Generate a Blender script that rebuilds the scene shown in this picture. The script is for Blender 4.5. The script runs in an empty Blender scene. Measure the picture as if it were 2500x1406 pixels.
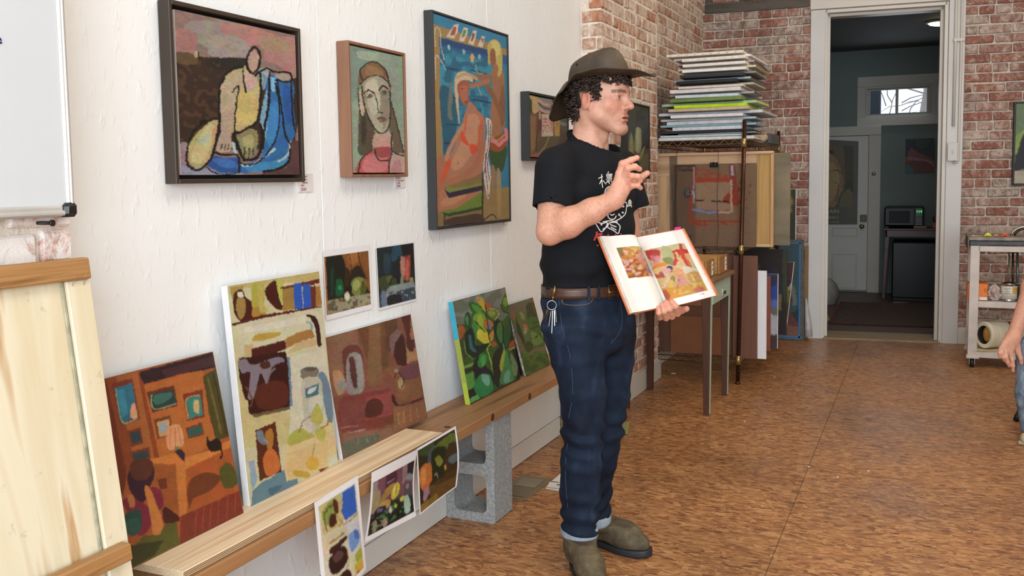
import bpy, bmesh, math, random
import numpy as np
from mathutils import Vector, Matrix
random.seed(7); RNG = np.random.default_rng(7)
scene = bpy.context.scene; COL = scene.collection
# ------------------------------------------------------------------ camera
CAM = np.array([0.0, 0.0, 1.3]); FPX = 2260.0; PYC = 613.5
def _axes(y, p, r):
    cy, sy, cp, sp = math.cos(y), math.sin(y), math.cos(p), math.sin(p)
    fw = np.array([-sy*cp, cy*cp, -sp]); rt = np.array([cy, sy, 0.0]); dn = np.cross(fw, rt)
    c, s = math.cos(r), math.sin(r)
    return c*rt + s*dn, -s*rt + c*dn, fw
RT, DN, FW = _axes(.4210, .0783, .0152)
cd = bpy.data.cameras.new('camera'); cam = bpy.data.objects.new('camera', cd); COL.objects.link(cam)
cd.sensor_width = 36; cd.lens = FPX/2500*36; cd.shift_y = (PYC-703)/2500; cd.clip_start = .05
M = Matrix.Identity(4)
for i in range(3): M[i][0], M[i][1], M[i][2], M[i][3] = RT[i], -DN[i], -FW[i], CAM[i]
cam.matrix_world = M; scene.camera = cam
# ------------------------------------------------------------------ world, lights, exposure
scene.view_settings.view_transform = 'Standard'; scene.view_settings.look = 'None'
scene.view_settings.gamma = 1; scene.view_settings.use_curve_mapping = False
scene.view_settings.exposure = 0.09
w = bpy.data.worlds.new('world'); scene.world = w; w.use_nodes = True
w.node_tree.nodes['Background'].inputs[0].default_value = (.75, .87, 1, 1)
w.node_tree.nodes['Background'].inputs[1].default_value = 1.5
def area(name, loc, target, sx, sy, power, col, spread=180):
    l = bpy.data.lights.new(name, 'AREA'); l.shape = 'RECTANGLE'; l.size = sx; l.size_y = sy
    l.energy = power; l.color = col; l.spread = math.radians(spread)
    o = bpy.data.objects.new(name, l); COL.objects.link(o); o.location = loc
    o.rotation_euler = (Vector(target)-Vector(loc)).to_track_quat('-Z', 'Y').to_euler(); return o
area('window_daylight', (1.2, -2.35, 1.75), (-.6, 4, 1.2), 4.2, 2.6, 275, (.84, .925, 1))
area('ceiling_lamp_light', (.35, 2.2, 3.72), (-.5, 2.6, 0), 2.2, .7, 36, (1, .91, .78))
area('ceiling_lamp_light', (.5, 5.3, 3.72), (.1, 5.6, 0), 1.8, .6, 24, (1, .88, .72))
area('back_room_window_light', (-.3, 10.70, 2.06), (-.3, 8, .8), .6, .25, 2.0, (.8, .9, 1))
# ------------------------------------------------------------------ pixel rays
def ray(x, y): return FW*FPX + RT*(x-1250) + DN*(y-PYC)
def aZ(x, y, z=0.0): d = ray(x, y); return Vector(CAM + d*((z-CAM[2])/d[2]))
def aX(x, y, X): d = ray(x, y); return Vector(CAM + d*(X/d[0]))
def aY(x, y, Y): d = ray(x, y); return Vector(CAM + d*(Y/d[1]))
def aP(x, y, p0, n):
    d = ray(x, y); n = np.array(n, float); return Vector(CAM + d*(np.dot(np.array(p0)-CAM, n)/np.dot(d, n)))
# ------------------------------------------------------------------ materials
MATS = {}
def srgb(h):
    if isinstance(h, str):
        h = h.lstrip('#'); h = [int(h[i:i+2], 16)/255 for i in (0, 2, 4)]
    return tuple((c/12.92 if c <= .04045 else ((c+.055)/1.055)**2.4) for c in h)
def hexa(h, k=1.0): return tuple(min(1, c*k) for c in srgb(h)) + (1,)
class NT:
    def __init__(s, name):
        s.m = bpy.data.materials.new(name); s.m.use_nodes = True; s.t = s.m.node_tree; s.b = s.t.nodes['Principled BSDF']
    def n(s, typ, **kw):
        nd = s.t.nodes.new(typ)
        for k, v in kw.items():
            if k.startswith('i_'):
                key = k[2:].replace('_', ' ')
                nd.inputs[int(key) if key.isdigit() else key].default_value = v
            else: setattr(nd, k, v)
        return nd
    def l(s, a, ao, b, bi): s.t.links.new(a.outputs[ao], b.inputs[bi]); return b
    def coord(s, kind='Object', scale=(1, 1, 1), rot=(0, 0, 0)):
        tc = s.n('ShaderNodeTexCoord'); mp = s.n('ShaderNodeMapping'); mp.inputs['Scale'].default_value = scale
        mp.inputs['Rotation'].default_value = rot
        if kind == 'World':
            g = s.n('ShaderNodeNewGeometry'); s.l(g, 'Position', mp, 'Vector')
        else: s.l(tc, kind, mp, 'Vector')
        return mp
    def noise(s, co, scale, detail=4, rough=.55, dist=0):
        nz = s.n('ShaderNodeTexNoise'); nz.inputs['Scale'].default_value = scale; nz.inputs['Detail'].default_value = detail
        nz.inputs['Roughness'].default_value = rough; nz.inputs['Distortion'].default_value = dist
        if co: s.l(co, 0, nz, 'Vector')
        return nz
    def ramp(s, src, so, stops, interp='LINEAR'):
        r = s.n('ShaderNodeValToRGB'); r.color_ramp.interpolation = interp; e = r.color_ramp.elements
        e[0].position, e[0].color = stops[0][0], stops[0][1]; e[1].position, e[1].color = stops[-1][0], stops[-1][1]
        for p, c in stops[1:-1]: q = e.new(p); q.color = c
        s.l(src, so, r, 'Fac'); return r
    def mix(s, fac, a, b, blend='MIX'):
        m = s.n('ShaderNodeMix', data_type='RGBA', blend_type=blend)
        for v, i in ((fac, 0), (a, 6), (b, 7)):
            if isinstance(v, tuple) and len(v) == 2 and hasattr(v[0], 'outputs'): s.t.links.new(v[0].outputs[v[1]], m.inputs[i])
            elif v is not None: m.inputs[i].default_value = v
        return m
    def bump(s, src, so, strength=.3, dist=.01, normal=None):
        b = s.n('ShaderNodeBump'); b.inputs['Strength'].default_value = strength; b.inputs['Distance'].default_value = dist
        s.l(src, so, b, 'Height')
        if normal: s.l(normal, 0, b, 'Normal')
        s.l(b, 0, s.b, 'Normal'); return b
def mat(name, col, rough=.6, var=.12, nscale=8, bump=0, bscale=60, metal=0, spec=.5, stretch=(1, 1, 1), kind='Object', col2=None, coat=0):
    if name in MATS: return MATS[name]
    t = NT(name); c = hexa(col) if isinstance(col, str) else tuple(col)+(1,)
    co = t.coord(kind, stretch); nz = t.noise(co, nscale, 5)
    c2 = (hexa(col2) if isinstance(col2, str) else tuple(x*(1-var*1.6) for x in c[:3])+(1,))
    r = t.ramp(nz, 'Fac', [(.3, c2), (.62, c), (.8, tuple(min(1, x*(1+var*.6)) for x in c[:3])+(1,))])
    t.l(r, 'Color', t.b, 'Base Color'); t.b.inputs['Roughness'].default_value = rough
    t.b.inputs['Metallic'].default_value = metal; t.b.inputs['Specular IOR Level'].default_value = spec
    t.b.inputs['Coat Weight'].default_value = coat
    if bump:
        n2 = t.noise(co, bscale, 4); t.bump(n2, 'Fac', bump, .004)
    MATS[name] = t.m; return t.m
def vmat(name='painted_surface', rough=.55, bump=.25, bscale=220, spec=.4, noisek=.0):
    if name in MATS: return MATS[name]
    t = NT(name); a = t.n('ShaderNodeAttribute', attribute_name='Col')
    co = t.coord('Object'); nz = t.noise(co, bscale, 3)
    if noisek:
        r = t.ramp(nz, 'Fac', [(.3, (1-noisek,)*3+(1,)), (.7, (1, 1, 1, 1))]); m = t.mix(1.0, (a, 'Color'), (r, 'Color'), 'MULTIPLY'); t.l(m, 2, t.b, 'Base Color')
    else: t.l(a, 'Color', t.b, 'Base Color')
    t.b.inputs['Roughness'].default_value = rough; t.b.inputs['Specular IOR Level'].default_value = spec
    if bump: t.bump(nz, 'Fac', bump, .002)
    MATS[name] = t.m; return t.m
def wood(name, light, dark, axis='Y', rough=.5, scale=1.0, rings=9, bump=.1, contrast=1):
    if name in MATS: return MATS[name]
    t = NT(name); k = {'X': (.06, 1, 1), 'Y': (1, .06, 1), 'Z': (1, 1, .06)}[axis]
    co = t.coord('Object', tuple(v*scale for v in k)); nz = t.noise(co, rings, 5, .6, .6)
    co2 = t.coord('Object', tuple(v*scale for v in {'X': (.02, 1, 1), 'Y': (1, .02, 1), 'Z': (1, 1, .02)}[axis])); n2 = t.noise(co2, 130, 3)
    r = t.ramp(nz, 'Fac', [(.36, hexa(dark)), (.47, hexa(light)), (.55, tuple(.75*a+.25*b for a, b in zip(hexa(light), hexa(dark)))), (.66, hexa(light))])
    m = t.mix(.3*contrast, (r, 'Color'), None, 'MULTIPLY'); r2 = t.ramp(n2, 'Fac', [(.35, (.45, .4, .35, 1)), (.6, (1, 1, 1, 1))]); t.l(r2, 'Color', m, 7)
    t.l(m, 2, t.b, 'Base Color'); t.b.inputs['Roughness'].default_value = rough
    if bump: t.bump(n2, 'Fac', bump, .002)
    MATS[name] = t.m; return t.m
def emit(name, col, k):
    if name in MATS: return MATS[name]
    t = NT(name); t.b.inputs['Emission Color'].default_value = hexa(col); t.b.inputs['Emission Strength'].default_value = k
    t.b.inputs['Base Color'].default_value = hexa(col); MATS[name] = t.m; return t.m
# ------------------------------------------------------------------ objects
def tag(o, label=None, cat=None, group=None, kind=None):
    if label: o['label'] = label
    if cat: o['category'] = cat
    if group: o['group'] = group
    if kind: o['kind'] = kind
    return o
def empty(name, loc=(0, 0, 0), label=None, cat=None, group=None):
    o = bpy.data.objects.new(name, None); COL.objects.link(o); o.location = loc; o.empty_display_size = .05
    bpy_mw[o.name] = Matrix.Translation(Vector(loc)); return tag(o, label, cat, group)
bpy_mw = {}
def link(name, me, parent=None, m=None, origin=None):
    o = bpy.data.objects.new(name, me); COL.objects.link(o)
    if m: 
        for q in (m if isinstance(m, (list, tuple)) else [m]): me.materials.append(q)
    W = Matrix.Translation(Vector(origin)) if origin is not None else Matrix.Identity(4)
    if parent is not None:
        o.parent = parent; o.matrix_local = bpy_mw[parent.name].inverted() @ W
    else: o.matrix_local = W
    bpy_mw[o.name] = W; return o
class MB:
    """collects shapes in world coordinates"""
    def __init__(s): s.v = []; s.f = []; s.mi = []; s.sm = []
    def add(s, vs, fs, mi=0, smooth=False):
        b = len(s.v); s.v += [tuple(x) for x in vs]; s.f += [tuple(i+b for i in f) for f in fs]
        s.mi += [mi]*len(fs); s.sm += [smooth]*len(fs); return s
    def hexa(s, c8, ch=0, mi=0):
        """8 corners (bottom 4 ccw, top 4 ccw); chamfer ch in metres"""
        c = [Vector(p) for p in c8]
        if ch <= 0:
            return s.add(c, [(0, 3, 2, 1), (4, 5, 6, 7), (0, 1, 5, 4), (1, 2, 6, 5), (2, 3, 7, 6), (3, 0, 4, 7)], mi)
        nb = [(1, 3, 4), (0, 2, 5), (1, 3, 6), (2, 0, 7), (5, 7, 0), (4, 6, 1), (5, 7, 2), (6, 4, 3)]
        V = []; idx = {}
        for i in range(8):
            d = [(c[j]-c[i]) for j in nb[i]]; L = [max(x.length, 1e-9) for x in d]; k = [min(ch, l*.45) for l in L]; u = [x/l for x, l in zip(d, L)]
            # vertex on each of 3 faces: face opposite to neighbour a is spanned by the other two
            for a in range(3):
                b_, c_ = [q for q in range(3) if q != a]
                idx[(i, nb[i][a])] = len(V); V.append(c[i]+u[b_]*k[b_]+u[c_]*k[c_])
        def fv(i, j): return idx[(i, j)]
        F = [];faces = [(0, 3, 2, 1), (4, 5, 6, 7), (0, 1, 5, 4), (1, 2, 6, 5), (2, 3, 7, 6), (3, 0, 4, 7)]
        off = {}
        for fc in faces:
            q = []
            for i in fc:
                a = [n for n in nb[i] if n not in fc][0]; q.append(fv(i, a))
            F.append(tuple(q))
        for i, j in ((0, 1), (1, 2), (2, 3), (3, 0), (4, 5), (5, 6), (6, 7), (7, 4), (0, 4), (1, 5), (2, 6), (3, 7)):
            oi = [n for n in nb[i] if n != j]; res = []
            fa = [fc for fc in faces if i in fc and j in fc]
            def vert(i, fc): return fv(i, [n for n in nb[i] if n not in fc][0])
            F.append((vert(i, fa[0]), vert(j, fa[0]), vert(j, fa[1]), vert(i, fa[1])))
        for i in range(8): F.append(tuple(fv(i, n) for n in nb[i]))
        return s.add(V, F, mi)
    def box(s, x0, x1, y0, y1, z0, z1, ch=0, mi=0):
        return s.hexa([(x0, y0, z0), (x1, y0, z0), (x1, y1, z0), (x0, y1, z0), (x0, y0, z1), (x1, y0, z1), (x1, y1, z1), (x0, y1, z1)], ch, mi)
    def slab(s, q, th, ch=0, mi=0):
        """q: 4 corners of the front face; th: extrude vector back"""
        q = [Vector(p) for p in q]; th = Vector(th)
        return s.hexa([p+th for p in q]+q, ch, mi)
    def bar(s, a, b, w, h, up=(0, 0, 1), ch=0, mi=0, w2=None, h2=None):
        a, b = Vector(a), Vector(b); d = (b-a).normalized(); up = Vector(up); sx = d.cross(up).normalized(); sz = sx.cross(d).normalized()
        w2 = w if w2 is None else w2; h2 = h if h2 is None else h2
        A = [a+sx*(i*w/2)+sz*(j*h/2) for i, j in ((-1, -1), (1, -1), (1, 1), (-1, 1))]
        B = [b+sx*(i*w2/2)+sz*(j*h2/2) for i, j in ((-1, -1), (1, -1), (1, 1), (-1, 1))]
        return s.hexa(A+B, ch, mi)
    def tube(s, pts, r, n=8, caps=True, mi=0, closed=False, smooth=True, flat=1.0, up=None):
        pts = [Vector(p) for p in pts]; N = len(pts); R = r if isinstance(r, (list, tuple)) else [r]*N
        V = []; F = []; prev = None
        for i, p in enumerate(pts):
            if closed: t = pts[(i+1) % N]-pts[i-1]
            else: t = pts[min(i+1, N-1)]-pts[max(i-1, 0)]
            if t.length < 1e-9: t = Vector((0, 0, 1))
            t.normalize()
            if prev is None:
                a = Vector(up) if up else (Vector((0, 0, 1)) if abs(t.z) < .9 else Vector((1, 0, 0))); u = (a-t*a.dot(t)).normalized()
            else: u = (prev-t*prev.dot(t)).normalized()
            prev = u; v = t.cross(u)
            for k in range(n):
                an = 2*math.pi*k/n; V.append(p+u*(math.cos(an)*R[i]*flat)+v*(math.sin(an)*R[i]))
        M_ = N if closed else N-1
        for i in range(M_):
            for k in range(n):
                a = i*n+k; b = i*n+(k+1) % n; c = ((i+1) % N)*n+(k+1) % n; d = ((i+1) % N)*n+k; F.append((a, b, c, d))
        s.add(V, F, mi, smooth)
        if caps and not closed: s.add(V[:n], [tuple(range(n))[::-1]], mi); s.add(V[-n:], [tuple(range(n))], mi)
        return s
    def lathe(s, prof, c, axis=(0, 0, 1), n=24, mi=0, smooth=True):
        """prof: list of (r, h)"""
        ax = Vector(axis).normalized(); a = Vector((1, 0, 0)) if abs(ax.x) < .9 else Vector((0, 1, 0)); u = (a-ax*a.dot(ax)).normalized(); v = ax.cross(u); c = Vector(c)
        V = [c+ax*h+(u*math.cos(2*math.pi*k/n)+v*math.sin(2*math.pi*k/n))*r for r, h in prof for k in range(n)]
        F = [(i*n+k, i*n+(k+1) % n, (i+1)*n+(k+1) % n, (i+1)*n+k) for i in range(len(prof)-1) for k in range(n)]
        s.add(V, F, mi, smooth)
        if prof[0][0] > 1e-6: s.add(V[:n], [tuple(range(n))[::-1]], mi)
        if prof[-1][0] > 1e-6: s.add(V[-n:], [tuple(range(n))], mi)
        return s
    def ball(s, c, r, n=12, mi=0):
        r = r if isinstance(r, (tuple, list)) else (r, r, r); V = []; m = n//2
        for i in range(m+1):
            for k in range(n):
                th = math.pi*i/m; ph = 2*math.pi*k/n; V.append((c[0]+r[0]*math.sin(th)*math.cos(ph), c[1]+r[1]*math.sin(th)*math.sin(ph), c[2]+r[2]*math.cos(th)))
        return s.add(V, [(i*n+k, (i+1)*n+k, (i+1)*n+(k+1) % n, i*n+(k+1) % n) for i in range(m) for k in range(n)], mi, True)
    def grid(s, fn, nu, nv, mi=0, smooth=True, wrap=False):
        V = [fn(i/nu, j/nv) for j in range(nv+1) for i in range(nu+(0 if wrap else 1))]; w_ = nu if wrap else nu+1
        F = [(j*w_+i, j*w_+(i+1) % w_, (j+1)*w_+(i+1) % w_, (j+1)*w_+i) for j in range(nv) for i in range(nu)]
        return s.add(V, F, mi, smooth)
    def build(s, name, m=None, parent=None, origin=None, label=None, fixn=True):
        V = np.array(s.v, float)
        if origin is None: origin = tuple(((V.min(0)+V.max(0))/2)) if parent is not None else ((V[:, 0].min()+V[:, 0].max())/2, (V[:, 1].min()+V[:, 1].max())/2, V[:, 2].min())
        me = bpy.data.meshes.new(name); me.from_pydata((V-np.array(origin)).tolist(), [], s.f)
        me.polygons.foreach_set('material_index', s.mi); me.polygons.foreach_set('use_smooth', s.sm)
        if fixn:
            bm = bmesh.new(); bm.from_mesh(me); bmesh.ops.remove_doubles(bm, verts=bm.verts, dist=1e-6); bmesh.ops.recalc_face_normals(bm, faces=bm.faces); bm.to_mesh(me); bm.free()
        me.update(); o = link(name, me, parent, m, origin)
        if label: o['label'] = label
        return o
def copy_tree(o, loc=None, label=None):
    """thing with its parts and sub-parts"""
    r = o.copy(); COL.objects.link(r)
    if loc is not None: r.location = loc
    if label: r['label'] = label
    for ch in [c for c in bpy.data.objects if c.parent is o]:
        c = ch.copy(); COL.objects.link(c); c.parent = r
        for g in [q for q in bpy.data.objects if q.parent is ch]:
            d = g.copy(); COL.objects.link(d); d.parent = c
    return r
# ------------------------------------------------------------------ value noise
def _hash(ix, iy, iz, seed=0):
    n = (ix.astype(np.int64)*374761393 + iy.astype(np.int64)*668265263 + iz.astype(np.int64)*2147483647 + seed*1274126177) & 0xffffffff
    n = ((n ^ (n >> 13))*1274126177) & 0xffffffff; return ((n ^ (n >> 16)) & 0xffff)/65535.0
def vnoise(x, y, z=None, seed=0):
    z = np.zeros_like(x) if z is None else z
    ix, iy, iz = np.floor(x), np.floor(y), np.floor(z); fx, fy, fz = x-ix, y-iy, z-iz
    fx, fy, fz = fx*fx*(3-2*fx), fy*fy*(3-2*fy), fz*fz*(3-2*fz); out = 0
    for a in (0, 1):
        for b in (0, 1):
            for c in (0, 1):
                wgt = (fx if a else 1-fx)*(fy if b else 1-fy)*(fz if c else 1-fz)
                out = out+wgt*_hash(ix+a, iy+b, iz+c, seed)
    return out
# ------------------------------------------------------------------ picture painter (colour per vertex, real flat canvases)
def homog(src, dst):
    A = []
    for (x, y), (u, v) in zip(src, dst): A += [[x, y, 1, 0, 0, 0, -u*x, -u*y], [0, 0, 0, x, y, 1, -v*x, -v*y]]
    b = np.array([c for p in dst for c in p]); h = np.linalg.solve(np.array(A, float), b); return np.append(h, 1).reshape(3, 3)
def inpoly(X, Y, P):
    r = np.zeros(X.shape, bool); n = len(P); j = n-1
    for i in range(n):
        xi, yi = P[i]; xj, yj = P[j]
        if yi != yj:
            c = ((yi > Y) != (yj > Y)) & (X < (xj-xi)*(Y-yi)/(yj-yi)+xi); r ^= c
        j = i
    return r
def smoothline(P, n=4):
    P = np.array(P, float); out = []
    for i in range(len(P)-1):
        p0, p1, p2, p3 = P[max(i-1, 0)], P[i], P[i+1], P[min(i+2, len(P)-1)]
        for t in np.linspace(0, 1, n, endpoint=False):
            out.append(.5*((2*p1)+(-p0+p2)*t+(2*p0-5*p1+4*p2-p3)*t*t+(-p0+3*p1-3*p2+p3)*t**3))
    out.append(P[-1]); return np.array(out)
def closedsmooth(P, n=4):
    P = [tuple(p) for p in P]; Q = smoothline([P[-1]]+P+[P[0], P[1]], n); return Q[n:-n]
def picture(corners, shapes, base, nu, nv, tf=(0, 0, 1), warp=2.5, wscale=14, streak=.10, seed=1, gain=1.0, streakdir=0.0):
    """corners/shapes in picture-plan coordinates (tl, tr, br, bl); returns (nv+1,nu+1,3) linear colours"""
    ox, oy, sc = tf
    H = homog([(0, 0), (1, 0), (1, 1), (0, 1)], corners)
    u, v = np.meshgrid(np.linspace(0, 1, nu+1), np.linspace(0, 1, nv+1)); q = H @ np.stack([u.ravel(), v.ravel(), np.ones(u.size)])
    X = (q[0]/q[2]).reshape(u.shape); Y = (q[1]/q[2]).reshape(u.shape)
    ud = u*np.hypot(corners[1][0]-corners[0][0], corners[1][1]-corners[0][1]); vd = v*np.hypot(corners[3][0]-corners[0][0], corners[3][1]-corners[0][1]); cell = 0
    for k_, (ang, lx, ly) in enumerate(((.9+streakdir, 8, 2.0), (-.6+streakdir, 6, 1.8), (.1+streakdir, 4, 1.6))):   # short brush dabs
        A_, B_ = (ud*math.cos(ang)+vd*math.sin(ang))*(1.4/max(warp, 1)), (-ud*math.sin(ang)+vd*math.cos(ang))*(1.4/max(warp, 1)); r_ = np.floor(B_/ly); i_ = np.floor(A_/lx+_hash(r_, r_*0, r_*0, seed+k_)*7); pick = vnoise(ud/13, vd/13, seed=seed+20+k_) > .5
        for ax_ in (0, 1):
            j_ = (_hash(i_, r_, r_*0+ax_, seed+k_)-.5)*warp*.9*pick
            if ax_: Y = Y+j_
            else: X = X+j_
        cell = cell+(_hash(i_, r_, r_*0+3, seed+k_)-.5)*pick
    X = X + (vnoise(X/wscale, Y/wscale, seed=seed)-.5)*1.1*warp; Y = Y + (vnoise(X/wscale, Y/wscale, seed=seed+9)-.5)*1.1*warp
    T = lambda p: (p[0]/sc+ox, p[1]/sc+oy)
    img = np.zeros(u.shape+(3,)); img[:] = srgb(base)
    for k, s in enumerate(shapes):
        kind, col = s[0], np.array(srgb(s[1])); a = 1.0
        if kind == 'p': P = [T(p) for p in s[2]]; mk = inpoly(X, Y, P); a = s[3] if len(s) > 3 else 1.0
        elif kind == 'c': P = [tuple(p) for p in closedsmooth([T(p) for p in s[2]])]; mk = inpoly(X, Y, P); a = s[3] if len(s) > 3 else 1.0
        elif kind == 'e':
            cx, cy = T((s[2], s[3])); rx, ry = s[4]/sc, s[5]/sc; an = math.radians(s[6]) if len(s) > 6 else 0
            dx, dy = X-cx, Y-cy; xr, yr = dx*math.cos(an)+dy*math.sin(an), -dx*math.sin(an)+dy*math.cos(an); mk = (xr/rx)**2+(yr/ry)**2 < 1
        elif kind in 'sl':
            wd = s[2]/sc/2; P = [T(p) for p in s[3]]; P = smoothline(P) if (kind == 's' and len(P) > 2) else np.array(P)
            P = np.array(P); mk = np.zeros(u.shape, bool)
            bx = (X > P[:, 0].min()-wd-2) & (X < P[:, 0].max()+wd+2) & (Y > P[:, 1].min()-wd-2) & (Y < P[:, 1].max()+wd+2); Xb, Yb = X[bx], Y[bx]; mb = np.zeros(Xb.shape, bool)
            for (x0, y0), (x1, y1) in zip(P[:-1], P[1:]):
                dx, dy = x1-x0, y1-y0; L = dx*dx+dy*dy+1e-9; t = np.clip(((Xb-x0)*dx+(Yb-y0)*dy)/L, 0, 1); mb |= (Xb-x0-t*dx)**2+(Yb-y0-t*dy)**2 < wd*wd
            mk[bx] = mb
        elif kind == 'n':   # noise patches: colour, polygon, scale, threshold, (sx, sy)
            P = [T(p) for p in s[2]]; mk = inpoly(X, Y, P); st = s[5] if len(s) > 5 else (1, 1)
            mk &= vnoise(X/s[3]*st[0], Y/s[3]*st[1], seed=seed+k*3) > s[4]
        img[mk] = img[mk]*(1-a)+col*a
    ca, sa = math.cos(streakdir), math.sin(streakdir); U, V_ = X*ca+Y*sa, -X*sa+Y*ca
    st = .6*(vnoise(U/9, V_/2.2, seed=seed+2)-.5)+.4*(vnoise(U/3, V_/3, seed=seed+3)-.5)+.5*(vnoise(U/28, V_/22, seed=seed+8)-.5)
    for c_ in range(3): img[..., c_] *= 1+(vnoise(ud/18, vd/18, seed=seed+30+c_)-.5)*.22*(streak*8)+(vnoise(ud/5, vd/5, seed=seed+40+c_)-.5)*.10*(streak*8)
    img *= (1+st*2*streak+cell*streak*1.5)[..., None]; img[1:-1, 1:-1] = img[1:-1, 1:-1]*.5+.125*(img[:-2, 1:-1]+img[2:, 1:-1]+img[1:-1, :-2]+img[1:-1, 2:])
    g_ = img.mean(2, keepdims=True); return np.clip((img*.90+g_*.10)*gain*.77, 0, 1)
def colour_grid(name, q, img, parent=None, m=None, curl=None, off=0, label=None, solid=0):
    """flat quad tl,tr,br,bl in 3D carrying the painted colours"""
    q = [np.array(p, float) for p in q]; nv, nu = img.shape[0]-1, img.shape[1]-1
    u, v = np.meshgrid(np.linspace(0, 1, nu+1), np.linspace(0, 1, nv+1)); u3, v3 = u[..., None], v[..., None]
    P = (q[0]*(1-u3)+q[1]*u3)*(1-v3)+(q[3]*(1-u3)+q[2]*u3)*v3
    n = np.cross(q[3]-q[0], q[1]-q[0]); n /= np.linalg.norm(n)
    P = P+n*off
    if curl is not None: P = P+n*curl(u, v)[..., None]
    org = P.reshape(-1, 3).mean(0) if parent is not None else np.array([P[..., 0].mean(), P[..., 1].mean(), P[..., 2].min()])
    i = np.arange(nv*nu); a = (i//nu)*(nu+1)+i % nu; F = np.stack([a, a+nu+1, a+nu+2, a+1], 1)
    me = bpy.data.meshes.new(name); V = (P.reshape(-1, 3)-org)
    me.vertices.add(len(V)); me.vertices.foreach_set('co', V.astype(np.float32).ravel())
    me.loops.add(F.size); me.loops.foreach_set('vertex_index', F.ravel().astype(np.int32)); me.polygons.add(len(F))
    me.polygons.foreach_set('loop_start', np.arange(0, F.size, 4, dtype=np.int32)); me.polygons.foreach_set('loop_total', np.full(len(F), 4, np.int32))
    me.update(calc_edges=True)
    ca = me.color_attributes.new('Col', 'FLOAT_COLOR', 'POINT'); c4 = np.ones((len(V), 4), np.float32); c4[:, :3] = img.reshape(-1, 3); ca.data.foreach_set('color', c4.ravel())
    o = link(name, me, parent, m or vmat(), org)
    if label: o['label'] = label
    if solid:
        md = o.modifiers.new('thickness', 'SOLIDIFY'); md.thickness = solid; md.offset = -1
    return o
# ================================================================== materials for the room
def osb_floor_mat():
    t = NT('osb_floor'); g = t.n('ShaderNodeNewGeometry'); layers = []
    for i, (ang, sx, sy, sc) in enumerate(((.15, 1, 2.6, 24), (1.2, 1, 2.3, 30), (2.3, 1, 2.5, 27), (-.75, 1, 3.5, 40))):
        mp = t.n('ShaderNodeMapping'); mp.inputs['Rotation'].default_value = (0, 0, ang); mp.inputs['Scale'].default_value = (sx, sy, 1); mp.inputs['Location'].default_value = (i*3.7, i, 0)
        t.l(g, 'Position', mp, 'Vector'); nz = t.noise(mp, 9, 2); ad = t.mix(.035, (mp, 0), (nz, 'Color'), 'LINEAR_LIGHT')
        v = t.n('ShaderNodeTexVoronoi', voronoi_dimensions='2D'); v.inputs['Scale'].default_value = sc; t.l(ad, 2, v, 'Vector'); layers.append(v)
    cols = []
    for i, v in enumerate(layers):
        sp = t.n('ShaderNodeSeparateColor'); t.l(v, 'Color', sp, 0); cols.append(sp)
    co = t.coord('World'); nm = t.noise(co, 19, 3); sel = t.ramp(nm, 'Fac', [(.42, (0, 0, 0, 1)), (.5, (1, 1, 1, 1))], 'CONSTANT')
    r = [t.ramp(c, 0, [(0, hexa('#85583a')), (.3, hexa('#a87449')), (.6, hexa('#b88352')), (.85, hexa('#cf9e6a')), (1, hexa('#966443'))]) for c in cols]
    m1 = t.mix((sel, 0), (r[0], 0), (r[1], 0)); nm2 = t.noise(t.coord('World', (1, 1, 1), (0, 0, 1)), 17, 3)
    sel2 = t.ramp(nm2, 'Fac', [(.5, (0, 0, 0, 1)), (.55, (1, 1, 1, 1))]); m2 = t.mix((sel2, 0), (m1, 2), (r[2], 0))
    sel3 = t.ramp(cols[3], 1, [(.72, (0, 0, 0, 1)), (.74, (.8, .8, .8, 1))]); m3 = t.mix((sel3, 0), (m2, 2), (r[3], 0))
    fl = t.ramp(cols[3], 2, [(.90, (1, 1, 1, 1)), (.93, (.42, .36, .33, 1))]); m4 = t.mix(.8, (m3, 2), (fl, 0), 'MULTIPLY')
    big = t.noise(co, 1.1, 5, .6); rb = t.ramp(big, 'Fac', [(.33, (.58, .56, .58, 1)), (.5, (.86, .84, .84, 1)), (.66, (1.02, .97, .92, 1))]); m5 = t.mix(.85, (m4, 2), (rb, 0), 'MULTIPLY')
    st = t.noise(co, 4.2, 6, .65); rs = t.ramp(st, 'Fac', [(.27, (.45, .36, .30, 1)), (.36, (1, 1, 1, 1))]); m6 = t.mix(.8, (m5, 2), (rs, 0), 'MULTIPLY')
    t.l(m6, 2, t.b, 'Base Color'); rr = t.ramp(big, 'Fac', [(.3, (.30,)*3+(1,)), (.7, (.5,)*3+(1,))]); t.l(rr, 0, t.b, 'Roughness')
    t.bump(layers[0], 'Distance', .12, .004); t.b.inputs['Specular IOR Level'].default_value = .45; return t.m
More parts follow.
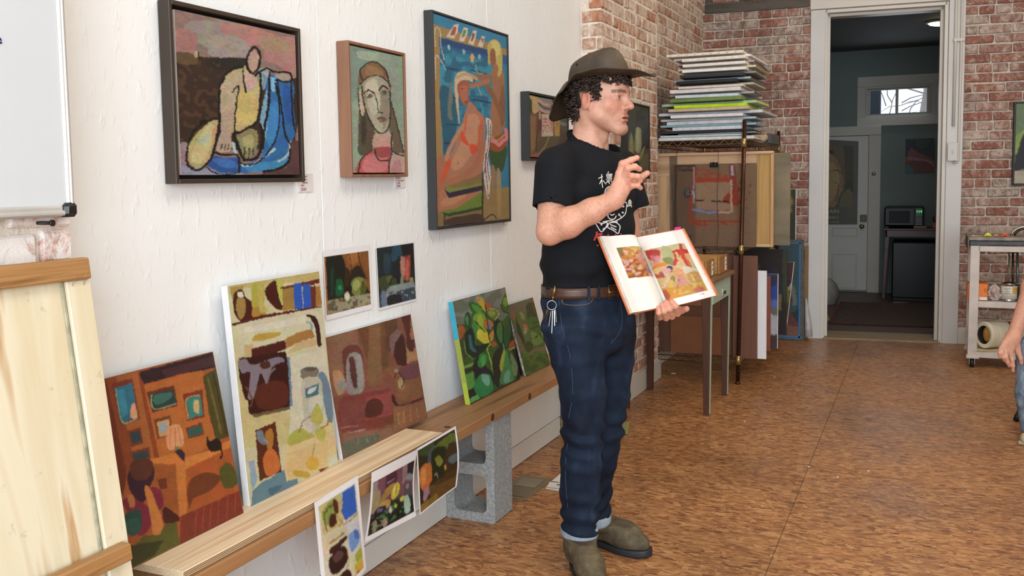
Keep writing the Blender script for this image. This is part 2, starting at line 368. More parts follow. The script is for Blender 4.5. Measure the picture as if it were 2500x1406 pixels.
def osb_white_mat():
    t = NT('painted_osb_white'); g = t.n('ShaderNodeNewGeometry'); hs = []
    for i, (ang, sc) in enumerate(((.5, 10), (-.45, 12), (1.35, 13))):
        mp = t.n('ShaderNodeMapping'); mp.inputs['Rotation'].default_value = (ang, 0, 0); mp.inputs['Scale'].default_value = (1, 4.2, 1.0); mp.inputs['Location'].default_value = (i, i*2.3, 0)
        t.l(g, 'Position', mp, 'Vector'); nz = t.noise(mp, 7, 2); ad = t.mix(.05, (mp, 0), (nz, 'Color'), 'LINEAR_LIGHT')
        v = t.n('ShaderNodeTexVoronoi', feature='F1'); v.inputs['Scale'].default_value = sc; t.l(ad, 2, v, 'Vector'); sp = t.n('ShaderNodeSeparateColor'); t.l(v, 'Color', sp, 0)
        r = t.ramp(sp, 0, [(.90, (0, 0, 0, 1)), (.99, (1, 1, 1, 1))]); hs.append(r)
    a = t.mix(1, (hs[0], 0), (hs[1], 0), 'ADD'); b = t.mix(1, (a, 2), (hs[2], 0), 'ADD')
    co = t.coord('World', (1, 1, .5)); fine = t.noise(co, 34, 5, .6); fr = t.ramp(fine, 'Fac', [(.55, (0, 0, 0, 1)), (.75, (.5, .5, .5, 1))]); c = t.mix(.8, (b, 2), (fr, 0), 'ADD')
    t.bump(c, 2, .45, .008)
    nz = t.noise(t.coord('World', (1, 1, .6)), 2.2, 5); r = t.ramp(nz, 'Fac', [(.3, hexa('#e3e5e5')), (.7, hexa('#ebedee'))]); t.l(r, 0, t.b, 'Base Color')
    t.b.inputs['Roughness'].default_value = .42; return t.m
def brick_mat(name, wash, washcol, cols, dirt=.4):
    t = NT(name); oi = t.n('ShaderNodeObjectInfo'); co = t.coord('World')
    r = t.ramp(oi, 'Random', [(i/(len(cols)-1), hexa(c)) for i, c in enumerate(cols)])
    n1 = t.noise(co, 26, 5, .65); d = t.ramp(n1, 'Fac', [(.35, (.55, .5, .48, 1)), (.6, (1.1, 1.05, 1, 1))]); m1 = t.mix(dirt+.3, (r, 0), (d, 0), 'MULTIPLY')
    n2 = t.noise(t.coord('World', (1, 1, .8)), 20, 9, .78, .6)
    # per brick wash amount
    mt = t.n('ShaderNodeMath', operation='MULTIPLY_ADD'); mt.inputs[1].default_value = .10; mt.inputs[2].default_value = wash; t.l(oi, 'Random', mt, 0)
    ad = t.n('ShaderNodeMath', operation='ADD'); t.l(n2, 'Fac', ad, 0); t.l(mt, 0, ad, 1)
    wr = t.ramp(ad, 0, [(.52, (.06, .06, .06, 1)), (.60, (.40, .40, .40, 1)), (.70, (.92, .92, .92, 1))]); m2 = t.mix((wr, 0), (m1, 2), hexa(washcol))
    n3 = t.noise(co, 3.1, 4); d3 = t.ramp(n3, 'Fac', [(.32, (.52, .5, .5, 1)), (.5, (1, 1, 1, 1))]); m3 = t.mix(dirt, (m2, 2), (d3, 0), 'MULTIPLY')
    t.l(m3, 2, t.b, 'Base Color'); t.b.inputs['Roughness'].default_value = .85; t.bump(n1, 'Fac', .55, .006); return t.m
def mortar_mat(name, a, b):
    t = NT(name); co = t.coord('World'); n1 = t.noise(co, 30, 6, .7); r = t.ramp(n1, 'Fac', [(.3, hexa(a)), (.65, hexa(b))]); n3 = t.noise(co, 3.1, 4)
    d3 = t.ramp(n3, 'Fac', [(.32, (.6, .58, .57, 1)), (.5, (1, 1, 1, 1))]); m3 = t.mix(.5, (r, 0), (d3, 0), 'MULTIPLY')
    t.l(m3, 2, t.b, 'Base Color'); t.b.inputs['Roughness'].default_value = .9; t.bump(n1, 'Fac', .8, .01); return t.m
M_FLOOR = osb_floor_mat(); M_WHITE = osb_white_mat()
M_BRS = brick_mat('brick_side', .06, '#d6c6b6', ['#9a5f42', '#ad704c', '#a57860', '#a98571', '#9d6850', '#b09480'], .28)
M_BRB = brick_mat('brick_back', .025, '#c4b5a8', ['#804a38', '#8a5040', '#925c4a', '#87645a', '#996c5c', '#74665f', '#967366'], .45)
M_BRN = brick_mat('brick_near', .17, '#e2dcd8', ['#b0603c', '#a8705a'], .2)
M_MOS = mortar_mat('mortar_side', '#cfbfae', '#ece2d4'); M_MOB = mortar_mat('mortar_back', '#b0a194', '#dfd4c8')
M_TRIM = mat('white_trim_paint', '#cdc7bd', .38, .04, 3, .05, 40, kind='World', spec=.5)
M_TRIMC = mat('cool_white_paint', '#c9c7c5', .4, .05, 3, .05, 40, kind='World')
# ================================================================== floor
def struct(o): o['kind'] = 'structure'; return o
fb = struct(MB().box(-1.9, 3.3, -2.7, 11.2, -.12, -.0035).build('floor', mat('subfloor', '#5c5c44', .8)))
def sheets(x0, x1, ys):
    for a, b in zip(ys[:-1], ys[1:]):
        MB().box(x0+.0012, x1-.0012, a+.0008, b-.0008, -.0034, 0, .0008).build('floor_panel', M_FLOOR, fb)
sheets(-1.9, -.457, [-2.6, -1.45, .99, 3.23, 5.46, 7.72]); sheets(-.457, .765, [-2.6, -.6, 1.85, 4.30, 6.75, 7.72])
sheets(.765, 1.985, [-2.6, .7, 3.1, 5.5, 7.72]); sheets(1.985, 3.2, [-2.6, -.5, 1.9, 4.4, 7.72])
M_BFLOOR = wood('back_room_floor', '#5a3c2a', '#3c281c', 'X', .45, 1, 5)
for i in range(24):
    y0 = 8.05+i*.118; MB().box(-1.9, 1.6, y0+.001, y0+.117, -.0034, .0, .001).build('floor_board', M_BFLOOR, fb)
# ================================================================== left wall: painted sheets
wl = struct(MB().box(-1.80, -1.694, -2.6, 4.69, 0, 3.85).build('wall_left', mat('stud_wall', '#b8b2a8', .8)))
for a, b in ((-1.2, 1.14), (1.14, 2.334), (2.334, 3.52), (3.52, 4.688)):
    MB().box(-1.693, -1.675, a+.0012, b-.0012, .0965, 3.84, .0015).build('wall_panel', M_WHITE, wl)
bbl = struct(MB().box(-1.693, -1.672, -1.2, 4.30, 0.002, .0935, .002).build('baseboard_left', mat('baseboard_white', '#dcdad5', .45, .05, 4, .06, 50, kind='World')))
# ================================================================== bricks
def brick_variants(L, n, seed, m, H=.060, D=.03):
    rr = random.Random(seed); out = []
    for i in range(n):
        j = lambda a: rr.uniform(-a, a)
        q = [(-L/2+j(.003), 0, -H/2+j(.003)), (L/2+j(.003), 0, -H/2+j(.003)), (L/2+j(.003), D, -H/2), (-L/2+j(.003), D, -H/2),
             (-L/2+j(.003), 0, H/2+j(.003)), (L/2+j(.003), 0, H/2+j(.003)), (L/2, D, H/2), (-L/2, D, H/2)]
        b = MB().hexa(q, rr.uniform(.004, .008)); me = bpy.data.meshes.new('brick'); me.from_pydata(b.v, [], b.f)
        bm = bmesh.new(); bm.from_mesh(me); bmesh.ops.remove_doubles(bm, verts=bm.verts, dist=1e-6); bmesh.ops.recalc_face_normals(bm, faces=bm.faces); bm.to_mesh(me); bm.free()
        me.materials.append(m); out.append(me)
    return out
def lay(parent, org, ang, u0, u1, z0, z1, m, seed, course=.0705, stretch=.213, header=.101, flemish=False, proud=.0045, cut=None, vis=True):
    """bricks whose fronts face local -Y, laid along local X rotated by ang about Z"""
    rr = random.Random(seed); V = {1: brick_variants(stretch, 7, seed, m), 2: brick_variants(header, 4, seed+1, m)}
    R = Matrix.Translation(Vector(org)) @ Matrix.Rotation(ang, 4, 'Z'); inv = bpy_mw[parent.name].inverted(); k = 0; z = z0+course/2; cnt = 0
    while z < z1+course/2:
        u = u0-rr.uniform(.0, .05)-(stretch/2 if k % 2 else 0); 
        while u < u1:
            kind = 2 if (flemish and rr.random() < .45) or (k % 6 == 3) else 1; L = stretch if kind == 1 else header
            a, b = max(u, u0), min(u+L, u1)
            if b-a > .03:
                P = R @ Vector(((a+b)/2, 0, z)); q = np.array(P)-CAM; t_ = q @ FW
                px, py = 1250+FPX*(q @ RT)/t_, PYC+FPX*(q @ DN)/t_
                if t_ > 0 and -50 < px < 2560 and -40 < py < 1450 and not (cut and cut((a+b)/2, z)):
                    o = bpy.data.objects.new('brick', V[kind][rr.randrange(len(V[kind]))]); COL.objects.link(o); o.parent = parent
                    o.matrix_local = inv @ R @ Matrix.Translation(Vector(((a+b)/2, -proud+rr.uniform(-.0035, .003), z+rr.uniform(-.002, .002)))) @ Matrix.Rotation(rr.uniform(-.008, .008), 4, 'Y') @ Matrix.Diagonal(((b-a)/L, 1, rr.uniform(.95, 1.04), 1)); cnt += 1
            u += L+.0105
        z += course; k += 1
    return cnt
# far pilaster, recess and near pilaster (all run along +Y, fronts face +X)
def wallbox(name, x0, x1, y0, y1, m, z1=3.85): return struct(MB().box(x0, x1, y0, y1, 0, z1).build(name, m))
wp = wallbox('wall_left_pier', -1.80, -1.564, 4.675, 5.775, M_MOS)
lay(wp, (-1.5635, 4.668, 0), math.pi/2, 0, 1.113, .13, 2.35, M_BRS, 11, flemish=True)
lay(wp, (-1.668, 4.674, 0), 0, 0, .108, .13, 2.35, M_BRS, 12, flemish=False, stretch=.105)
wr_ = wallbox('wall_left_recess', -1.80, -1.666, 5.775, 7.70, M_MOS)
lay(wr_, (-1.666, 5.78, 0), math.pi/2, 0, 1.78, 1.2, 2.75, M_BRS, 13, flemish=True)
wn = wallbox('wall_left_near_pier', -1.80, -1.565, -1.2, 1.322, M_MOS, 3.8)
lay(wn, (-1.560, -.02, 0), math.pi/2, 0.72, 1.345, .933, 1.32, M_BRN, 14, stretch=.16, flemish=False)
struct(MB().box(-1.566, -1.548, 4.66, 5.797, 0, .125, .003).build('baseboard_pier', M_TRIM))
# back wall, very slightly out of square like the real one
BA = math.atan(.095)
def BW(s, z, out=0.0):
    c, n = math.cos(BA), math.sin(BA); return Vector((s*c+out*n, 7.70+s*n-out*c, z))
def bwbox(s0, s1, z0, z1, o0, o1, ch=0, mb=None, mi=0):
    return (mb or MB()).hexa([BW(s0, z0, o1), BW(s1, z0, o1), BW(s1, z0, o0), BW(s0, z0, o0), BW(s0, z1, o1), BW(s1, z1, o1), BW(s1, z1, o0), BW(s0, z1, o0)], ch, mi)
wb = MB(); bwbox(-1.70, -.735, 0, 3.85, -.30, -.004, mb=wb); bwbox(.125, 3.30, 0, 3.85, -.30, -.004, mb=wb); bwbox(-.735, .125, 2.56, 3.85, -.30, -.004, mb=wb)
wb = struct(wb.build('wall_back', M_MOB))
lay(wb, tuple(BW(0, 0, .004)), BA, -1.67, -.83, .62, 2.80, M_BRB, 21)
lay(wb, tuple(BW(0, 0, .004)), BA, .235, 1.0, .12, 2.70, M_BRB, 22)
struct(bwbox(.236, 1.6, 0, .128, 0, .018, .003).build('baseboard_back', M_TRIM))
M_LIN = mat('charred_timber', '#5e5850', .9, .35, 7, .6, 40, stretch=(.25, 1, 1), kind='World', col2='#34302b')
for z0, z1, o in ((2.592, 2.668, .012), (2.674, 2.80, .006)): bwbox(-1.655, -.858, z0, z1, -.02, o+.004, .004).build('lintel_timber', M_LIN, wb)
# doorway casing (trim), jamb and threshold
cs = MB()
cs.hexa([BW(-.850, 0, .022), BW(-.750, 0, .022), BW(-.750, 0, 0), BW(-.850, 0, 0), BW(-.846, 2.562, .022), BW(-.736, 2.562, .022), BW(-.736, 2.562, 0), BW(-.846, 2.562, 0)], .003)
cs = struct(cs.build('trim_1', M_TRIMC))
cr = MB().hexa([BW(.126, 0, .022), BW(.235, 0, .022), BW(.235, 0, 0), BW(.126, 0, 0), BW(.131, 2.60, .022), BW(.243, 2.60, .022), BW(.243, 2.60, 0), BW(.131, 2.60, 0)], .003); cr = struct(cr.build('trim_2', M_TRIMC))
hd = MB(); bwbox(-.850, .246, 2.566, 2.76, 0, .024, .003, hd); hd = struct(hd.build('trim_3', M_TRIM))
jb = MB()
for s0, s1 in ((-.752, -.722), (.102, .128)): bwbox(s0, s1, 0, 2.56, -.31, .012, .002, jb)
for s0, s1 in ((-.735, -.700), (.080, .112)): bwbox(s0, s1, 0, 2.535, -.10, -.06, .002, jb)
bwbox(-.74, .12, 2.535, 2.56, -.31, .012, .002, jb); bwbox(-.72, .11, 2.515, 2.54, -.10, -.06, .002, jb)
jb = struct(jb.build('trim_4', M_TRIM))
struct(bwbox(-.735, .118, -.01, .012, -.33, .015, .004).build('trim_5', wood('threshold_wood', '#9a8462', '#6e5a3c', 'X', .5)))
# conduit and light switch on the right casing
cd_ = empty('electrical_conduit', tuple(BW(.2, 1.3, .03)), 'pair of white painted metal conduits running down the right door casing', 'conduit')
for s, zz, r_ in ((.176, 1.64, .011), (.215, 1.40, .009)):
    p = [BW(s, 3.2, .034), BW(s, 2.3, .034), BW(s-.003, zz, .034)]
    if r_ < .01: p += [BW(s-.004, 1.385, .034), BW(s-.018, 1.372, .034), BW(s-.04, 1.37, .034)]
    MB().tube(p, r_, 10).build('conduit_pipe', M_TRIM, cd_)
m_ = MB(); bwbox(.160, .238, 2.26, 2.285, .022, .046, .003, m_); m_.build('pipe_strap', M_TRIM, cd_)
sw = empty('light_switch', tuple(BW(.165, 1.44, .022)), 'white light switch box at the foot of the conduit beside the doorway', 'switch')
m_ = MB(); bwbox(.137, .201, 1.385, 1.515, .023, .058, .006, m_); m_.build('switch_box', M_TRIMC, sw)
m_ = MB(); bwbox(.134, .204, 1.382, 1.518, .058, .064, .003, m_); m_.build('cover_plate', M_TRIMC, sw)
m_ = MB(); bwbox(.164, .174, 1.440, 1.466, .064, .074, .002, m_); m_.build('toggle', M_TRIM, sw)
# ================================================================== shell out of view: right wall, street front with windows, ceiling
M_SH = mat('room_plaster', '#d8d2c6', .7, .05, 2, kind='World')
struct(MB().box(3.2, 3.35, -2.7, 8.0, 0, 3.85).build('wall_right', M_SH))
wf = MB(); wf.box(-1.8, -1.1, -2.75, -2.6, 0, 3.85).box(3.1, 3.3, -2.75, -2.6, 0, 3.85).box(-1.1, 3.1, -2.75, -2.6, 0, .45).box(-1.1, 3.1, -2.75, -2.6, 3.05, 3.85); struct(wf.build('wall_front', M_SH))
wfr = MB()
for x in (-1.1, .3, 1.7, 3.04): wfr.box(x, x+.06, -2.72, -2.64, .45, 3.05)
wfr.box(-1.1, 3.1, -2.72, -2.64, .45, .5).box(-1.1, 3.1, -2.72, -2.64, 3.0, 3.05); struct(wfr.build('window_1', M_TRIM))
struct(MB().box(-1.8, 3.35, -2.75, 8.0, 3.85, 3.95).build('ceiling', mat('ceiling_paint', '#e6e2da', .8, .03)))
# ================================================================== back room
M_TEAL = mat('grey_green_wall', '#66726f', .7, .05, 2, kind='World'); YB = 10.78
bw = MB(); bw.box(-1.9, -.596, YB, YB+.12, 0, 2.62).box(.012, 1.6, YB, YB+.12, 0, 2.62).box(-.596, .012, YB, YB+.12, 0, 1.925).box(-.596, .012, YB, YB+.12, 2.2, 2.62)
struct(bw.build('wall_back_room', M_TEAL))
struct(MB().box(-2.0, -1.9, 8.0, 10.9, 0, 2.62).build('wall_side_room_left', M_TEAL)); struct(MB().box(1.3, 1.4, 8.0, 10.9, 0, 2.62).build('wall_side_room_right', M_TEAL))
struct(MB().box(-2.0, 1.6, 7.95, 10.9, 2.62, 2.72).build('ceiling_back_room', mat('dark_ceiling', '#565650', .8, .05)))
M_BT = mat('back_room_trim', '#a9a49a', .5, .05, 3, kind='World')
# transom window: trim boards, frame, two sashes with glass
def YBbox(mb, p0, p1, y0, y1, ch=0): 
    a = aY(*p0, YB); b = aY(*p1, YB); return mb.box(a.x, b.x, y0, y1, min(a.z, b.z), max(a.z, b.z), ch)
w1 = MB(); w1.box(-.700, .118, YB-.022, YB, 2.225, 2.335, .003).box(-.700, .118, YB-.022, YB, 1.805, 1.905, .003).box(-.700, -.612, YB-.02, YB, 1.905, 2.225, .003).box(.026, .118, YB-.02, YB, 1.905, 2.225, .003)
w1 = struct(w1.build('window_2', M_BT))
MB().box(-.612, .026, YB-.02, YB+.1, 2.205, 2.225, .002).box(-.612, .026, YB-.02, YB+.1, 1.905, 1.922, .002).box(-.612, -.594, YB-.02, YB+.1, 1.922, 2.205, .002).box(.010, .026, YB-.02, YB+.1, 1.922, 2.205, .002).build('window_frame', M_BT, w1)
for x0, x1, yy in ((-.594, -.290, YB+.05), (-.318, .010, YB+.02)):
    s = MB().box(x0, x1, yy, yy+.02, 2.188, 2.205, .002).box(x0, x1, yy, yy+.02, 1.922, 1.938, .002).box(x0, x0+.022, yy, yy+.02, 1.938, 2.188, .002).box(x1-.022, x1, yy, yy+.02, 1.938, 2.188, .002).build('sash', M_BT, w1)
    gm = NT('clear_glass') if 'clear_glass' not in MATS else None
    if gm:
        gm.b.inputs['Transmission Weight'].default_value = 1; gm.b.inputs['Roughness'].default_value = .0; gm.b.inputs['IOR'].default_value = 1.1; gm.b.inputs['Base Color'].default_value = (.95, .97, 1, 1); MATS['clear_glass'] = gm.m
    MB().box(x0+.02, x1-.02, yy+.008, yy+.012, 1.936, 2.19).build('pane', MATS['clear_glass'], s)
# outside: neighbouring dark post seen in the left pane, and a bare tree
nb = tag(MB().box(-1.30, -.50, 11.6, 11.75, 0, 3.4, .01).build('neighbouring_wall', mat('dark_siding', '#3a4048', .8)), 'dark siding of the neighbouring building seen through the left pane', 'building')
tr = empty('bare_tree', (-.4, 15.5, 0), 'leafless tree outside the high back window', 'tree'); rt_ = random.Random(5); mb = MB()
mb.tube([(-.05, 15.5, 0), (-.1, 15.5, 1.8), (0, 15.5, 2.6), (-.1, 15.5, 3.6)], [.13, .09, .06, .03], 7)
mb.build('trunk', mat('bark', '#8d8078', .9), tr); mb = MB()
for i in range(26):
    a = Vector((-.75+rt_.uniform(0, 1.3), 15.5+rt_.uniform(-.2, .2), 2.0+rt_.uniform(-.2, 1.0))); pts = [a]; d = Vector((rt_.uniform(-1, 1), 0, rt_.uniform(-.4, 1))).normalized()
    for k in range(5): d = (d+Vector((rt_.uniform(-.6, .6), 0, rt_.uniform(-.5, .5)))).normalized(); pts.append(pts[-1]+d*.14)
    mb.tube(pts, [.010, .009, .007, .006, .004, .002], 5)
mb.tube([(-1.2, 15.2, 2.95), (-.4, 15.2, 2.6), (.8, 15.2, 2.15)], .012, 6)
tag(mb.build('branches', mat('bark', ''), tr), kind='stuff')
# panelled back door with its casing
M_DOOR = mat('grey_white_door_paint', '#b4b3ad', .5, .04, 3, kind='World')
tb = MB().box(-.575, -.452, YB-.022, YB, 0, 1.71, .003).box(-1.10, -.452, YB-.026, YB, 1.71, 1.81, .003); struct(tb.build('trim_6', M_BT))
dr = MB().box(-1.10, -.578, YB-.012, YB, .02, 1.705, .003); dr = struct(dr.build('door_1', M_DOOR))
def panel(x0, x1, z0, z1):
    MB().box(x0, x1, YB-.016, YB-.012, z0, z1, .002).build('door_panel', M_DOOR, dr)
    f = MB()
    for q in ((x0-.012, x1+.012, z1, z1+.012), (x0-.012, x1+.012, z0-.012, z0), (x0-.012, x0, z0, z1), (x1, x1+.012, z0, z1)): f.box(q[0], q[1], YB-.020, YB-.012, q[2], q[3], .003)
    f.build('panel_moulding', M_DOOR, dr)
panel(-.93, -.69, .05, .41); panel(-.93, -.69, .62, .70)
MB().box(-.652, -.586, YB-.04, YB-.012, .775, .850, .004).build('rim_lock', mat('old_brass_lock', '#4a4034', .45, metal=.7), dr)
MB().tube([(-.632, YB-.012, .725), (-.632, YB-.05, .725)], .012, 10).ball((-.632, YB-.065, .725), (.026, .022, .026), 14).build('door_knob', mat('brass_dark', '#8a7a5a', .3, metal=.9), dr)
db = aY(2133, 424, YB-.03); MB().lathe([(.02, 0), (.022, .01), (.014, .02), (.012, .03), (0, .032)], (db.x, YB-.022, db.z), (0, -1, 0), 16).build('deadbolt', mat('chrome', '#c8c8c8', .25, metal=1), dr)
# poster on the back door: dark green sheet, ochre picture, lettering
ps = empty('door_poster', tuple(aY(2058, 545, YB-.02)), 'dark green exhibition poster with an ochre figure picture on the back door', 'poster')
q = [aY(2018, 341, YB-.018), aY(2096, 345, YB-.018), aY(2093, 548, YB-.018), aY(2014, 548, YB-.018)]
MB().slab(q, (0, .0015, 0)).build('poster_sheet', mat('poster_green', '#3f3d2e', .5, .1, 20), ps)
pc = [(2020, 354), (2084, 357), (2083, 506), (2016, 506)]
img = picture(pc, [('p', '#6f6040', [(2016, 350), (2086, 350), (2086, 440), (2016, 470)], .8), ('p', '#39372c', [(2060, 354), (2086, 354), (2086, 480), (2066, 470)], .7),
    ('c', '#8f7449', [(2020, 384), (2034, 378), (2048, 396), (2056, 420), (2060, 450), (2050, 480), (2036, 506), (2016, 506), (2016, 400)]), ('c', '#a98a58', [(2024, 400), (2040, 402), (2050, 432), (2042, 470), (2024, 490)]),
    ('e', '#332a1e', 2026, 372, 9, 7), ('e', '#8f7449', 2024, 380, 6, 7), ('s', '#4d3f28', 2, [(2020, 420), (2040, 412), (2054, 420)]), ('s', '#4d3f28', 2, [(2030, 440), (2048, 452), (2040, 490)]), ('c', '#6f6646', [(2060, 470), (2078, 462), (2082, 506), (2050, 506)])], '#544a34', 60, 130, warp=2, wscale=8)
colour_grid('poster_picture', [aY(*p, YB-.0205) for p in pc], img, ps)
def text3d(body, name, parent, pos, size, m, right=(1, 0, 0), upv=(0, 0, 1), ext=.0006, align='CENTER'):
    c = bpy.data.curves.new(name, 'FONT'); c.body = body; c.size = size; c.extrude = ext; c.align_x = align; c.align_y = 'CENTER'
    tmp = bpy.data.objects.new(name, c); COL.objects.link(tmp); bpy.context.view_layer.update()
    me = bpy.data.meshes.new_from_object(tmp.evaluated_get(bpy.context.evaluated_depsgraph_get())); bpy.data.objects.remove(tmp); bpy.data.curves.remove(c)
    r = Vector(right).normalized(); u = Vector(upv); u = (u-r*u.dot(r)).normalized(); n = r.cross(u)
    M4 = Matrix([[r[i], u[i], n[i], pos[i]] for i in range(3)]+[[0, 0, 0, 1]]); me.transform(Matrix([[r[i], u[i], n[i], 0] for i in range(3)]+[[0, 0, 0, 1]]))
    me.name = name; me.materials.clear(); return link(name, me, parent, m, tuple(pos))
M_CREAM = mat('cream_print', '#b0a988', .7)
pz = lambda x, y: aY(x, y, YB-.0215)
text3d('RAIN', 'lettering', ps, pz(2032, 516), .062, M_CREAM); text3d('MEDICI', 'lettering', ps, pz(2031, 531), .038, M_CREAM); text3d('galerie 1980-1981', 'lettering', ps, pz(2034, 542), .018, M_CREAM)
# small dark painting and its card
bp = empty('landscape_painting', tuple(aY(2246, 422, YB)), 'small dark red and blue painting on the back room wall', 'painting')
pc = [(2211, 340), (2281, 337), (2281, 421), (2211, 422)]; q = [aY(*p, YB-.03) for p in pc]
MB().slab([p for p in q], (0, .028, 0), .002).build('stretcher', mat('black_frame_paint', '#16140f', .5), bp)
img = picture(pc, [('p', '#1d2433', [(2211, 336), (2281, 336), (2281, 375), (2211, 380)]), ('c', '#26402f', [(2240, 340), (2270, 342), (2262, 362), (2238, 358)]), ('c', '#6a3b3f', [(2214, 378), (2224, 362), (2240, 372), (2262, 380), (2280, 396), (2281, 410), (2214, 398)]),
    ('c', '#5a2e22', [(2211, 398), (2240, 392), (2280, 402), (2281, 421), (2211, 422)]), ('s', '#8a5a60', 5, [(2216, 384), (2236, 388), (2262, 392), (2280, 404)]), ('c', '#3b5566', [(2211, 410), (2222, 402), (2232, 422), (2211, 422)])], '#2a2624', 70, 84, gain=1.3, warp=3)
colour_grid('painted_canvas', [p+Vector((0, -.001, 0)) for p in q], img, bp)
cq = aY(2292, 418, YB-.001); tag(MB().box(cq.x-.022, cq.x+.022, YB-.003, YB, cq.z-.02, cq.z+.02).build('wall_label', M_TRIM), 'tiny blank card beside the small dark painting in the back room', 'label')
# ceiling lamp in the back room
lp = aZ(2296, 57, 2.60); lo = empty('ceiling_lamp', (lp.x, lp.y, 2.62), 'glowing flush ceiling lamp seen at the top right of the doorway', 'lamp')
MB().lathe([(.12, 0), (.125, -.012), (.105, -.018)], (lp.x, lp.y, 2.62), (0, 0, 1), 28).build('lamp_rim', M_BT, lo)
MB().lathe([(.104, -.012), (.09, -.028), (.05, -.038), (0, -.041)], (lp.x, lp.y, 2.62), (0, 0, 1), 28).build('lamp_glass', emit('lamp_glow', '#ffe2a8', 14), lo)
# ================================================================== things in the back room
TZ = aY(2160, 557, 10.30).z
st = empty('side_table', (-.12, 10.5, 0), 'dark red-brown side table carrying the microwave', 'table'); M_TB = wood('dark_red_wood', '#4a2a24', '#2c1814', 'X', .4)
MB().box(-.40, .42, 10.27, 10.74, TZ-.02, TZ, .004).build('table_top', M_TB, st)
MB().box(-.375, .40, 10.285, 10.30, TZ-.09, TZ-.02, .002).box(-.375, -.36, 10.285, 10.72, TZ-.09, TZ-.02, .002).build('apron', M_TB, st)
for x, y in ((-.385, 10.31), (-.385, 10.71), (.40, 10.31), (.40, 10.71)):
    MB().bar((x+.028, y, TZ-.02), (x+(-.004 if x < 0 else .004), y, 0), .045, .045, (0, 1, 0), .003, w2=.032, h2=.032).build('leg', M_TB, st)
mw = empty('microwave', (-.22, 10.4, TZ), 'black microwave oven with green clock on the back room table', 'microwave'); M_BLK = mat('black_plastic', '#0a0b0d', .35, .1, spec=.25); z0 = TZ+.016
MB().box(-.392, -.02, 10.33, 10.66, z0, z0+.205, .012).build('body', M_BLK, mw)
MB().box(-.385, -.105, 10.318, 10.332, z0+.012, z0+.19, .005).build('oven_door', M_BLK, mw)
MB().box(-.345, -.15, 10.315, 10.319, z0+.04, z0+.16, .004).build('door_window', mat('microwave_glass', '#1c2024', .5, spec=.2), mw)
MB().box(-.10, -.026, 10.316, 10.332, z0+.012, z0+.19, .004).build('control_panel', mat('panel_black', '#15171b', .35), mw)
text3d('1:14', 'clock_display', mw, (-.062, 10.314, z0+.155), .032, emit('green_digits', '#35ff4a', 1.6))
kb = MB()
for i in range(3):
    for j in range(4): kb.box(-.092+i*.022, -.076+i*.022, 10.313, 10.317, z0+.03+j*.022, z0+.044+j*.022, .001)
tag(kb.build('keypad', mat('key_grey', '#343a42', .5), mw), kind='stuff')
for x, y in ((-.38, 10.36), (-.06, 10.36), (-.38, 10.6), (-.06, 10.6)): MB().box(x, x+.03, y, y+.03, TZ, z0+.001).build('foot', M_BLK, mw)
a = aY(2245, 549, 10.29); tag(MB().box(a.x-.055, a.x+.065, 10.275, 10.312, TZ+.001, TZ+.026, .003).build('folded_cloth', mat('tan_cloth', '#8f7c60', .8)), 'folded tan cloth at the front edge of the microwave table', 'cloth')
fg = empty('mini_fridge', (-.15, 10.4, 0), 'black mini fridge standing under the microwave table', 'fridge'); M_FR = mat('fridge_black', '#07080b', .35, .1, spec=.3)
MB().box(-.308, .115, 10.24, 10.66, .02, .60, .006).build('body', M_FR, fg); MB().box(-.305, .112, 10.195, 10.236, .025, .595, .01).build('fridge_door', M_FR, fg)
MB().box(-.29, .10, 10.2, 10.24, .002, .024).build('kick_plate', M_BLK, fg)
bx = empty('snack_box', tuple(aY(2285, 552, 10.36)), 'red and orange food box at the right end of the microwave table', 'box')
a = aY(2276, 552, 10.34).x
MB().box(a, a+.16, 10.34, 10.48, TZ+.001, TZ+.06, .002).build('box_base', mat('orange_card', '#9a5220', .6), bx); MB().box(a, a+.16, 10.36, 10.48, TZ+.062, TZ+.13, .02).build('box_lid', mat('brown_red_card', '#5a2c1c', .6), bx)
q = [aZ(2056, 737, .006), aZ(2300, 741, .006), aZ(2291, 798, .006), aZ(2028, 789, .006)]
rg = tag(MB().slab(q, (0, 0, -.005)).build('rug', mat('rug_wool', '#54423a', .95, .25, 26, .5, 120, col2='#3c2c26')), 'worn flat brown rug on the back room floor', 'rug')
rb = MB()
for a_, b_ in ((q[0], q[3]), (q[3], q[2])): rb.bar(a_+Vector((0, 0, .002)), b_+Vector((0, 0, .002)), .035, .003)
rb.build('rug_border', mat('rug_red', '#5a2f28', .95, .2, 30), rg)
bg = tag(MB().ball((-.905, 9.75, .10), (.13, .15, .16), 14).build('plastic_bag', mat('bag_white', '#8c8885', .5, .2, 12, .6, 20)), 'crumpled white and red bag just inside the doorway', 'bag')
a, b = aZ(2010, 748, .12), aZ(2023, 783, 0.004)
tag(MB().bar(a, b, .022, .012, ch=.002).build('wooden_lath', mat('pale_lath', '#8c7148', .6)), 'pale wooden lath lying just inside the doorway on the left', 'stick')
lh = aZ(2196, 738, .002); tag(MB().box(lh.x-.055, lh.x+.055, lh.y-.04, lh.y+.03, .001, .004).build('paper_sheet', mat('dim_paper', '#8b8e92', .7)), 'flat grey sheet on the floor in front of the mini fridge', 'paper')
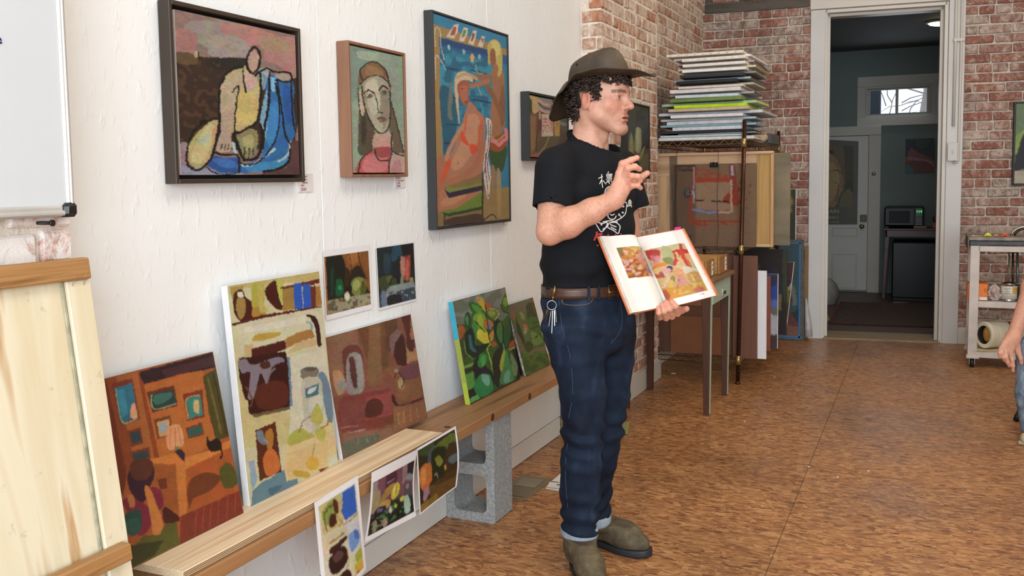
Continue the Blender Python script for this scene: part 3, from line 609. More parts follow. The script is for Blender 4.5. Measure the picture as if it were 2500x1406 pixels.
# ================================================================== framed pictures on the wall
def TFp(pts, tf): return [(x/tf[2]+tf[0], y/tf[2]+tf[1]) for x, y in pts]
def framed(name, label, fr, depth, wallX, m, lip, gap, cpts, shapes, base, n, back=.004, m_side=None, lipm=None, **kw):
    """fr: y0,y1,z0,z1 of the outer frame on a wall facing +X"""
    y0, y1, z0, z1 = fr; xf = wallX+depth; t = empty(name, (wallX, (y0+y1)/2, z0), label, 'painting', 'framed paintings hung on the left wall')
    for a, b, c, d in ((y0, y0+lip, z0, z1), (y1-lip, y1, z0, z1), (y0+lip, y1-lip, z0, z0+lip), (y0+lip, y1-lip, z1-lip, z1)):
        MB().box(wallX+.001, xf, a, b, c, d, .0015).build('frame_side', m, t)
    MB().box(wallX+.001, wallX+.006, y0+lip, y1-lip, z0+lip, z1-lip).build('backing', mat('black_backing', '#0a0908', .8), t)
    a, b, c, d = y0+lip+gap, y1-lip-gap, z0+lip+gap, z1-lip-gap; xs = xf-back
    MB().box(wallX+.006, xs-.0008, a, b, c, d, .001).build('stretched_canvas', mat('canvas_edge', '#b9b0a4', .8), t)
    img = picture(cpts, shapes, base, n[0], n[1], **kw)
    colour_grid('painted_canvas', [(xs, a, d), (xs, b, d), (xs, b, c), (xs, a, c)], img, t, vmat('oil_paint', .42, .35, 160)); return t
T1 = (0, 0, 2.1974)
framed('framed_painting', 'dark framed painting of a seated faceless figure with blue drapery, largest near whiteboard', (1.700, 2.205, 1.300, 1.735), .037, -1.6745, mat('dark_walnut', '#382c22', .5, .15, 14, stretch=(1, 1, .1)), .011, .010,
 TFp([(943, 27), (1580, 165), (1592, 942), (965, 942)], T1), [
 ('c', '#8c8378', [(960, 30), (1120, 60), (1200, 120), (1290, 160), (1330, 130), (1240, 90), (1120, 40)]), ('c', '#948a80', [(1010, 100), (1150, 90), (1300, 160), (1310, 260), (1200, 280), (1080, 220), (1000, 200)]),
 ('c', '#a3716c', [(940, 150), (990, 130), (1060, 170), (1040, 260), (950, 265)]), ('c', '#b07c74', [(1180, 110), (1330, 110), (1500, 170), (1578, 190), (1580, 400), (1500, 340), (1420, 300), (1400, 220), (1280, 230)]),
 ('c', '#a4866c', [(1400, 170), (1500, 180), (1560, 240), (1480, 260), (1400, 240)]), ('c', '#9c9289', [(1140, 180), (1260, 170), (1340, 230), (1320, 300), (1200, 296), (1120, 270)]),
 ('p', '#37261d', [(945, 262), (1010, 268), (1070, 290), (1140, 290), (1240, 292), (1340, 300), (1360, 420), (1600, 400), (1600, 600), (1560, 800), (960, 800), (945, 500)]),
 ('p', '#272420', [(1110, 300), (1200, 290), (1330, 295), (1300, 350), (1180, 365), (1110, 330)]), ('n', '#4c3526', [(950, 300), (1180, 320), (1180, 640), (960, 760)], 9, .58),
 ('c', '#5d4a30', [(950, 268), (1020, 268), (1060, 290), (1050, 330), (960, 325)]), ('p', '#b0a27a', [(1044, 255), (1064, 255), (1066, 292), (1046, 292)]), ('p', '#15120f', [(1064, 258), (1074, 258), (1074, 298), (1064, 298)]),
 ('c', '#947a80', [(962, 770), (1010, 780), (1010, 900), (1060, 945), (960, 945)]), ('c', '#8f8ca8', [(962, 890), (1040, 900), (1140, 925), (1300, 940), (960, 945)]), ('p', '#5a3a3a', [(1540, 740), (1600, 760), (1600, 945), (1360, 945), (1520, 900)]),
 # drapery
 ('c', '#1b66a6', [(1430, 400), (1560, 420), (1565, 560), (1575, 700), (1545, 780), (1540, 860), (1500, 905), (1400, 920), (1290, 935), (1280, 890), (1370, 860), (1400, 800), (1415, 640)]),
 ('c', '#2a7fc0', [(1440, 540), (1490, 560), (1480, 700), (1440, 790), (1420, 720)]), ('c', '#1450a0', [(1510, 460), (1555, 470), (1560, 640), (1525, 640)]), ('c', '#2f86b8', [(1300, 890), (1420, 870), (1530, 850), (1500, 900), (1350, 930)]),
 ('c', '#6fb2d8', [(1440, 405), (1474, 410), (1468, 480), (1440, 460)]), ('c', '#79a8c0', [(1385, 640), (1425, 470), (1432, 560), (1412, 760), (1396, 700)]), ('s', '#a7c4cc', 12, [(1290, 890), (1350, 885), (1420, 830), (1460, 800)]), ('s', '#a8bac0', 10, [(1480, 870), (1530, 830), (1545, 760)]),
 ('c', '#1c4f94', [(1105, 890), (1140, 840), (1200, 850), (1270, 850), (1268, 930), (1180, 932)]), ('c', '#2f6db4', [(1130, 850), (1230, 860), (1262, 900), (1180, 900)]), ('s', '#7f94a6', 12, [(1000, 935), (1100, 912), (1160, 934), (1260, 936)]),
 # body
 ('c', '#bcab74', [(1210, 400), (1300, 335), (1360, 380), (1390, 480), (1380, 620), (1330, 680), (1250, 690), (1240, 560)]), ('c', '#c2b067', [(1250, 500), (1350, 480), (1370, 590), (1290, 660), (1250, 640)]),
 ('c', '#b8a486', [(1175, 460), (1230, 385), (1290, 360), (1300, 440), (1270, 500), (1240, 700), (1180, 705), (1172, 600)]), ('c', '#b29b7f', [(1180, 520), (1240, 510), (1245, 700), (1185, 700)]),
 ('c', '#c2a091', [(1310, 380), (1360, 390), (1352, 470), (1312, 468)]), ('c', '#9aa7a6', [(1380, 360), (1440, 345), (1430, 400), (1410, 470), (1385, 440)]), ('s', '#6c8fa0', 14, [(1405, 460), (1415, 400), (1400, 380)]),
 ('c', '#a59585', [(1470, 385), (1540, 380), (1556, 412), (1500, 416)]), ('c', '#b3a46c', [(1165, 640), (1120, 650), (1060, 700), (1010, 780), (1005, 860), (1050, 905), (1110, 870), (1150, 780)]),
 ('c', '#c5b97e', [(1120, 660), (1150, 700), (1120, 800), (1060, 880), (1020, 850), (1050, 760)]), ('c', '#c79a70', [(1135, 690), (1165, 660), (1150, 760), (1125, 790)]), ('c', '#a9b89a', [(1060, 740), (1120, 710), (1110, 760), (1065, 770)]),
 ('c', '#b09a88', [(1175, 710), (1225, 715), (1230, 800), (1205, 815), (1150, 805)]), ('c', '#8a825a', [(1262, 720), (1310, 690), (1370, 700), (1365, 800), (1310, 850), (1275, 810)]), ('c', '#a8a06a', [(1290, 740), (1340, 720), (1350, 780), (1310, 810)]), ('c', '#a9bcc6', [(1232, 760), (1250, 770), (1262, 830), (1238, 800)]),
 ('e', '#b99483', 1354, 310, 31, 62, 6),
 # dark contours
 ] + [('s', '#151416', wd, p) for wd, p in ((13, [(1354, 236), (1322, 290), (1326, 350), (1350, 380), (1382, 345), (1392, 280), (1378, 240), (1354, 234)]), (15, [(1300, 340), (1230, 365), (1180, 440), (1168, 560), (1172, 640), (1150, 760), (1130, 830)]), (9, [(1300, 350), (1303, 420), (1312, 480)]), (9, [(1240, 480), (1275, 450), (1262, 540), (1248, 700), (1262, 800)]),
   (13, [(1168, 630), (1090, 650), (1030, 710), (1002, 790), (1000, 880), (1050, 915), (1100, 880), (1140, 820)]), (15, [(1390, 380), (1392, 500), (1370, 640), (1290, 700), (1240, 720)]), (16, [(1245, 720), (1275, 800), (1300, 860), (1370, 840), (1400, 740), (1385, 660)]), (11, [(1362, 390), (1420, 350), (1470, 370), (1540, 372), (1560, 400), (1540, 425), (1470, 415)]),
   (13, [(1440, 370), (1436, 520), (1408, 700), (1400, 790)]), (10, [(1480, 420), (1500, 560), (1520, 720), (1546, 770)]), (10, [(1556, 430), (1560, 600), (1572, 700)]), (9, [(1470, 430), (1490, 560), (1480, 700), (1440, 800), (1360, 880), (1280, 880)]), (12, [(1150, 820), (1200, 835), (1262, 830), (1272, 920)]), (7, [(1100, 900), (1140, 930), (1230, 938), (1270, 925)]), (6, [(1175, 800), (1182, 770)]), (6, [(1195, 806), (1200, 772)]), (6, [(1214, 802), (1216, 775)]), (6, [(1300, 850), (1302, 790)]), (6, [(1322, 850), (1325, 795)]), (6, [(1345, 835), (1348, 790)]), (12, [(1545, 800), (1530, 870), (1480, 910), (1400, 925)]), (14, [(1130, 640), (1070, 650)]))],
 '#8d7068', (200, 280), tf=T1, warp=2.2, wscale=10, streak=.13, seed=3)
T2 = (760, 0, 2.2685)
framed('framed_painting', 'walnut framed green portrait of a long-faced woman in a pink top', (2.431, 2.775, 1.312, 1.732), .045, -1.6745, mat('brown_walnut', '#8a6148', .5, .2, 30, stretch=(1, 1, .08)), .009, .005,
 TFp([(213, 262), (460, 312), (476, 950), (232, 952)], T2), [
 ('c', '#7f9484', [(215, 264), (330, 290), (300, 420), (240, 560), (216, 520)]), ('c', '#a3b09c', [(250, 290), (340, 300), (330, 340), (260, 330)]), ('c', '#8ca08c', [(400, 330), (462, 330), (470, 700), (430, 640), (400, 480)]),
 ('c', '#5c5140', [(262, 560), (300, 640), (330, 720), (320, 830), (258, 850), (256, 700)]), ('c', '#6b5f48', [(400, 560), (440, 700), (470, 850), (420, 830), (398, 700)]), ('c', '#3e3a30', [(270, 640), (290, 660), (290, 780), (270, 790)]),
 ('c', '#85603f', [(318, 345), (360, 365), (395, 420), (405, 500), (340, 420), (270, 450), (252, 480), (262, 410)]), ('c', '#9b7650', [(300, 370), (350, 380), (370, 420), (290, 420)]),
 ('c', '#a9a28a', [(270, 460), (330, 425), (390, 440), (402, 520), (404, 640), (392, 700), (360, 732), (330, 712), (296, 640), (272, 560)]), ('c', '#c6c0a8', [(285, 470), (335, 440), (352, 520), (352, 600), (320, 640), (300, 580)]), ('c', '#938b74', [(360, 520), (400, 500), (402, 620), (384, 690), (362, 700)]), ('c', '#b6ae95', [(310, 640), (350, 650), (372, 700), (340, 720)]),
 ('c', '#c2ae98', [(262, 500), (276, 560), (284, 620), (270, 640), (254, 580)]), ('c', '#b7ab94', [(332, 735), (400, 725), (412, 820), (330, 830)]), ('c', '#c79a8c', [(340, 760), (400, 740), (410, 830), (330, 830)]),
 ('c', '#c05a5a', [(320, 825), (258, 890), (252, 955), (410, 955), (408, 860), (412, 820), (380, 870)]), ('c', '#d4787a', [(290, 870), (340, 850), (390, 880), (380, 940), (280, 945)]), ('c', '#a8474a', [(330, 820), (400, 810), (405, 850), (360, 870)]), ('c', '#c3a193', [(410, 860), (470, 850), (478, 955), (400, 955)]), ('c', '#b98684', [(420, 900), (450, 880), (460, 950), (410, 950)]),
 ('e', '#8b8474', 303, 532, 22, 14, -10), ('e', '#5a5648', 305, 532, 12, 10), ('e', '#d0cab5', 297, 530, 5, 5), ('e', '#7d7666', 375, 512, 17, 17), ('e', '#4c483c', 376, 512, 9, 10),
 ] + [('s', '#40362b', wd, p) for wd, p in ((9, [(275, 450), (262, 400), (300, 352), (345, 352), (385, 400), (400, 480)]), (8, [(262, 470), (300, 430), (350, 422), (392, 450)]), (8, [(268, 480), (282, 580), (310, 670), (350, 732), (390, 715), (405, 640), (402, 500)]), (6, [(252, 490), (256, 570), (268, 640), (286, 650)]), (9, [(282, 520), (302, 500), (328, 516)]), (5, [(330, 520), (340, 560), (348, 610), (366, 624)]), (9, [(352, 500), (370, 475), (392, 490)]), (7, [(345, 655), (362, 648), (382, 655)]), (5, [(356, 672), (378, 664)]), (8, [(330, 820), (350, 880), (400, 880), (412, 830)]), (8, [(318, 830), (268, 880), (256, 950)]), (8, [(402, 880), (400, 950)]), (8, [(412, 735), (414, 830), (470, 858)]), (5, [(345, 620), (372, 622)]), (7, [(408, 560), (440, 700), (470, 840)]))] + [('s', '#8c3f38', 6, [(350, 662), (366, 658), (380, 664)])],
 '#93a591', (120, 290), tf=T2, warp=1.6, wscale=9, streak=.12, seed=13)
framed('framed_painting', 'tall black framed poolside painting with seated woman in an orange bikini', (2.985, 3.655, 1.116, 1.912), .037, -1.6745, mat('charcoal_paint', '#2a2b2d', .5, .15, 14, stretch=(1, 1, .1)), .009, .002,
 TFp([(673, 82), (1057, 193), (1080, 1218), (700, 1252)], T2), [
 ('p', '#2484ab', [(673, 82), (1057, 193), (1057, 262), (673, 138)]), ('p', '#a8854f', [(673, 138), (1057, 262), (1060, 300), (705, 208), (735, 880), (690, 900)]), ('p', '#1b5f92', [(705, 208), (1060, 298), (1062, 350), (708, 262)]),
 ('p', '#17497e', [(708, 215), (960, 268), (960, 300), (708, 250)]), ('p', '#1f7f9e', [(708, 262), (1062, 350), (1075, 1040), (730, 900)]), ('n', '#2a92ae', [(708, 300), (1000, 340), (1000, 700), (720, 800)], 10, .5), ('n', '#186a8c', [(708, 262), (960, 300), (960, 620), (720, 700)], 14, .6), ('c', '#19607a', [(712, 480), (780, 520), (800, 700), (740, 860), (722, 700)]),
 ('p', '#8a7244', [(690, 880), (760, 860), (1078, 1030), (1080, 1220), (700, 1252)]), ('p', '#9b8450', [(940, 1060), (1080, 1035), (1080, 1218), (940, 1225)]), ('p', '#2484ab', [(985, 900), (1075, 860), (1076, 1034), (985, 1050)]),
 ('e', '#9fd0da', 756, 262, 7, 14), ('e', '#7fc0d0', 832, 284, 7, 14), ('e', '#7fc0d0', 914, 308, 7, 14), ('e', '#e2b070', 877, 317, 10, 24),
 ('l', '#14365c', 7, [(735, 376), (800, 385)]), ('l', '#14365c', 7, [(870, 385), (950, 400)]), ('l', '#14365c', 7, [(770, 535), (800, 540)]), ('l', '#14365c', 8, [(878, 546), (970, 562)]), ('l', '#14365c', 7, [(740, 684), (815, 690)]), ('l', '#14365c', 9, [(740, 788), (780, 792)]),
 ('c', '#7d7f70', [(756, 520), (770, 440), (776, 540), (770, 600), (776, 660), (752, 640)], .8), ('s', '#d8dcd0', 3, [(688, 260), (685, 170), (700, 160), (712, 180), (716, 260), (732, 330)]), ('s', '#d8dcd0', 3, [(690, 440), (688, 320), (704, 318), (740, 385)]), ('s', '#9aa896', 5, [(895, 355), (905, 395), (935, 400)]), ('s', '#9aa896', 5, [(905, 470), (925, 520)]),
 ('p', '#d9cdb8', [(782, 140), (806, 134), (800, 180), (780, 216), (742, 206)]), ('p', '#b0503f', [(780, 150), (796, 150), (785, 195), (760, 200)]), ('p', '#d9cdb8', [(832, 152), (854, 152), (850, 190), (832, 230), (806, 226)]), ('p', '#6a8c4a', [(830, 165), (846, 165), (838, 200), (820, 210)]), ('p', '#d9cdb8', [(880, 165), (900, 165), (892, 210), (884, 246), (856, 238)]), ('p', '#8c4a3a', [(876, 180), (890, 182), (882, 220), (868, 226)]), ('p', '#d9cdb8', [(925, 195), (943, 195), (936, 230), (930, 258), (905, 250)]), ('p', '#a85a3a', [(922, 205), (938, 206), (928, 240)]),
 # standing bather
 ('c', '#a8724d', [(975, 390), (1020, 372), (1044, 400), (1050, 520), (1052, 640), (1048, 700), (1010, 760), (978, 740), (975, 600), (985, 500)]), ('c', '#8d5c3f', [(1040, 460), (1052, 560), (1046, 680), (1030, 680), (1020, 560)]), ('s', '#a06c48', 30, [(960, 420), (900, 420), (860, 428)]), ('s', '#94603f', 26, [(950, 460), (1000, 550), (1040, 650)]),
 ('c', '#c9b45e', [(960, 240), (985, 210), (1020, 226), (1034, 290), (1034, 380), (1014, 418), (1004, 360), (990, 300), (966, 350), (958, 300)]), ('c', '#dccb78', [(975, 225), (1010, 224), (1024, 280), (1000, 300)]), ('c', '#9a5f42', [(972, 270), (990, 262), (1000, 300), (998, 360), (982, 360), (970, 320)]), ('c', '#a8724d', [(990, 350), (1010, 350), (1012, 390), (985, 400)]),
 ('c', '#33552c', [(975, 800), (1060, 800), (1056, 890), (1034, 950), (980, 910)]), ('c', '#a14e1c', [(972, 770), (1062, 730), (1060, 800), (1020, 836), (975, 822)]), ('s', '#e27c8a', 18, [(970, 770), (1000, 782), (1020, 800), (1040, 776), (1062, 760), (1056, 710)]), ('s', '#b3a05a', 8, [(980, 750), (1010, 775), (1050, 740)]), ('c', '#a07c4c', [(982, 920), (1004, 960), (994, 1130), (960, 1210), (984, 1160)]), ('c', '#b08e5c', [(1010, 940), (1030, 960), (1034, 1140), (1026, 1214), (1014, 1140)]),
 # seated bather
 ('c', '#d3bd95', [(785, 470), (795, 410), (830, 392), (870, 410), (880, 450), (850, 440), (810, 470), (806, 560), (812, 690), (796, 590)]), ('s', '#c39f7a', 16, [(800, 425), (850, 405), (900, 432)]), ('c', '#a85a3c', [(800, 470), (826, 440), (856, 450), (860, 500), (858, 570), (836, 580), (812, 540)]), ('c', '#b87050', [(812, 480), (850, 470), (852, 540), (826, 560)]), ('s', '#6a3020', 4, [(818, 490), (832, 486)]), ('s', '#6a3020', 5, [(836, 560), (856, 566)]), ('s', '#b07450', 26, [(870, 470), (940, 450), (960, 440)]),
 ('c', '#b9795a', [(850, 590), (870, 560), (920, 620), (944, 660), (946, 860), (920, 960), (800, 1000), (710, 1020), (698, 880), (760, 860), (800, 760), (830, 660)]), ('c', '#c98e6c', [(850, 640), (910, 640), (920, 760), (880, 850), (800, 940), (770, 900), (820, 780)]), ('s', '#b5704f', 34, [(925, 700), (922, 860), (840, 970), (740, 1010)]), ('c', '#b07052', [(700, 880), (760, 870), (750, 990), (704, 1100)]),
 ('c', '#b57653', [(704, 1080), (760, 1040), (930, 1040), (900, 1090), (800, 1150), (706, 1170)]), ('c', '#c48862', [(730, 1100), (860, 1060), (800, 1120), (730, 1140)]), ('s', '#c48b68', 20, [(830, 690), (770, 800), (745, 880)]),
 ('c', '#df4a1c', [(822, 720), (846, 760), (862, 800), (836, 790), (820, 760)]), ('c', '#df4a1c', [(866, 796), (900, 800), (908, 830), (884, 852), (868, 830)]), ('s', '#df4a1c', 7, [(836, 740), (850, 640)]), ('s', '#df4a1c', 7, [(906, 810), (922, 700), (940, 640)]), ('s', '#df4a1c', 6, [(846, 790), (866, 800)]), ('c', '#e04c1a', [(764, 875), (768, 900), (742, 970), (712, 1026), (724, 960), (750, 890)]), ('s', '#7a4632', 4, [(806, 892), (806, 904)]),
 # towel and chair
 ('c', '#d8cbc4', [(950, 650), (980, 670), (978, 760), (965, 860), (978, 960), (974, 1040), (966, 1108), (950, 1040), (938, 940), (950, 800), (958, 720)]), ('s', '#5c3038', 4, [(962, 660), (965, 780), (950, 900), (966, 1090)]), ('s', '#5c3038', 4, [(976, 680), (972, 800), (960, 900), (972, 1000)]), ('s', '#5c4038', 4, [(950, 850), (946, 960)]),
 ('p', '#7f8f3e', [(742, 1024), (800, 1040), (935, 1008), (934, 1024), (760, 1064)]), ('p', '#2c2540', [(736, 1046), (760, 1062), (932, 1026), (932, 1052), (760, 1094)]), ('p', '#6d8a30', [(720, 1165), (800, 1150), (932, 1060), (934, 1140), (760, 1176)]), ('p', '#2c4a2c', [(712, 1168), (760, 1178), (934, 1142), (934, 1160), (760, 1196)]), ('s', '#1f3a2e', 8, [(738, 1180), (736, 1245)]), ('s', '#1f3a2e', 8, [(936, 950), (936, 1228)]), ('c', '#4a3830', [(750, 1210), (880, 1186), (930, 1190), (930, 1228), (750, 1245)]), ('s', '#2c2030', 6, [(940, 1225), (985, 1190), (1010, 1215)]),
 ], '#1f7f9e', (150, 380), tf=T2, warp=1.0, wscale=8, streak=.07, seed=23)
T3 = (1250, 80, 2.511)
framed('framed_painting', 'small dark framed night street market painting behind the man\'s hat', (3.855, 4.365, 1.381, 1.690), .042, -1.6745, mat('charcoal_paint', ''), .010, .006,
 TFp([(108, 408), (345, 458), (345, 765), (106, 752)], T3), [
 ('p', '#c2a070', [(108, 408), (165, 424), (165, 500), (130, 520), (108, 470)]), ('p', '#8a8a88', [(165, 424), (250, 440), (262, 470), (262, 520), (165, 500)]), ('s', '#d49a80', 12, [(170, 440), (200, 462), (240, 470)]), ('s', '#3f4650', 9, [(165, 455), (200, 482), (240, 492), (270, 490)]), ('s', '#cf9c84', 9, [(170, 480), (200, 505), (250, 510)]), ('c', '#2e4a28', [(106, 430), (124, 440), (126, 500), (150, 520), (130, 530), (108, 505)]),
 ('p', '#7d4a34', [(240, 470), (345, 470), (345, 560), (240, 540)]), ('p', '#6e5138', [(106, 505), (190, 520), (186, 760), (106, 752)]), ('p', '#8d6842', [(112, 520), (150, 528), (140, 700), (112, 740)]), ('c', '#6a2c34', [(160, 545), (180, 535), (184, 600), (160, 605)]), ('c', '#c28a70', [(166, 510), (180, 508), (180, 540), (168, 545)]),
 ('p', '#c2b09a', [(186, 515), (260, 520), (256, 640), (184, 640)]), ('p', '#b08a3c', [(264, 530), (284, 505), (300, 530), (298, 640), (264, 640)]), ('s', '#2c2a20', 4, [(284, 540), (282, 590)]), ('p', '#4a4c46', [(300, 530), (345, 540), (345, 620), (300, 600)]), ('p', '#77765c', [(300, 560), (345, 572), (345, 590), (300, 580)]),
 ('p', '#5a4a34', [(184, 642), (300, 640), (270, 720), (150, 752), (140, 700)]), ('s', '#8c8a50', 6, [(230, 640), (200, 700), (150, 740)]), ('s', '#3b2c1e', 7, [(160, 610), (150, 660), (145, 720)]), ('p', '#a05c40', [(106, 740), (345, 700), (345, 765), (106, 752)]),
 ] + [('s', '#b03a30', 4.5, p) for p in ([(194, 545), (222, 545)], [(208, 534), (208, 558)], [(196, 562), (220, 562)], [(192, 574), (192, 580), (224, 578)], [(200, 585), (196, 610), (190, 615)], [(212, 585), (212, 610), (226, 612)], [(232, 545), (230, 600)], [(242, 545), (244, 590), (238, 616)], [(248, 560), (258, 562)], [(248, 576), (258, 576)], [(252, 545), (252, 620)])],
 '#4a3628', (100, 130), tf=T3, warp=.8, wscale=8, streak=.1, seed=33)
framed('framed_painting', 'black framed dark painting of corn cobs hung on the brick pier', (4.985, 5.455, 1.287, 1.720), .036, -1.558, mat('black_frame_paint', ''), .010, .003,
 TFp([(713, 432), (845, 462), (842, 892), (713, 880)], T3), [
 ('p', '#3a3830', [(713, 420), (770, 440), (770, 740), (713, 740)]), ('p', '#211f1c', [(770, 440), (850, 450), (850, 700), (760, 745)]), ('n', '#33322c', [(770, 440), (850, 450), (850, 650), (770, 700)], 12, .55), ('p', '#4a4a34', [(713, 740), (850, 715), (850, 900), (713, 890)]), ('p', '#5c5a3c', [(790, 760), (846, 740), (846, 892), (800, 892)]),
 ('c', '#7d7a4a', [(735, 610), (748, 640), (756, 720), (740, 760), (722, 740), (726, 660)]), ('c', '#8f8c58', [(736, 630), (744, 660), (742, 730), (730, 720)]), ('c', '#8f9468', [(765, 590), (780, 584), (798, 596), (798, 690), (786, 738), (768, 738), (758, 700)]), ('c', '#a8ab7c', [(770, 596), (784, 592), (784, 700), (768, 720)]), ('c', '#7f8654', [(716, 740), (740, 770), (780, 770), (800, 720), (820, 700), (800, 770), (760, 806), (716, 790)]), ('c', '#5a6a48', [(716, 770), (760, 790), (740, 830), (716, 820)]),
 ], '#24221e', (80, 160), tf=T3, warp=1.2, wscale=9, streak=.1, seed=43)
# picture at the right edge of the frame, on the back wall
rp = empty('framed_painting', tuple(BW(.80, 1.195, .01)), 'thin black framed green painting on the right back brick wall', 'painting', 'framed paintings hung on the left wall'); del rp['group']
for s0, s1, z0, z1 in ((.572, .586, 1.195, 1.802), (1.05, 1.064, 1.195, 1.802), (.586, 1.05, 1.195, 1.209), (.586, 1.05, 1.788, 1.802)): bwbox(s0, s1, z0, z1, .012, .045, .002).build('frame_side', MATS['black_frame_paint'], rp)
bwbox(.58, 1.06, 1.2, 1.80, .012, .016).build('backing', MATS['black_backing'], rp)
img = picture([(0, 0), (100, 0), (100, 126), (0, 126)], [('p', '#6d8560', [(0, 0), (100, 0), (100, 60), (0, 90)]), ('c', '#8fa84e', [(0, 50), (30, 40), (20, 90), (0, 96)]), ('c', '#20242a', [(12, 126), (0, 95), (8, 60), (22, 40), (60, 50), (70, 126)]), ('c', '#b8b09a', [(0, 108), (20, 104), (60, 112), (60, 126), (0, 126)]), ('c', '#a8765a', [(50, 20), (70, 20), (74, 50), (54, 52)])], '#6f8a58', 110, 140, warp=3, seed=51)
colour_grid('painted_canvas', [BW(.586, 1.788, .040), BW(1.05, 1.788, .040), BW(1.05, 1.209, .040), BW(.586, 1.209, .040)], img, rp)
# ------------------------------------------------------------------ price cards
M_PAP = mat('white_paper', '#e4e2de', .75, .02); M_INK = mat('pencil_ink', '#6d6d72', .8); M_INKR = mat('reddish_ink', '#a07a78', .8)
def card(y0, y1, z0, z1, label, lines):
    t = empty('wall_label', (-1.6745, (y0+y1)/2, z0), label, 'label'); MB().box(-1.6745, -1.6715, y0, y1, z0, z1).build('card', mat('card_stock', '#d5d0d2', .7, .02), t)
    for s, y, z, sz, m in lines: text3d(s, 'lettering', t, (-1.6712, y, z), sz, m, right=(0, 1, 0))
card(2.219, 2.288, 1.270, 1.324, 'small white price card at the lower right of the seated figure painting', [('Seated', 2.247, 1.316, .009, M_INKR), ('Figure', 2.247, 1.307, .009, M_INKR), ('oil/panel', 2.247, 1.298, .008, M_INKR), ('2019', 2.236, 1.289, .008, M_INKR), ('$500', 2.241, 1.278, .012, M_INKR)])
card(2.758, 2.826, 1.274, 1.318, 'small white price card under the green portrait', [('Portrait', 2.780, 1.309, .008, M_INKR), ('oil on panel', 2.795, 1.300, .008, M_INKR), ('2020', 2.78, 1.291, .008, M_INKR), ('$400', 2.78, 1.281, .010, M_INKR)])
card(3.633, 3.692, 1.099, 1.120, 'narrow white card below the tall poolside painting', [('Pool', 3.65, 1.112, .007, M_INKR)])
# ================================================================== paper prints
def print_sheet(name, label, q, pts, tf, shapes, base, border, n=(80, 60), curl=None, group=None, seed=1, tape=None, **kw):
    """q paper corners in 3D; the picture fills it but for the white border (l,t,r,b fractions)"""
    l, t_, r, b = border; nu, nv = n; e = empty(name, tuple((Vector(q[2])+Vector(q[3]))/2), label, 'print', group)
    img = picture(TFp(pts, tf), shapes, base, nu, nv, tf=tf, seed=seed, **kw)
    U, V = np.meshgrid(np.linspace(0, 1, nu+1), np.linspace(0, 1, nv+1)); mk = (U < l) | (U > 1-r) | (V < t_) | (V > 1-b); img[mk] = srgb('#dddcde')
    colour_grid('printed_sheet', q, img, e, vmat('print_paper', .5, 0), curl, .0004)
    if tape:
        for c in tape:
            MB().slab([Vector(p) for p in c], (-.0003, 0, 0)).build('tape', mat('clear_tape', '#d8d4c8', .3, 0), e)
    return e
T4 = (540, 560, 2.0673); Xp = -1.6715
print_sheet('art_print', 'print of a still life with green bottle and apple, taped left of a darker print', [(Xp, 2.325, 1.090), (Xp, 2.586, 1.090), (Xp, 2.594, .877), (Xp, 2.331, .875)], [(511, 110), (748, 80), (765, 400), (528, 462)], T4, [
 ('p', '#1b2017', [(520, 130), (640, 110), (650, 300), (525, 330)]), ('p', '#b87344', [(515, 128), (750, 95), (750, 102), (522, 138)]), ('p', '#c8823f', [(742, 98), (752, 96), (765, 378), (755, 382)]), ('p', '#c07a45', [(513, 130), (524, 134), (540, 438), (530, 442)]), ('p', '#c07a45', [(530, 432), (765, 372), (766, 382), (532, 442)]),
 ('c', '#8a5322', [(615, 112), (748, 100), (752, 300), (735, 290), (720, 220), (690, 180), (640, 210), (618, 150)]), ('c', '#b06e2a', [(640, 120), (700, 115), (690, 160), (650, 180)]), ('s', '#5e3210', 7, [(690, 110), (700, 170), (735, 250)]), ('s', '#5e3210', 6, [(640, 120), (655, 180), (650, 240)]), ('c', '#123c2c', [(552, 200), (566, 200), (566, 320), (552, 326)]), ('c', '#0e5c34', [(578, 262), (596, 250), (612, 262), (616, 322), (596, 336), (577, 326)]), ('c', '#1f9a58', [(590, 286), (606, 284), (606, 302), (590, 304)]), ('c', '#3a2812', [(628, 200), (645, 205), (642, 280), (622, 280)]),
 ('c', '#7f8a3a', [(660, 260), (690, 240), (726, 256), (728, 310), (700, 342), (668, 330), (656, 300)]), ('c', '#a3aa55', [(668, 264), (690, 254), (700, 280), (680, 310), (664, 300)]), ('c', '#4f5a1e', [(710, 262), (728, 280), (718, 330), (700, 338)]), ('p', '#a39878', [(535, 360), (650, 340), (760, 320), (762, 375), (540, 432)]), ('n', '#6b6048', [(535, 360), (760, 330), (762, 375), (540, 432)], 6, .6), ('c', '#d6cdb4', [(626, 322), (640, 316), (648, 340), (640, 360), (624, 352)]), ('c', '#231a10', [(620, 300), (655, 280), (658, 320), (640, 316)]),
 ], '#2a2418', (.02, .085, .035, .08), (90, 74), warp=1.3, wscale=7, streak=.15, seed=61)
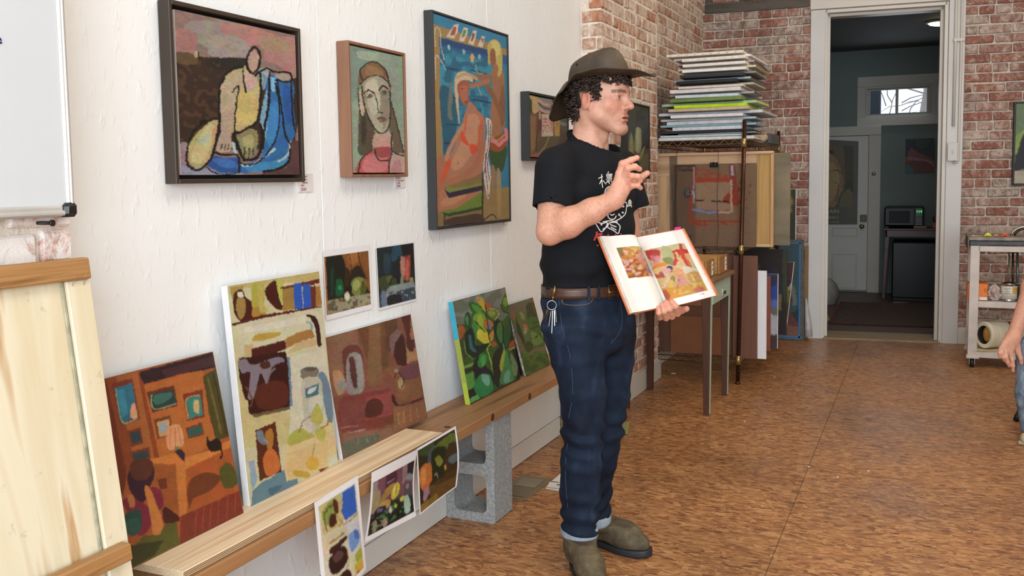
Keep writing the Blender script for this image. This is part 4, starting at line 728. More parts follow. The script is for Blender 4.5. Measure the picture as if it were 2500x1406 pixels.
print_sheet('art_print', 'darker blue-black still life print with red vessel, right of the green bottle print', [(Xp, 2.622, 1.080), (Xp, 2.876, 1.081), (Xp, 2.884, .867), (Xp, 2.631, .866)], [(778, 90), (973, 62), (985, 360), (795, 410)], T4, [
 ('p', '#1a2a30', [(780, 92), (880, 78), (880, 220), (785, 240)]), ('c', '#1e4a60', [(865, 90), (910, 84), (905, 140), (860, 160)]), ('c', '#24404a', [(820, 130), (850, 130), (850, 220), (820, 215)]), ('p', '#15181a', [(900, 74), (972, 66), (975, 180), (960, 200), (920, 130)]), ('c', '#a8433a', [(905, 150), (945, 130), (954, 150), (948, 255), (915, 250), (908, 190)]), ('c', '#c78878', [(905, 145), (925, 150), (925, 230), (906, 230)]), ('c', '#d0604a', [(932, 160), (946, 165), (942, 250), (930, 240)]), ('s', '#1a1414', 5, [(886, 190), (890, 150), (915, 132), (940, 138)]),
 ('c', '#3f4a2e', [(795, 250), (840, 236), (880, 250), (876, 300), (830, 320), (800, 300)]), ('c', '#5c6a34', [(835, 240), (862, 236), (856, 262), (836, 268)]), ('s', '#121310', 6, [(850, 290), (860, 250), (890, 240), (900, 290)]), ('c', '#8a8f72', [(905, 240), (918, 236), (916, 280), (904, 280)]), ('p', '#8f9a98', [(850, 290), (970, 262), (976, 290), (890, 320), (820, 330)]), ('p', '#394a58', [(800, 330), (900, 310), (980, 290), (984, 355), (796, 408)]), ('c', '#6a8094', [(806, 320), (830, 318), (836, 380), (812, 392)]), ('n', '#97a0a0', [(800, 320), (980, 285), (982, 350), (800, 400)], 7, .66), ('c', '#23282c', [(840, 340), (900, 330), (910, 370), (846, 388)]), ('c', '#9a9a62', [(950, 250), (965, 246), (968, 268), (952, 272)]),
 ], '#20262a', (.015, .02, .02, .03), (84, 72), warp=1.3, wscale=6, streak=.16, seed=62)
# ================================================================== leaning canvases
def leaning(label, y0, y1, xb, zb, xt, zt, th, cpts, tf, shapes, base, n, edge, name='stretched_painting', sides=None, group='unframed paintings leaning on the bench', **kw):
    """front face plane from bottom (xb, zb) to top (xt, zt)"""
    u = Vector((xt-xb, 0, zt-zb)).normalized(); nrm = Vector((u.z, 0, -u.x)); b = -nrm*th
    q = [Vector((xt, y0, zt)), Vector((xt, y1, zt)), Vector((xb, y1, zb)), Vector((xb, y0, zb))]
    t = empty(name, (xb, (y0+y1)/2, zb), label, 'painting', group)
    o = MB().slab(q, b, .0015).build('canvas_block', edge, t)
    if sides:
        for z0, z1, m in sides:
            f = lambda z, e: Vector((xb+(xt-xb)*(z-zb)/(zt-zb), y0-e, z)); s = [f(z1, .0006)+b, f(z1, .0006), f(z0, .0006), f(z0, .0006)+b]
            MB().slab(s, (0, .0006, 0)).build('painted_edge', m, t)
    img = picture(TFp(cpts, tf), shapes, base, n[0], n[1], tf=tf, **kw); colour_grid('painted_canvas', [p+nrm*.0006 for p in q], img, t, vmat('oil_paint', .42, .35, 160), off=0); return t
T5 = (0, 520, 1.587); M_CV = mat('primed_canvas', '#e2e2e4', .7, .05, 20)
leaning('warm orange interior painting with lamp, cat and framed pictures, first on the bench', 1.440, 1.809, -1.568, .4645, -1.647, .874, .006, [(385, 643), (840, 540), (957, 1165), (500, 1375)], T5, [
 ('p', '#a85c22', [(400, 640), (560, 610), (600, 660), (620, 950), (520, 1000), (440, 980)]), ('p', '#6e2c14', [(398, 640), (440, 632), (500, 1000), (480, 1090), (430, 860)]), ('p', '#8c3f18', [(432, 634), (470, 628), (530, 960), (500, 1000)]), ('p', '#2f1c20', [(555, 612), (840, 542), (848, 600), (700, 625), (570, 660)]), ('p', '#47282a', [(640, 606), (846, 556), (848, 590), (660, 635)]), ('p', '#b5621d', [(570, 662), (700, 628), (800, 610), (870, 880), (720, 950), (620, 950)]), ('p', '#8d3c14', [(550, 610), (572, 650), (628, 948), (610, 952)]),
 ('p', '#4d4418', [(800, 632), (855, 600), (905, 860), (850, 880), (826, 790)]), ('s', '#6b602a', 8, [(820, 640), (850, 760), (870, 850)]), ('s', '#373210', 6, [(840, 620), (872, 760), (890, 850)]), ('p', '#7c2f1c', [(452, 652), (532, 634), (556, 786), (480, 806)]), ('p', '#23708a', [(466, 670), (530, 652), (546, 780), (488, 796)]), ('p', '#2f87a8', [(470, 680), (500, 672), (510, 770), (488, 780)]), ('c', '#d5a070', [(524, 736), (540, 734), (544, 780), (520, 780)]), ('s', '#78a890', 5, [(466, 670), (488, 798), (546, 782)]),
 ('p', '#6a2c16', [(584, 686), (690, 664), (702, 742), (604, 764)]), ('p', '#23403a', [(600, 695), (686, 678), (696, 730), (608, 752)]), ('c', '#3a6a5c', [(612, 700), (680, 690), (670, 716), (620, 736)]), ('s', '#8aa880', 4, [(602, 700), (612, 752), (696, 732)]), ('p', '#7c2f1c', [(722, 698), (798, 680), (806, 786), (738, 800)]), ('p', '#2f8074', [(736, 716), (790, 700), (800, 776), (746, 790)]), ('c', '#c9a86a', [(764, 726), (782, 722), (784, 770), (766, 762)]), ('s', '#b88c4a', 5, [(742, 790), (736, 716), (790, 702)]),
 ('p', '#7a3a1a', [(608, 792), (672, 774), (680, 850), (622, 866)]), ('p', '#c79860', [(620, 802), (668, 788), (672, 846), (630, 860)]), ('c', '#8fa0a0', [(630, 810), (656, 804), (656, 834), (634, 840)]), ('p', '#7a3418', [(505, 832), (556, 818), (566, 880), (518, 894)]), ('p', '#2d3f48', [(516, 840), (552, 830), (558, 872), (524, 884)]), ('p', '#7a3418', [(512, 912), (588, 894), (596, 940), (524, 960)]), ('p', '#2f3f44', [(522, 920), (582, 906), (588, 932), (532, 950)]), ('p', '#7a3418', [(730, 826), (796, 806), (802, 852), (740, 868)]), ('p', '#2c5a50', [(738, 832), (792, 816), (796, 846), (744, 862)]),
 ('c', '#d8935e', [(664, 824), (708, 814), (722, 888), (668, 910), (656, 880)]), ('s', '#b0683a', 3, [(674, 830), (668, 900)]), ('s', '#b0683a', 3, [(690, 826), (690, 900)]), ('s', '#b0683a', 3, [(702, 822), (712, 890)]), ('p', '#7f7440', [(686, 896), (704, 894), (706, 912), (688, 912)]), ('e', '#33202c', 705, 934, 22, 28), ('p', '#cc7420', [(584, 944), (690, 920), (725, 960), (905, 876), (905, 920), (730, 985), (640, 960), (590, 960)]), ('p', '#d07a28', [(726, 940), (862, 906), (866, 928), (730, 975)]),
 ('p', '#c46f22', [(690, 962), (728, 962), (732, 1160), (700, 1170)]), ('p', '#a85014', [(730, 985), (905, 905), (935, 1080), (735, 1160)]), ('c', '#6e3414', [(738, 1040), (800, 1000), (866, 1020), (830, 1070), (760, 1100), (740, 1140)]), ('c', '#53501a', [(862, 990), (900, 965), (926, 1000), (930, 1050), (880, 1064)]), ('p', '#7d2c18', [(705, 1170), (940, 1075), (957, 1165), (720, 1280), (700, 1280)]), ('s', '#a3402a', 3, [(770, 1150), (760, 1250)]), ('s', '#a3402a', 3, [(800, 1136), (790, 1230)]), ('s', '#a3402a', 3, [(830, 1124), (820, 1216)]), ('s', '#a3402a', 3, [(860, 1112), (852, 1200)]), ('s', '#a3402a', 3, [(895, 1098), (890, 1180)]), ('s', '#a3402a', 3, [(924, 1086), (922, 1166)]),
 ('c', '#24150f', [(816, 860), (826, 880), (850, 868), (870, 884), (866, 912), (830, 920), (812, 892)]), ('s', '#24150f', 7, [(864, 900), (874, 930), (866, 946)]), ('p', '#9a4f18', [(600, 980), (690, 960), (700, 1150), (640, 1130)]), ('p', '#6a2a18', [(620, 1020), (652, 1016), (656, 1056), (626, 1060)]), ('c', '#37182a', [(512, 980), (560, 940), (600, 965), (606, 1010), (580, 1060), (560, 1110), (520, 1080), (500, 1020)]), ('c', '#5a2c20', [(510, 970), (540, 940), (600, 950), (590, 1010), (530, 1020)]),
 ('c', '#7d1e34', [(590, 1050), (630, 1066), (640, 1120), (616, 1140), (580, 1090)]), ('c', '#7d1e34', [(476, 1100), (520, 1090), (580, 1130), (588, 1200), (540, 1240), (490, 1130)]), ('c', '#c4762c', [(566, 1050), (590, 1060), (620, 1140), (636, 1200), (622, 1240), (596, 1240), (586, 1160)]), ('c', '#b87038', [(500, 1080), (520, 1080), (528, 1120), (508, 1126)]), ('c', '#1f4a40', [(480, 1160), (545, 1136), (550, 1200), (520, 1240), (486, 1220)]), ('c', '#28564a', [(482, 1190), (540, 1170), (540, 1230), (490, 1230)]), ('p', '#5a561c', [(500, 1300), (560, 1240), (620, 1240), (650, 1190), (690, 1190), (700, 1280), (508, 1370)]), ('p', '#3a3a1a', [(492, 1280), (640, 1260), (600, 1320), (508, 1368)]), ('c', '#481810', [(640, 1130), (700, 1170), (690, 1190), (640, 1190)]),
 ], '#a05220', (190, 235), mat('board_edge', '#6a4a34', .7), warp=1.4, wscale=8, streak=.10, seed=71)
leaning('tall white canvas with a painted hammer, jug and blue book, second on bench', 1.851, 2.244, -1.582, .4645, -1.629, 1.037, .022, [(38, 283), (487, 213), (585, 1180), (150, 1400)], T4, [
 ('p', '#c2b06a', [(38, 283), (487, 213), (490, 255), (60, 300)]), ('p', '#a89244', [(50, 290), (120, 278), (110, 330), (60, 350)]), ('c', '#4d1812', [(66, 356), (80, 310), (110, 300), (130, 340), (180, 380), (170, 440), (140, 480), (126, 500), (100, 460), (74, 420)]), ('c', '#a0803a', [(84, 350), (120, 345), (130, 400), (108, 450), (86, 420)]), ('c', '#d6d2b8', [(90, 316), (110, 312), (118, 336), (92, 338)]), ('c', '#b0a838', [(160, 280), (205, 262), (222, 300), (215, 380), (180, 420), (160, 380)]), ('c', '#a8842c', [(160, 400), (200, 390), (235, 440), (170, 450)]),
 ('c', '#4a1610', [(225, 300), (270, 255), (290, 300), (300, 370), (330, 400), (280, 400), (235, 350)]), ('c', '#b9b84a', [(280, 250), (310, 270), (320, 320), (300, 370), (284, 300)]), ('p', '#bfae50', [(180, 270), (225, 262), (210, 370), (240, 410), (200, 420)]), ('p', '#a07c34', [(310, 300), (370, 280), (370, 400), (310, 410)]), ('p', '#6e2416', [(300, 290), (490, 250), (490, 275), (300, 300)]), ('p', '#1a55b8', [(362, 272), (402, 268), (410, 400), (368, 402)]), ('p', '#1a55b8', [(406, 278), (444, 276), (452, 392), (412, 400)]), ('p', '#6a2c2a', [(444, 286), (470, 284), (474, 390), (452, 392)]), ('p', '#a8762c', [(470, 290), (490, 286), (504, 380), (474, 386)]),
 ('p', '#5c1712', [(60, 470), (200, 430), (500, 385), (500, 392), (210, 445), (62, 484)]), ('p', '#cfc9a6', [(60, 484), (210, 446), (510, 392), (520, 600), (120, 640)]), ('p', '#d8d3bd', [(120, 490), (300, 460), (420, 430), (430, 470), (260, 500), (120, 520)]), ('p', '#c6b078', [(120, 580), (160, 570), (180, 640), (120, 650)]), ('c', '#c09a2c', [(165, 540), (200, 522), (290, 515), (300, 522), (280, 540), (170, 560)]),
 ('p', '#4d1a14', [(155, 600), (320, 555), (330, 600), (160, 655)]), ('p', '#a87632', [(320, 552), (380, 520), (450, 500), (470, 540), (380, 570), (330, 596)]), ('c', '#3c1a18', [(422, 432), (440, 426), (470, 440), (488, 480), (500, 560), (496, 590), (480, 580), (470, 500), (446, 450)]), ('p', '#c8ae78', [(380, 570), (470, 545), (482, 580), (320, 630)]), ('s', '#8fa0a8', 12, [(430, 466), (446, 470), (452, 500)]),
 ('p', '#d2cdb0', [(330, 640), (520, 600), (560, 960), (340, 1040)]), ('p', '#c9b87c', [(90, 640), (150, 640), (170, 930), (350, 920), (340, 1080), (110, 1100)]), ('p', '#64849a', [(330, 640), (345, 640), (360, 890), (330, 900)]), ('c', '#3a1410', [(90, 660), (150, 640), (300, 615), (330, 640), (345, 880), (300, 905), (160, 935), (140, 860), (120, 840)]), ('c', '#5a2416', [(170, 800), (260, 760), (330, 780), (330, 880), (200, 900)]), ('c', '#8a7f8c', [(90, 660), (130, 650), (160, 680), (280, 640), (320, 660), (260, 690), (230, 770), (200, 720), (170, 840), (140, 840), (150, 720), (110, 720)], .85), ('c', '#4c2a1c', [(200, 670), (240, 660), (250, 690), (210, 700)]), ('s', '#7d6c74', 9, [(230, 770), (250, 720), (270, 700)]), ('s', '#6e3a20', 8, [(130, 790), (160, 850), (150, 890)]), ('p', '#6e5a38', [(160, 930), (340, 890), (350, 905), (170, 945)]),
 ('c', '#6d8496', [(484, 740), (510, 715), (545, 800), (560, 960), (530, 950), (500, 800)]), ('c', '#7d7468', [(400, 705), (440, 690), (482, 696), (484, 735), (440, 755), (402, 745)]), ('c', '#5c544a', [(412, 702), (450, 692), (478, 700), (440, 716)]), ('c', '#bdb9a4', [(405, 760), (486, 745), (506, 800), (512, 930), (470, 1020), (430, 1020), (412, 900)]), ('p', '#3f7484', [(420, 800), (488, 775), (486, 830), (424, 850)]), ('p', '#c9cfd0', [(440, 800), (480, 790), (470, 815), (430, 830)]), ('c', '#ccc9b6', [(440, 860), (500, 830), (505, 900), (450, 930)]),
 ('p', '#dcc288', [(340, 1090), (530, 1000), (545, 970), (580, 1110), (585, 1180), (330, 1270), (320, 1130)]), ('p', '#d8b878', [(330, 1130), (530, 1060), (540, 1180), (335, 1270)]), ('c', '#b9b350', [(476, 876), (500, 910), (510, 960), (480, 990), (450, 950)]), ('c', '#aeb045', [(340, 1040), (400, 1000), (470, 1040), (430, 1060), (345, 1090)]), ('c', '#bdb54a', [(470, 1010), (520, 1000), (514, 1070), (480, 1050)]), ('s', '#8f7a40', 5, [(392, 1020), (410, 970), (450, 940)]), ('s', '#b07834', 8, [(500, 1000), (530, 985), (535, 960)]), ('c', '#cdbfb0', [(420, 980), (440, 950), (460, 1000), (440, 1026)]),
 ('s', '#a88440', 4, [(470, 1076), (462, 1120), (455, 1150)]), ('c', '#d3a82c', [(425, 1180), (450, 1140), (490, 1170), (480, 1210), (440, 1210)]), ('c', '#c49a2a', [(365, 1215), (440, 1225), (436, 1252), (375, 1245)]), ('p', '#7a3020', [(486, 1210), (540, 1195), (500, 1230)]), ('p', '#d4d0b0', [(530, 1150), (585, 1130), (588, 1180), (540, 1210)]),
 ('p', '#5a2410', [(175, 1010), (275, 965), (305, 1220), (195, 1270)]), ('c', '#b07020', [(225, 1030), (250, 1000), (268, 1040), (255, 1100), (235, 1100)]), ('c', '#c4681c', [(215, 1150), (255, 1100), (295, 1160), (290, 1220), (230, 1240)]), ('c', '#6e7a84', [(180, 1020), (210, 1010), (230, 1080), (210, 1080), (190, 1060)]), ('c', '#9a8a80', [(215, 1060), (230, 1055), (240, 1080)]),
 ('p', '#5a7f8e', [(160, 1320), (200, 1280), (320, 1210), (330, 1270), (385, 1255), (385, 1285), (155, 1398)]), ('p', '#8fa3bc', [(140, 1170), (170, 1160), (185, 1260), (160, 1320)]), ('c', '#3f6478', [(240, 1310), (310, 1290), (260, 1340)]),
 ], '#ccc598', (200, 300), M_CV, warp=1.5, wscale=8, streak=.08, seed=72)
leaning('muted red and brown still life canvas with bottles, third on the bench', 2.281, 2.800, -1.590, .4645, -1.649, .830, .016, [(527, 545), (940, 435), (1027, 950), (630, 1165)], T4, [
 ('p', '#8a6248', [(527, 545), (690, 500), (720, 800), (570, 850)]), ('p', '#71492c', [(690, 500), (860, 455), (840, 700), (760, 720)]), ('p', '#85603e', [(750, 480), (800, 470), (810, 770), (770, 800), (740, 760)]), ('p', '#63402c', [(820, 470), (880, 460), (880, 600), (830, 620)]), ('p', '#b08254', [(920, 600), (975, 600), (985, 660), (900, 690)]), ('c', '#5b2a28', [(896, 446), (936, 440), (960, 600), (930, 610), (918, 520)]), ('p', '#a8744c', [(940, 437), (962, 560), (940, 560)]),
 ('c', '#6d3630', [(620, 615), (650, 585), (690, 585), (718, 620), (722, 680), (700, 640), (650, 660), (640, 800), (625, 700)]), ('c', '#8f8884', [(648, 640), (700, 625), (724, 720), (722, 815), (650, 825), (640, 740)]), ('c', '#5b302c', [(655, 650), (680, 660), (694, 790), (670, 780)]), ('c', '#9c9490', [(690, 640), (716, 650), (722, 790), (704, 800)]), ('c', '#95403a', [(640, 830), (700, 835), (738, 812), (740, 830), (690, 852), (645, 850)]), ('c', '#b08a60', [(575, 720), (620, 720), (640, 800), (600, 830)]), ('c', '#93908a', [(600, 770), (630, 760), (636, 800), (606, 806)]),
 ('c', '#47211f', [(855, 550), (890, 510), (915, 560), (925, 640), (920, 690), (880, 680), (862, 610)]), ('c', '#85615c', [(848, 540), (866, 520), (880, 510), (908, 520), (890, 545), (870, 580), (862, 630), (846, 600)]), ('c', '#8c5a38', [(830, 700), (870, 760), (880, 830), (900, 860), (990, 850), (985, 720), (930, 690)]), ('c', '#75444a', [(890, 700), (980, 680), (985, 740), (920, 760)]), ('c', '#4c1d20', [(862, 830), (900, 885), (992, 850), (994, 862), (900, 892), (860, 870)]), ('c', '#b49a6a', [(885, 765), (905, 750), (920, 780), (912, 806), (895, 800)]), ('s', '#5d2c28', 7, [(870, 750), (880, 720), (900, 735), (916, 770), (905, 800)]), ('e', '#97908a', 877, 715, 10, 10),
 ('p', '#823a34', [(610, 850), (850, 800), (865, 940), (830, 1000), (620, 1030), (600, 950)]), ('p', '#9a4540', [(735, 850), (855, 815), (862, 940), (740, 970)]), ('p', '#7d3f38', [(620, 880), (740, 860), (735, 960), (625, 980)]), ('c', '#57291f', [(740, 880), (770, 850), (815, 870), (812, 930), (740, 950)]), ('p', '#7c3a2a', [(712, 965), (840, 940), (875, 930), (875, 975), (790, 1000), (720, 985)]), ('s', '#b58a84', 5, [(650, 1024), (690, 1020), (735, 1010)]), ('s', '#a06a64', 6, [(618, 1004), (700, 990)]),
 ('p', '#93603f', [(868, 900), (1010, 865), (1027, 950), (870, 1020)]), ('s', '#b58460', 4, [(890, 920), (894, 980)]), ('s', '#b58460', 4, [(915, 912), (920, 975)]), ('s', '#b58460', 4, [(945, 905), (952, 965)]), ('s', '#b58460', 4, [(975, 898), (985, 950)]), ('p', '#8c5f48', [(630, 1030), (800, 1010), (860, 1000), (870, 1040), (640, 1120)]), ('p', '#616250', [(625, 1080), (700, 1050), (800, 1030), (805, 1065), (630, 1165)]), ('s', '#6f8a5a', 6, [(700, 1050), (704, 1080)]), ('s', '#6f8a5a', 6, [(740, 1040), (746, 1075)]), ('s', '#6f8a5a', 6, [(776, 1030), (782, 1062)]),
 ], '#85503c', (180, 160), M_CV, warp=2.0, wscale=9, streak=.13, seed=73)
T6 = (1060, 660, 3.9056)
leaning('green canvas of peppers and squash with a turquoise edge, fourth on the bench', 3.090, 3.570, -1.568, .4496, -1.634, .839, .020, [(185, 298), (657, 162), (805, 1035), (350, 1285)], T6, [
 ('p', '#6a7264', [(185, 298), (657, 162), (700, 400), (640, 480), (560, 470), (420, 300), (300, 420), (290, 520), (215, 520)]), ('n', '#7d8474', [(185, 298), (657, 162), (690, 380), (200, 480)], 12, .52), ('p', '#3a4a20', [(220, 520), (300, 520), (340, 800), (290, 860)]), ('c', '#a85a18', [(232, 550), (260, 525), (300, 560), (290, 620), (250, 660)]), ('c', '#1f4a26', [(296, 450), (320, 395), (350, 440), (345, 540), (310, 550)]), ('c', '#4a8a60', [(304, 470), (318, 430), (330, 480), (320, 530)]), ('c', '#2c6a22', [(330, 320), (370, 300), (440, 350), (480, 430), (430, 440), (360, 400)]), ('c', '#4a9a30', [(360, 330), (420, 345), (450, 400), (390, 390)]),
 ('c', '#c8a81c', [(400, 270), (430, 260), (470, 300), (480, 380), (460, 380), (430, 330)]), ('c', '#c46a18', [(404, 285), (425, 262), (440, 290)]), ('c', '#b05418', [(480, 330), (500, 290), (530, 340), (520, 370), (490, 380)]), ('c', '#5f7a28', [(495, 390), (540, 365), (580, 390), (586, 440), (550, 462), (510, 430)]), ('c', '#8fa034', [(510, 395), (550, 385), (572, 420), (530, 440)]), ('s', '#c8b81c', 8, [(520, 370), (580, 380), (602, 420), (570, 470)]),
 ('c', '#6fa82c', [(370, 450), (430, 400), (480, 430), (490, 560), (440, 640), (380, 560)]), ('c', '#a3be2c', [(410, 440), (450, 430), (460, 520), (420, 540)]), ('c', '#3f8f3a', [(365, 500), (400, 480), (420, 600), (400, 660), (370, 600)]), ('c', '#d8cf20', [(420, 560), (500, 590), (520, 690), (470, 700), (410, 640)]), ('c', '#c46a18', [(470, 480), (520, 470), (560, 520), (540, 540), (480, 560)]), ('c', '#72849a', [(500, 510), (530, 500), (540, 560), (510, 560)]), ('c', '#cf9020', [(520, 620), (560, 560), (556, 640), (530, 690)]), ('s', '#1f3a16', 10, [(395, 490), (430, 540), (480, 590)]),
 ('c', '#162b20', [(300, 620), (330, 560), (365, 560), (390, 640), (400, 720), (520, 690), (540, 710), (440, 800), (380, 840), (310, 760)]), ('c', '#2a6a6c', [(330, 640), (350, 620), (370, 720), (400, 780), (350, 760)]), ('s', '#6a9a3a', 8, [(290, 680), (310, 780), (370, 850), (410, 840)]), ('c', '#a85a18', [(535, 710), (560, 680), (590, 710), (560, 735)]), ('s', '#20401a', 9, [(480, 330), (500, 500), (525, 690)]),
 ('c', '#16301c', [(560, 500), (600, 462), (640, 520), (660, 620), (700, 560), (705, 450), (735, 560), (720, 680), (660, 760), (610, 730), (566, 640)]), ('c', '#3f7a34', [(590, 520), (625, 500), (640, 640), (620, 700), (585, 600)]), ('c', '#24562c', [(650, 620), (700, 470), (710, 640), (670, 740)]), ('c', '#2a1c12', [(740, 620), (770, 760), (700, 740)]), ('c', '#a04c18', [(700, 700), (750, 660), (760, 720), (700, 750)]), ('s', '#8fb06a', 8, [(680, 770), (760, 730)]), ('s', '#4a9a6a', 14, [(640, 710), (665, 780), (700, 870)]),
 ('c', '#3b6a20', [(625, 330), (650, 230), (680, 260), (695, 360), (670, 400), (630, 390)]), ('c', '#7fa030', [(640, 310), (655, 260), (680, 290), (670, 350)]), ('s', '#172412', 9, [(622, 330), (640, 390), (690, 405)]),
 ('p', '#3f5a1e', [(280, 870), (420, 840), (400, 900), (290, 920)]), ('p', '#7aa03c', [(285, 920), (400, 880), (390, 930), (300, 950)]), ('p', '#2a3a18', [(296, 950), (390, 910), (385, 960), (305, 990)]), ('p', '#5ca03c', [(305, 1010), (380, 970), (385, 1130), (330, 1160)]), ('p', '#1e2a18', [(325, 1160), (390, 1120), (420, 1220), (340, 1240)]), ('p', '#5fae5a', [(340, 1240), (410, 1190), (440, 1230), (350, 1285)]),
 ('c', '#1a2028', [(375, 900), (430, 820), (500, 930), (560, 1000), (560, 1160), (480, 1180), (390, 1010)]), ('c', '#2f8a34', [(415, 900), (440, 800), (500, 810), (500, 880), (450, 935)]), ('c', '#4aaa54', [(440, 860), (470, 820), (490, 860), (460, 920)]), ('c', '#1f8a48', [(385, 1090), (440, 1000), (510, 990), (550, 1060), (556, 1160), (470, 1215), (400, 1180)]), ('c', '#7ab49a', [(450, 1010), (500, 1000), (530, 1060), (510, 1110), (470, 1080)]), ('s', '#8cc030', 14, [(530, 700), (500, 760), (540, 880), (560, 1000)]),
 ('c', '#20241e', [(550, 850), (600, 740), (650, 760), (630, 900), (620, 1040), (600, 1130), (560, 1040)]), ('c', '#a0aa2c', [(615, 900), (650, 760), (665, 860), (650, 990), (630, 980)]), ('c', '#3f8a4a', [(640, 960), (670, 800), (720, 920), (750, 1040), (700, 1090), (650, 1100), (616, 1050)]), ('c', '#6aa48a', [(660, 990), (700, 960), (710, 1060), (660, 1080)]), ('c', '#6a8c5a', [(710, 800), (750, 850), (778, 940), (765, 1020), (730, 960)]), ('c', '#1e1712', [(720, 760), (775, 780), (805, 1035), (770, 1040), (780, 920)]), ('p', '#28341c', [(560, 1160), (640, 1110), (780, 1040), (805, 1035), (580, 1170)]),
 ], '#3a5a24', (190, 180), M_CV, sides=[(.446, .530, mat('lime_paint', '#a9b838', .5)), (.530, .695, mat('moss_paint', '#9aa23c', .5)), (.695, .8385, mat('turquoise_paint', '#2aa0b8', .5))], warp=1.6, wscale=12, streak=.10, seed=74)
leaning('small dim green garden painting beside the man, fifth on the bench', 3.618, 3.900, -1.563, .4475, -1.646, .754, .010, [(672, 340), (937, 258), (1105, 900), (875, 1018)], T6, [
 ('p', '#6e6350', [(690, 335), (937, 258), (980, 420), (880, 480), (780, 400), (720, 440)]), ('c', '#8a5a38', [(700, 420), (740, 400), (760, 480), (740, 500)]), ('c', '#3f4a24', [(870, 350), (900, 315), (960, 330), (985, 440), (930, 490), (880, 470)]), ('s', '#8a5a2c', 8, [(930, 330), (950, 380), (960, 430)]), ('c', '#4a6a28', [(890, 490), (980, 470), (1050, 680), (960, 745), (900, 720)]), ('c', '#6a8a3a', [(920, 600), (1000, 640), (1040, 700), (940, 730)]), ('s', '#24382c', 12, [(940, 520), (1000, 505)]), ('s', '#24382c', 12, [(930, 570), (1000, 545), (1020, 550)]), ('s', '#24382c', 10, [(960, 660), (1010, 620)]),
 ('c', '#5a6a34', [(765, 430), (800, 390), (860, 420), (890, 520), (930, 680), (900, 740), (850, 700), (790, 600)]), ('c', '#7a8a4a', [(800, 410), (840, 420), (860, 480), (830, 480)]), ('c', '#2f3a20', [(762, 460), (790, 520), (840, 640), (860, 740), (830, 700), (780, 600)]), ('c', '#a8683a', [(835, 530), (880, 540), (895, 580), (850, 580)]), ('c', '#8c9a70', [(850, 570), (880, 590), (860, 630)]), ('c', '#3c4a1e', [(840, 720), (920, 700), (935, 750), (895, 860), (870, 780)]), ('p', '#76694a', [(920, 780), (1060, 730), (1090, 770), (1000, 820), (890, 830)]), ('c', '#6a5f48', [(760, 640), (800, 640), (880, 820), (820, 800)]),
 ('p', '#3f5a20', [(800, 800), (900, 840), (1090, 780), (1105, 900), (875, 1018), (830, 930)]), ('n', '#56702a', [(800, 800), (1090, 780), (1105, 900), (875, 1018)], 8, .55), ('p', '#8a7f6a', [(740, 600), (760, 620), (870, 1015), (858, 1018)]),
 ], '#52603a', (100, 120), mat('chipped_white_edge', '#c2beb2', .8, .5, 60), warp=2, wscale=10, streak=.1, seed=75)
tag(MB().slab([Vector((-1.645, 3.575, .67)), Vector((-1.645, 3.660, .67)), Vector((-1.60, 3.660, .447)), Vector((-1.60, 3.575, .447))], (-.004, 0, -.001)).build('grey_board', mat('grey_violet_panel', '#4a4650', .7)), 'thin dark grey panel standing between the green canvas and the small garden painting', 'panel')
# ================================================================== bench
M_PLANK = wood('aged_fir', '#a67a50', '#7a5030', 'Y', .55, 1.6, 8, .1); M_PLY = wood('pale_plywood', '#f0d9b8', '#d8b68c', 'Y', .55, 1.3, 7, .08)
bn = tag(MB().box(-1.672, -1.441, 1.490, 4.22, .408, .4455, .003).build('bench_plank', M_PLANK), 'brown fir plank bench resting on cinder blocks along the wall', 'bench')
MB().lathe([(0, .0006), (.012, .0006), (.012, 0)], (-1.50, 2.78, .4455), n=16).build('knot', mat('dark_knot', '#4a2c16', .6), bn)
for y in (3.02, 3.37): MB().lathe([(0, .0006), (.014, .0006), (.014, 0)], (-1.441, y, .427), (1, 0, 0), 14).build('knot', mat('dark_knot', ''), bn)
pl = empty('plywood_board', (-1.55, 2.05, .4455), 'pale plywood strip lying on the near half of the plank bench', 'board')
MB().box(-1.672, -1.452, 1.476, 2.655, .4458, .4640, .001).build('board_top', M_PLY, pl)
for i in range(4): MB().box(-1.4525, -1.4508, 1.478, 2.653, .4468+i*.0042, .4488+i*.0042).build('veneer_layer', mat('veneer_dark', '#8a6a48', .7), pl)
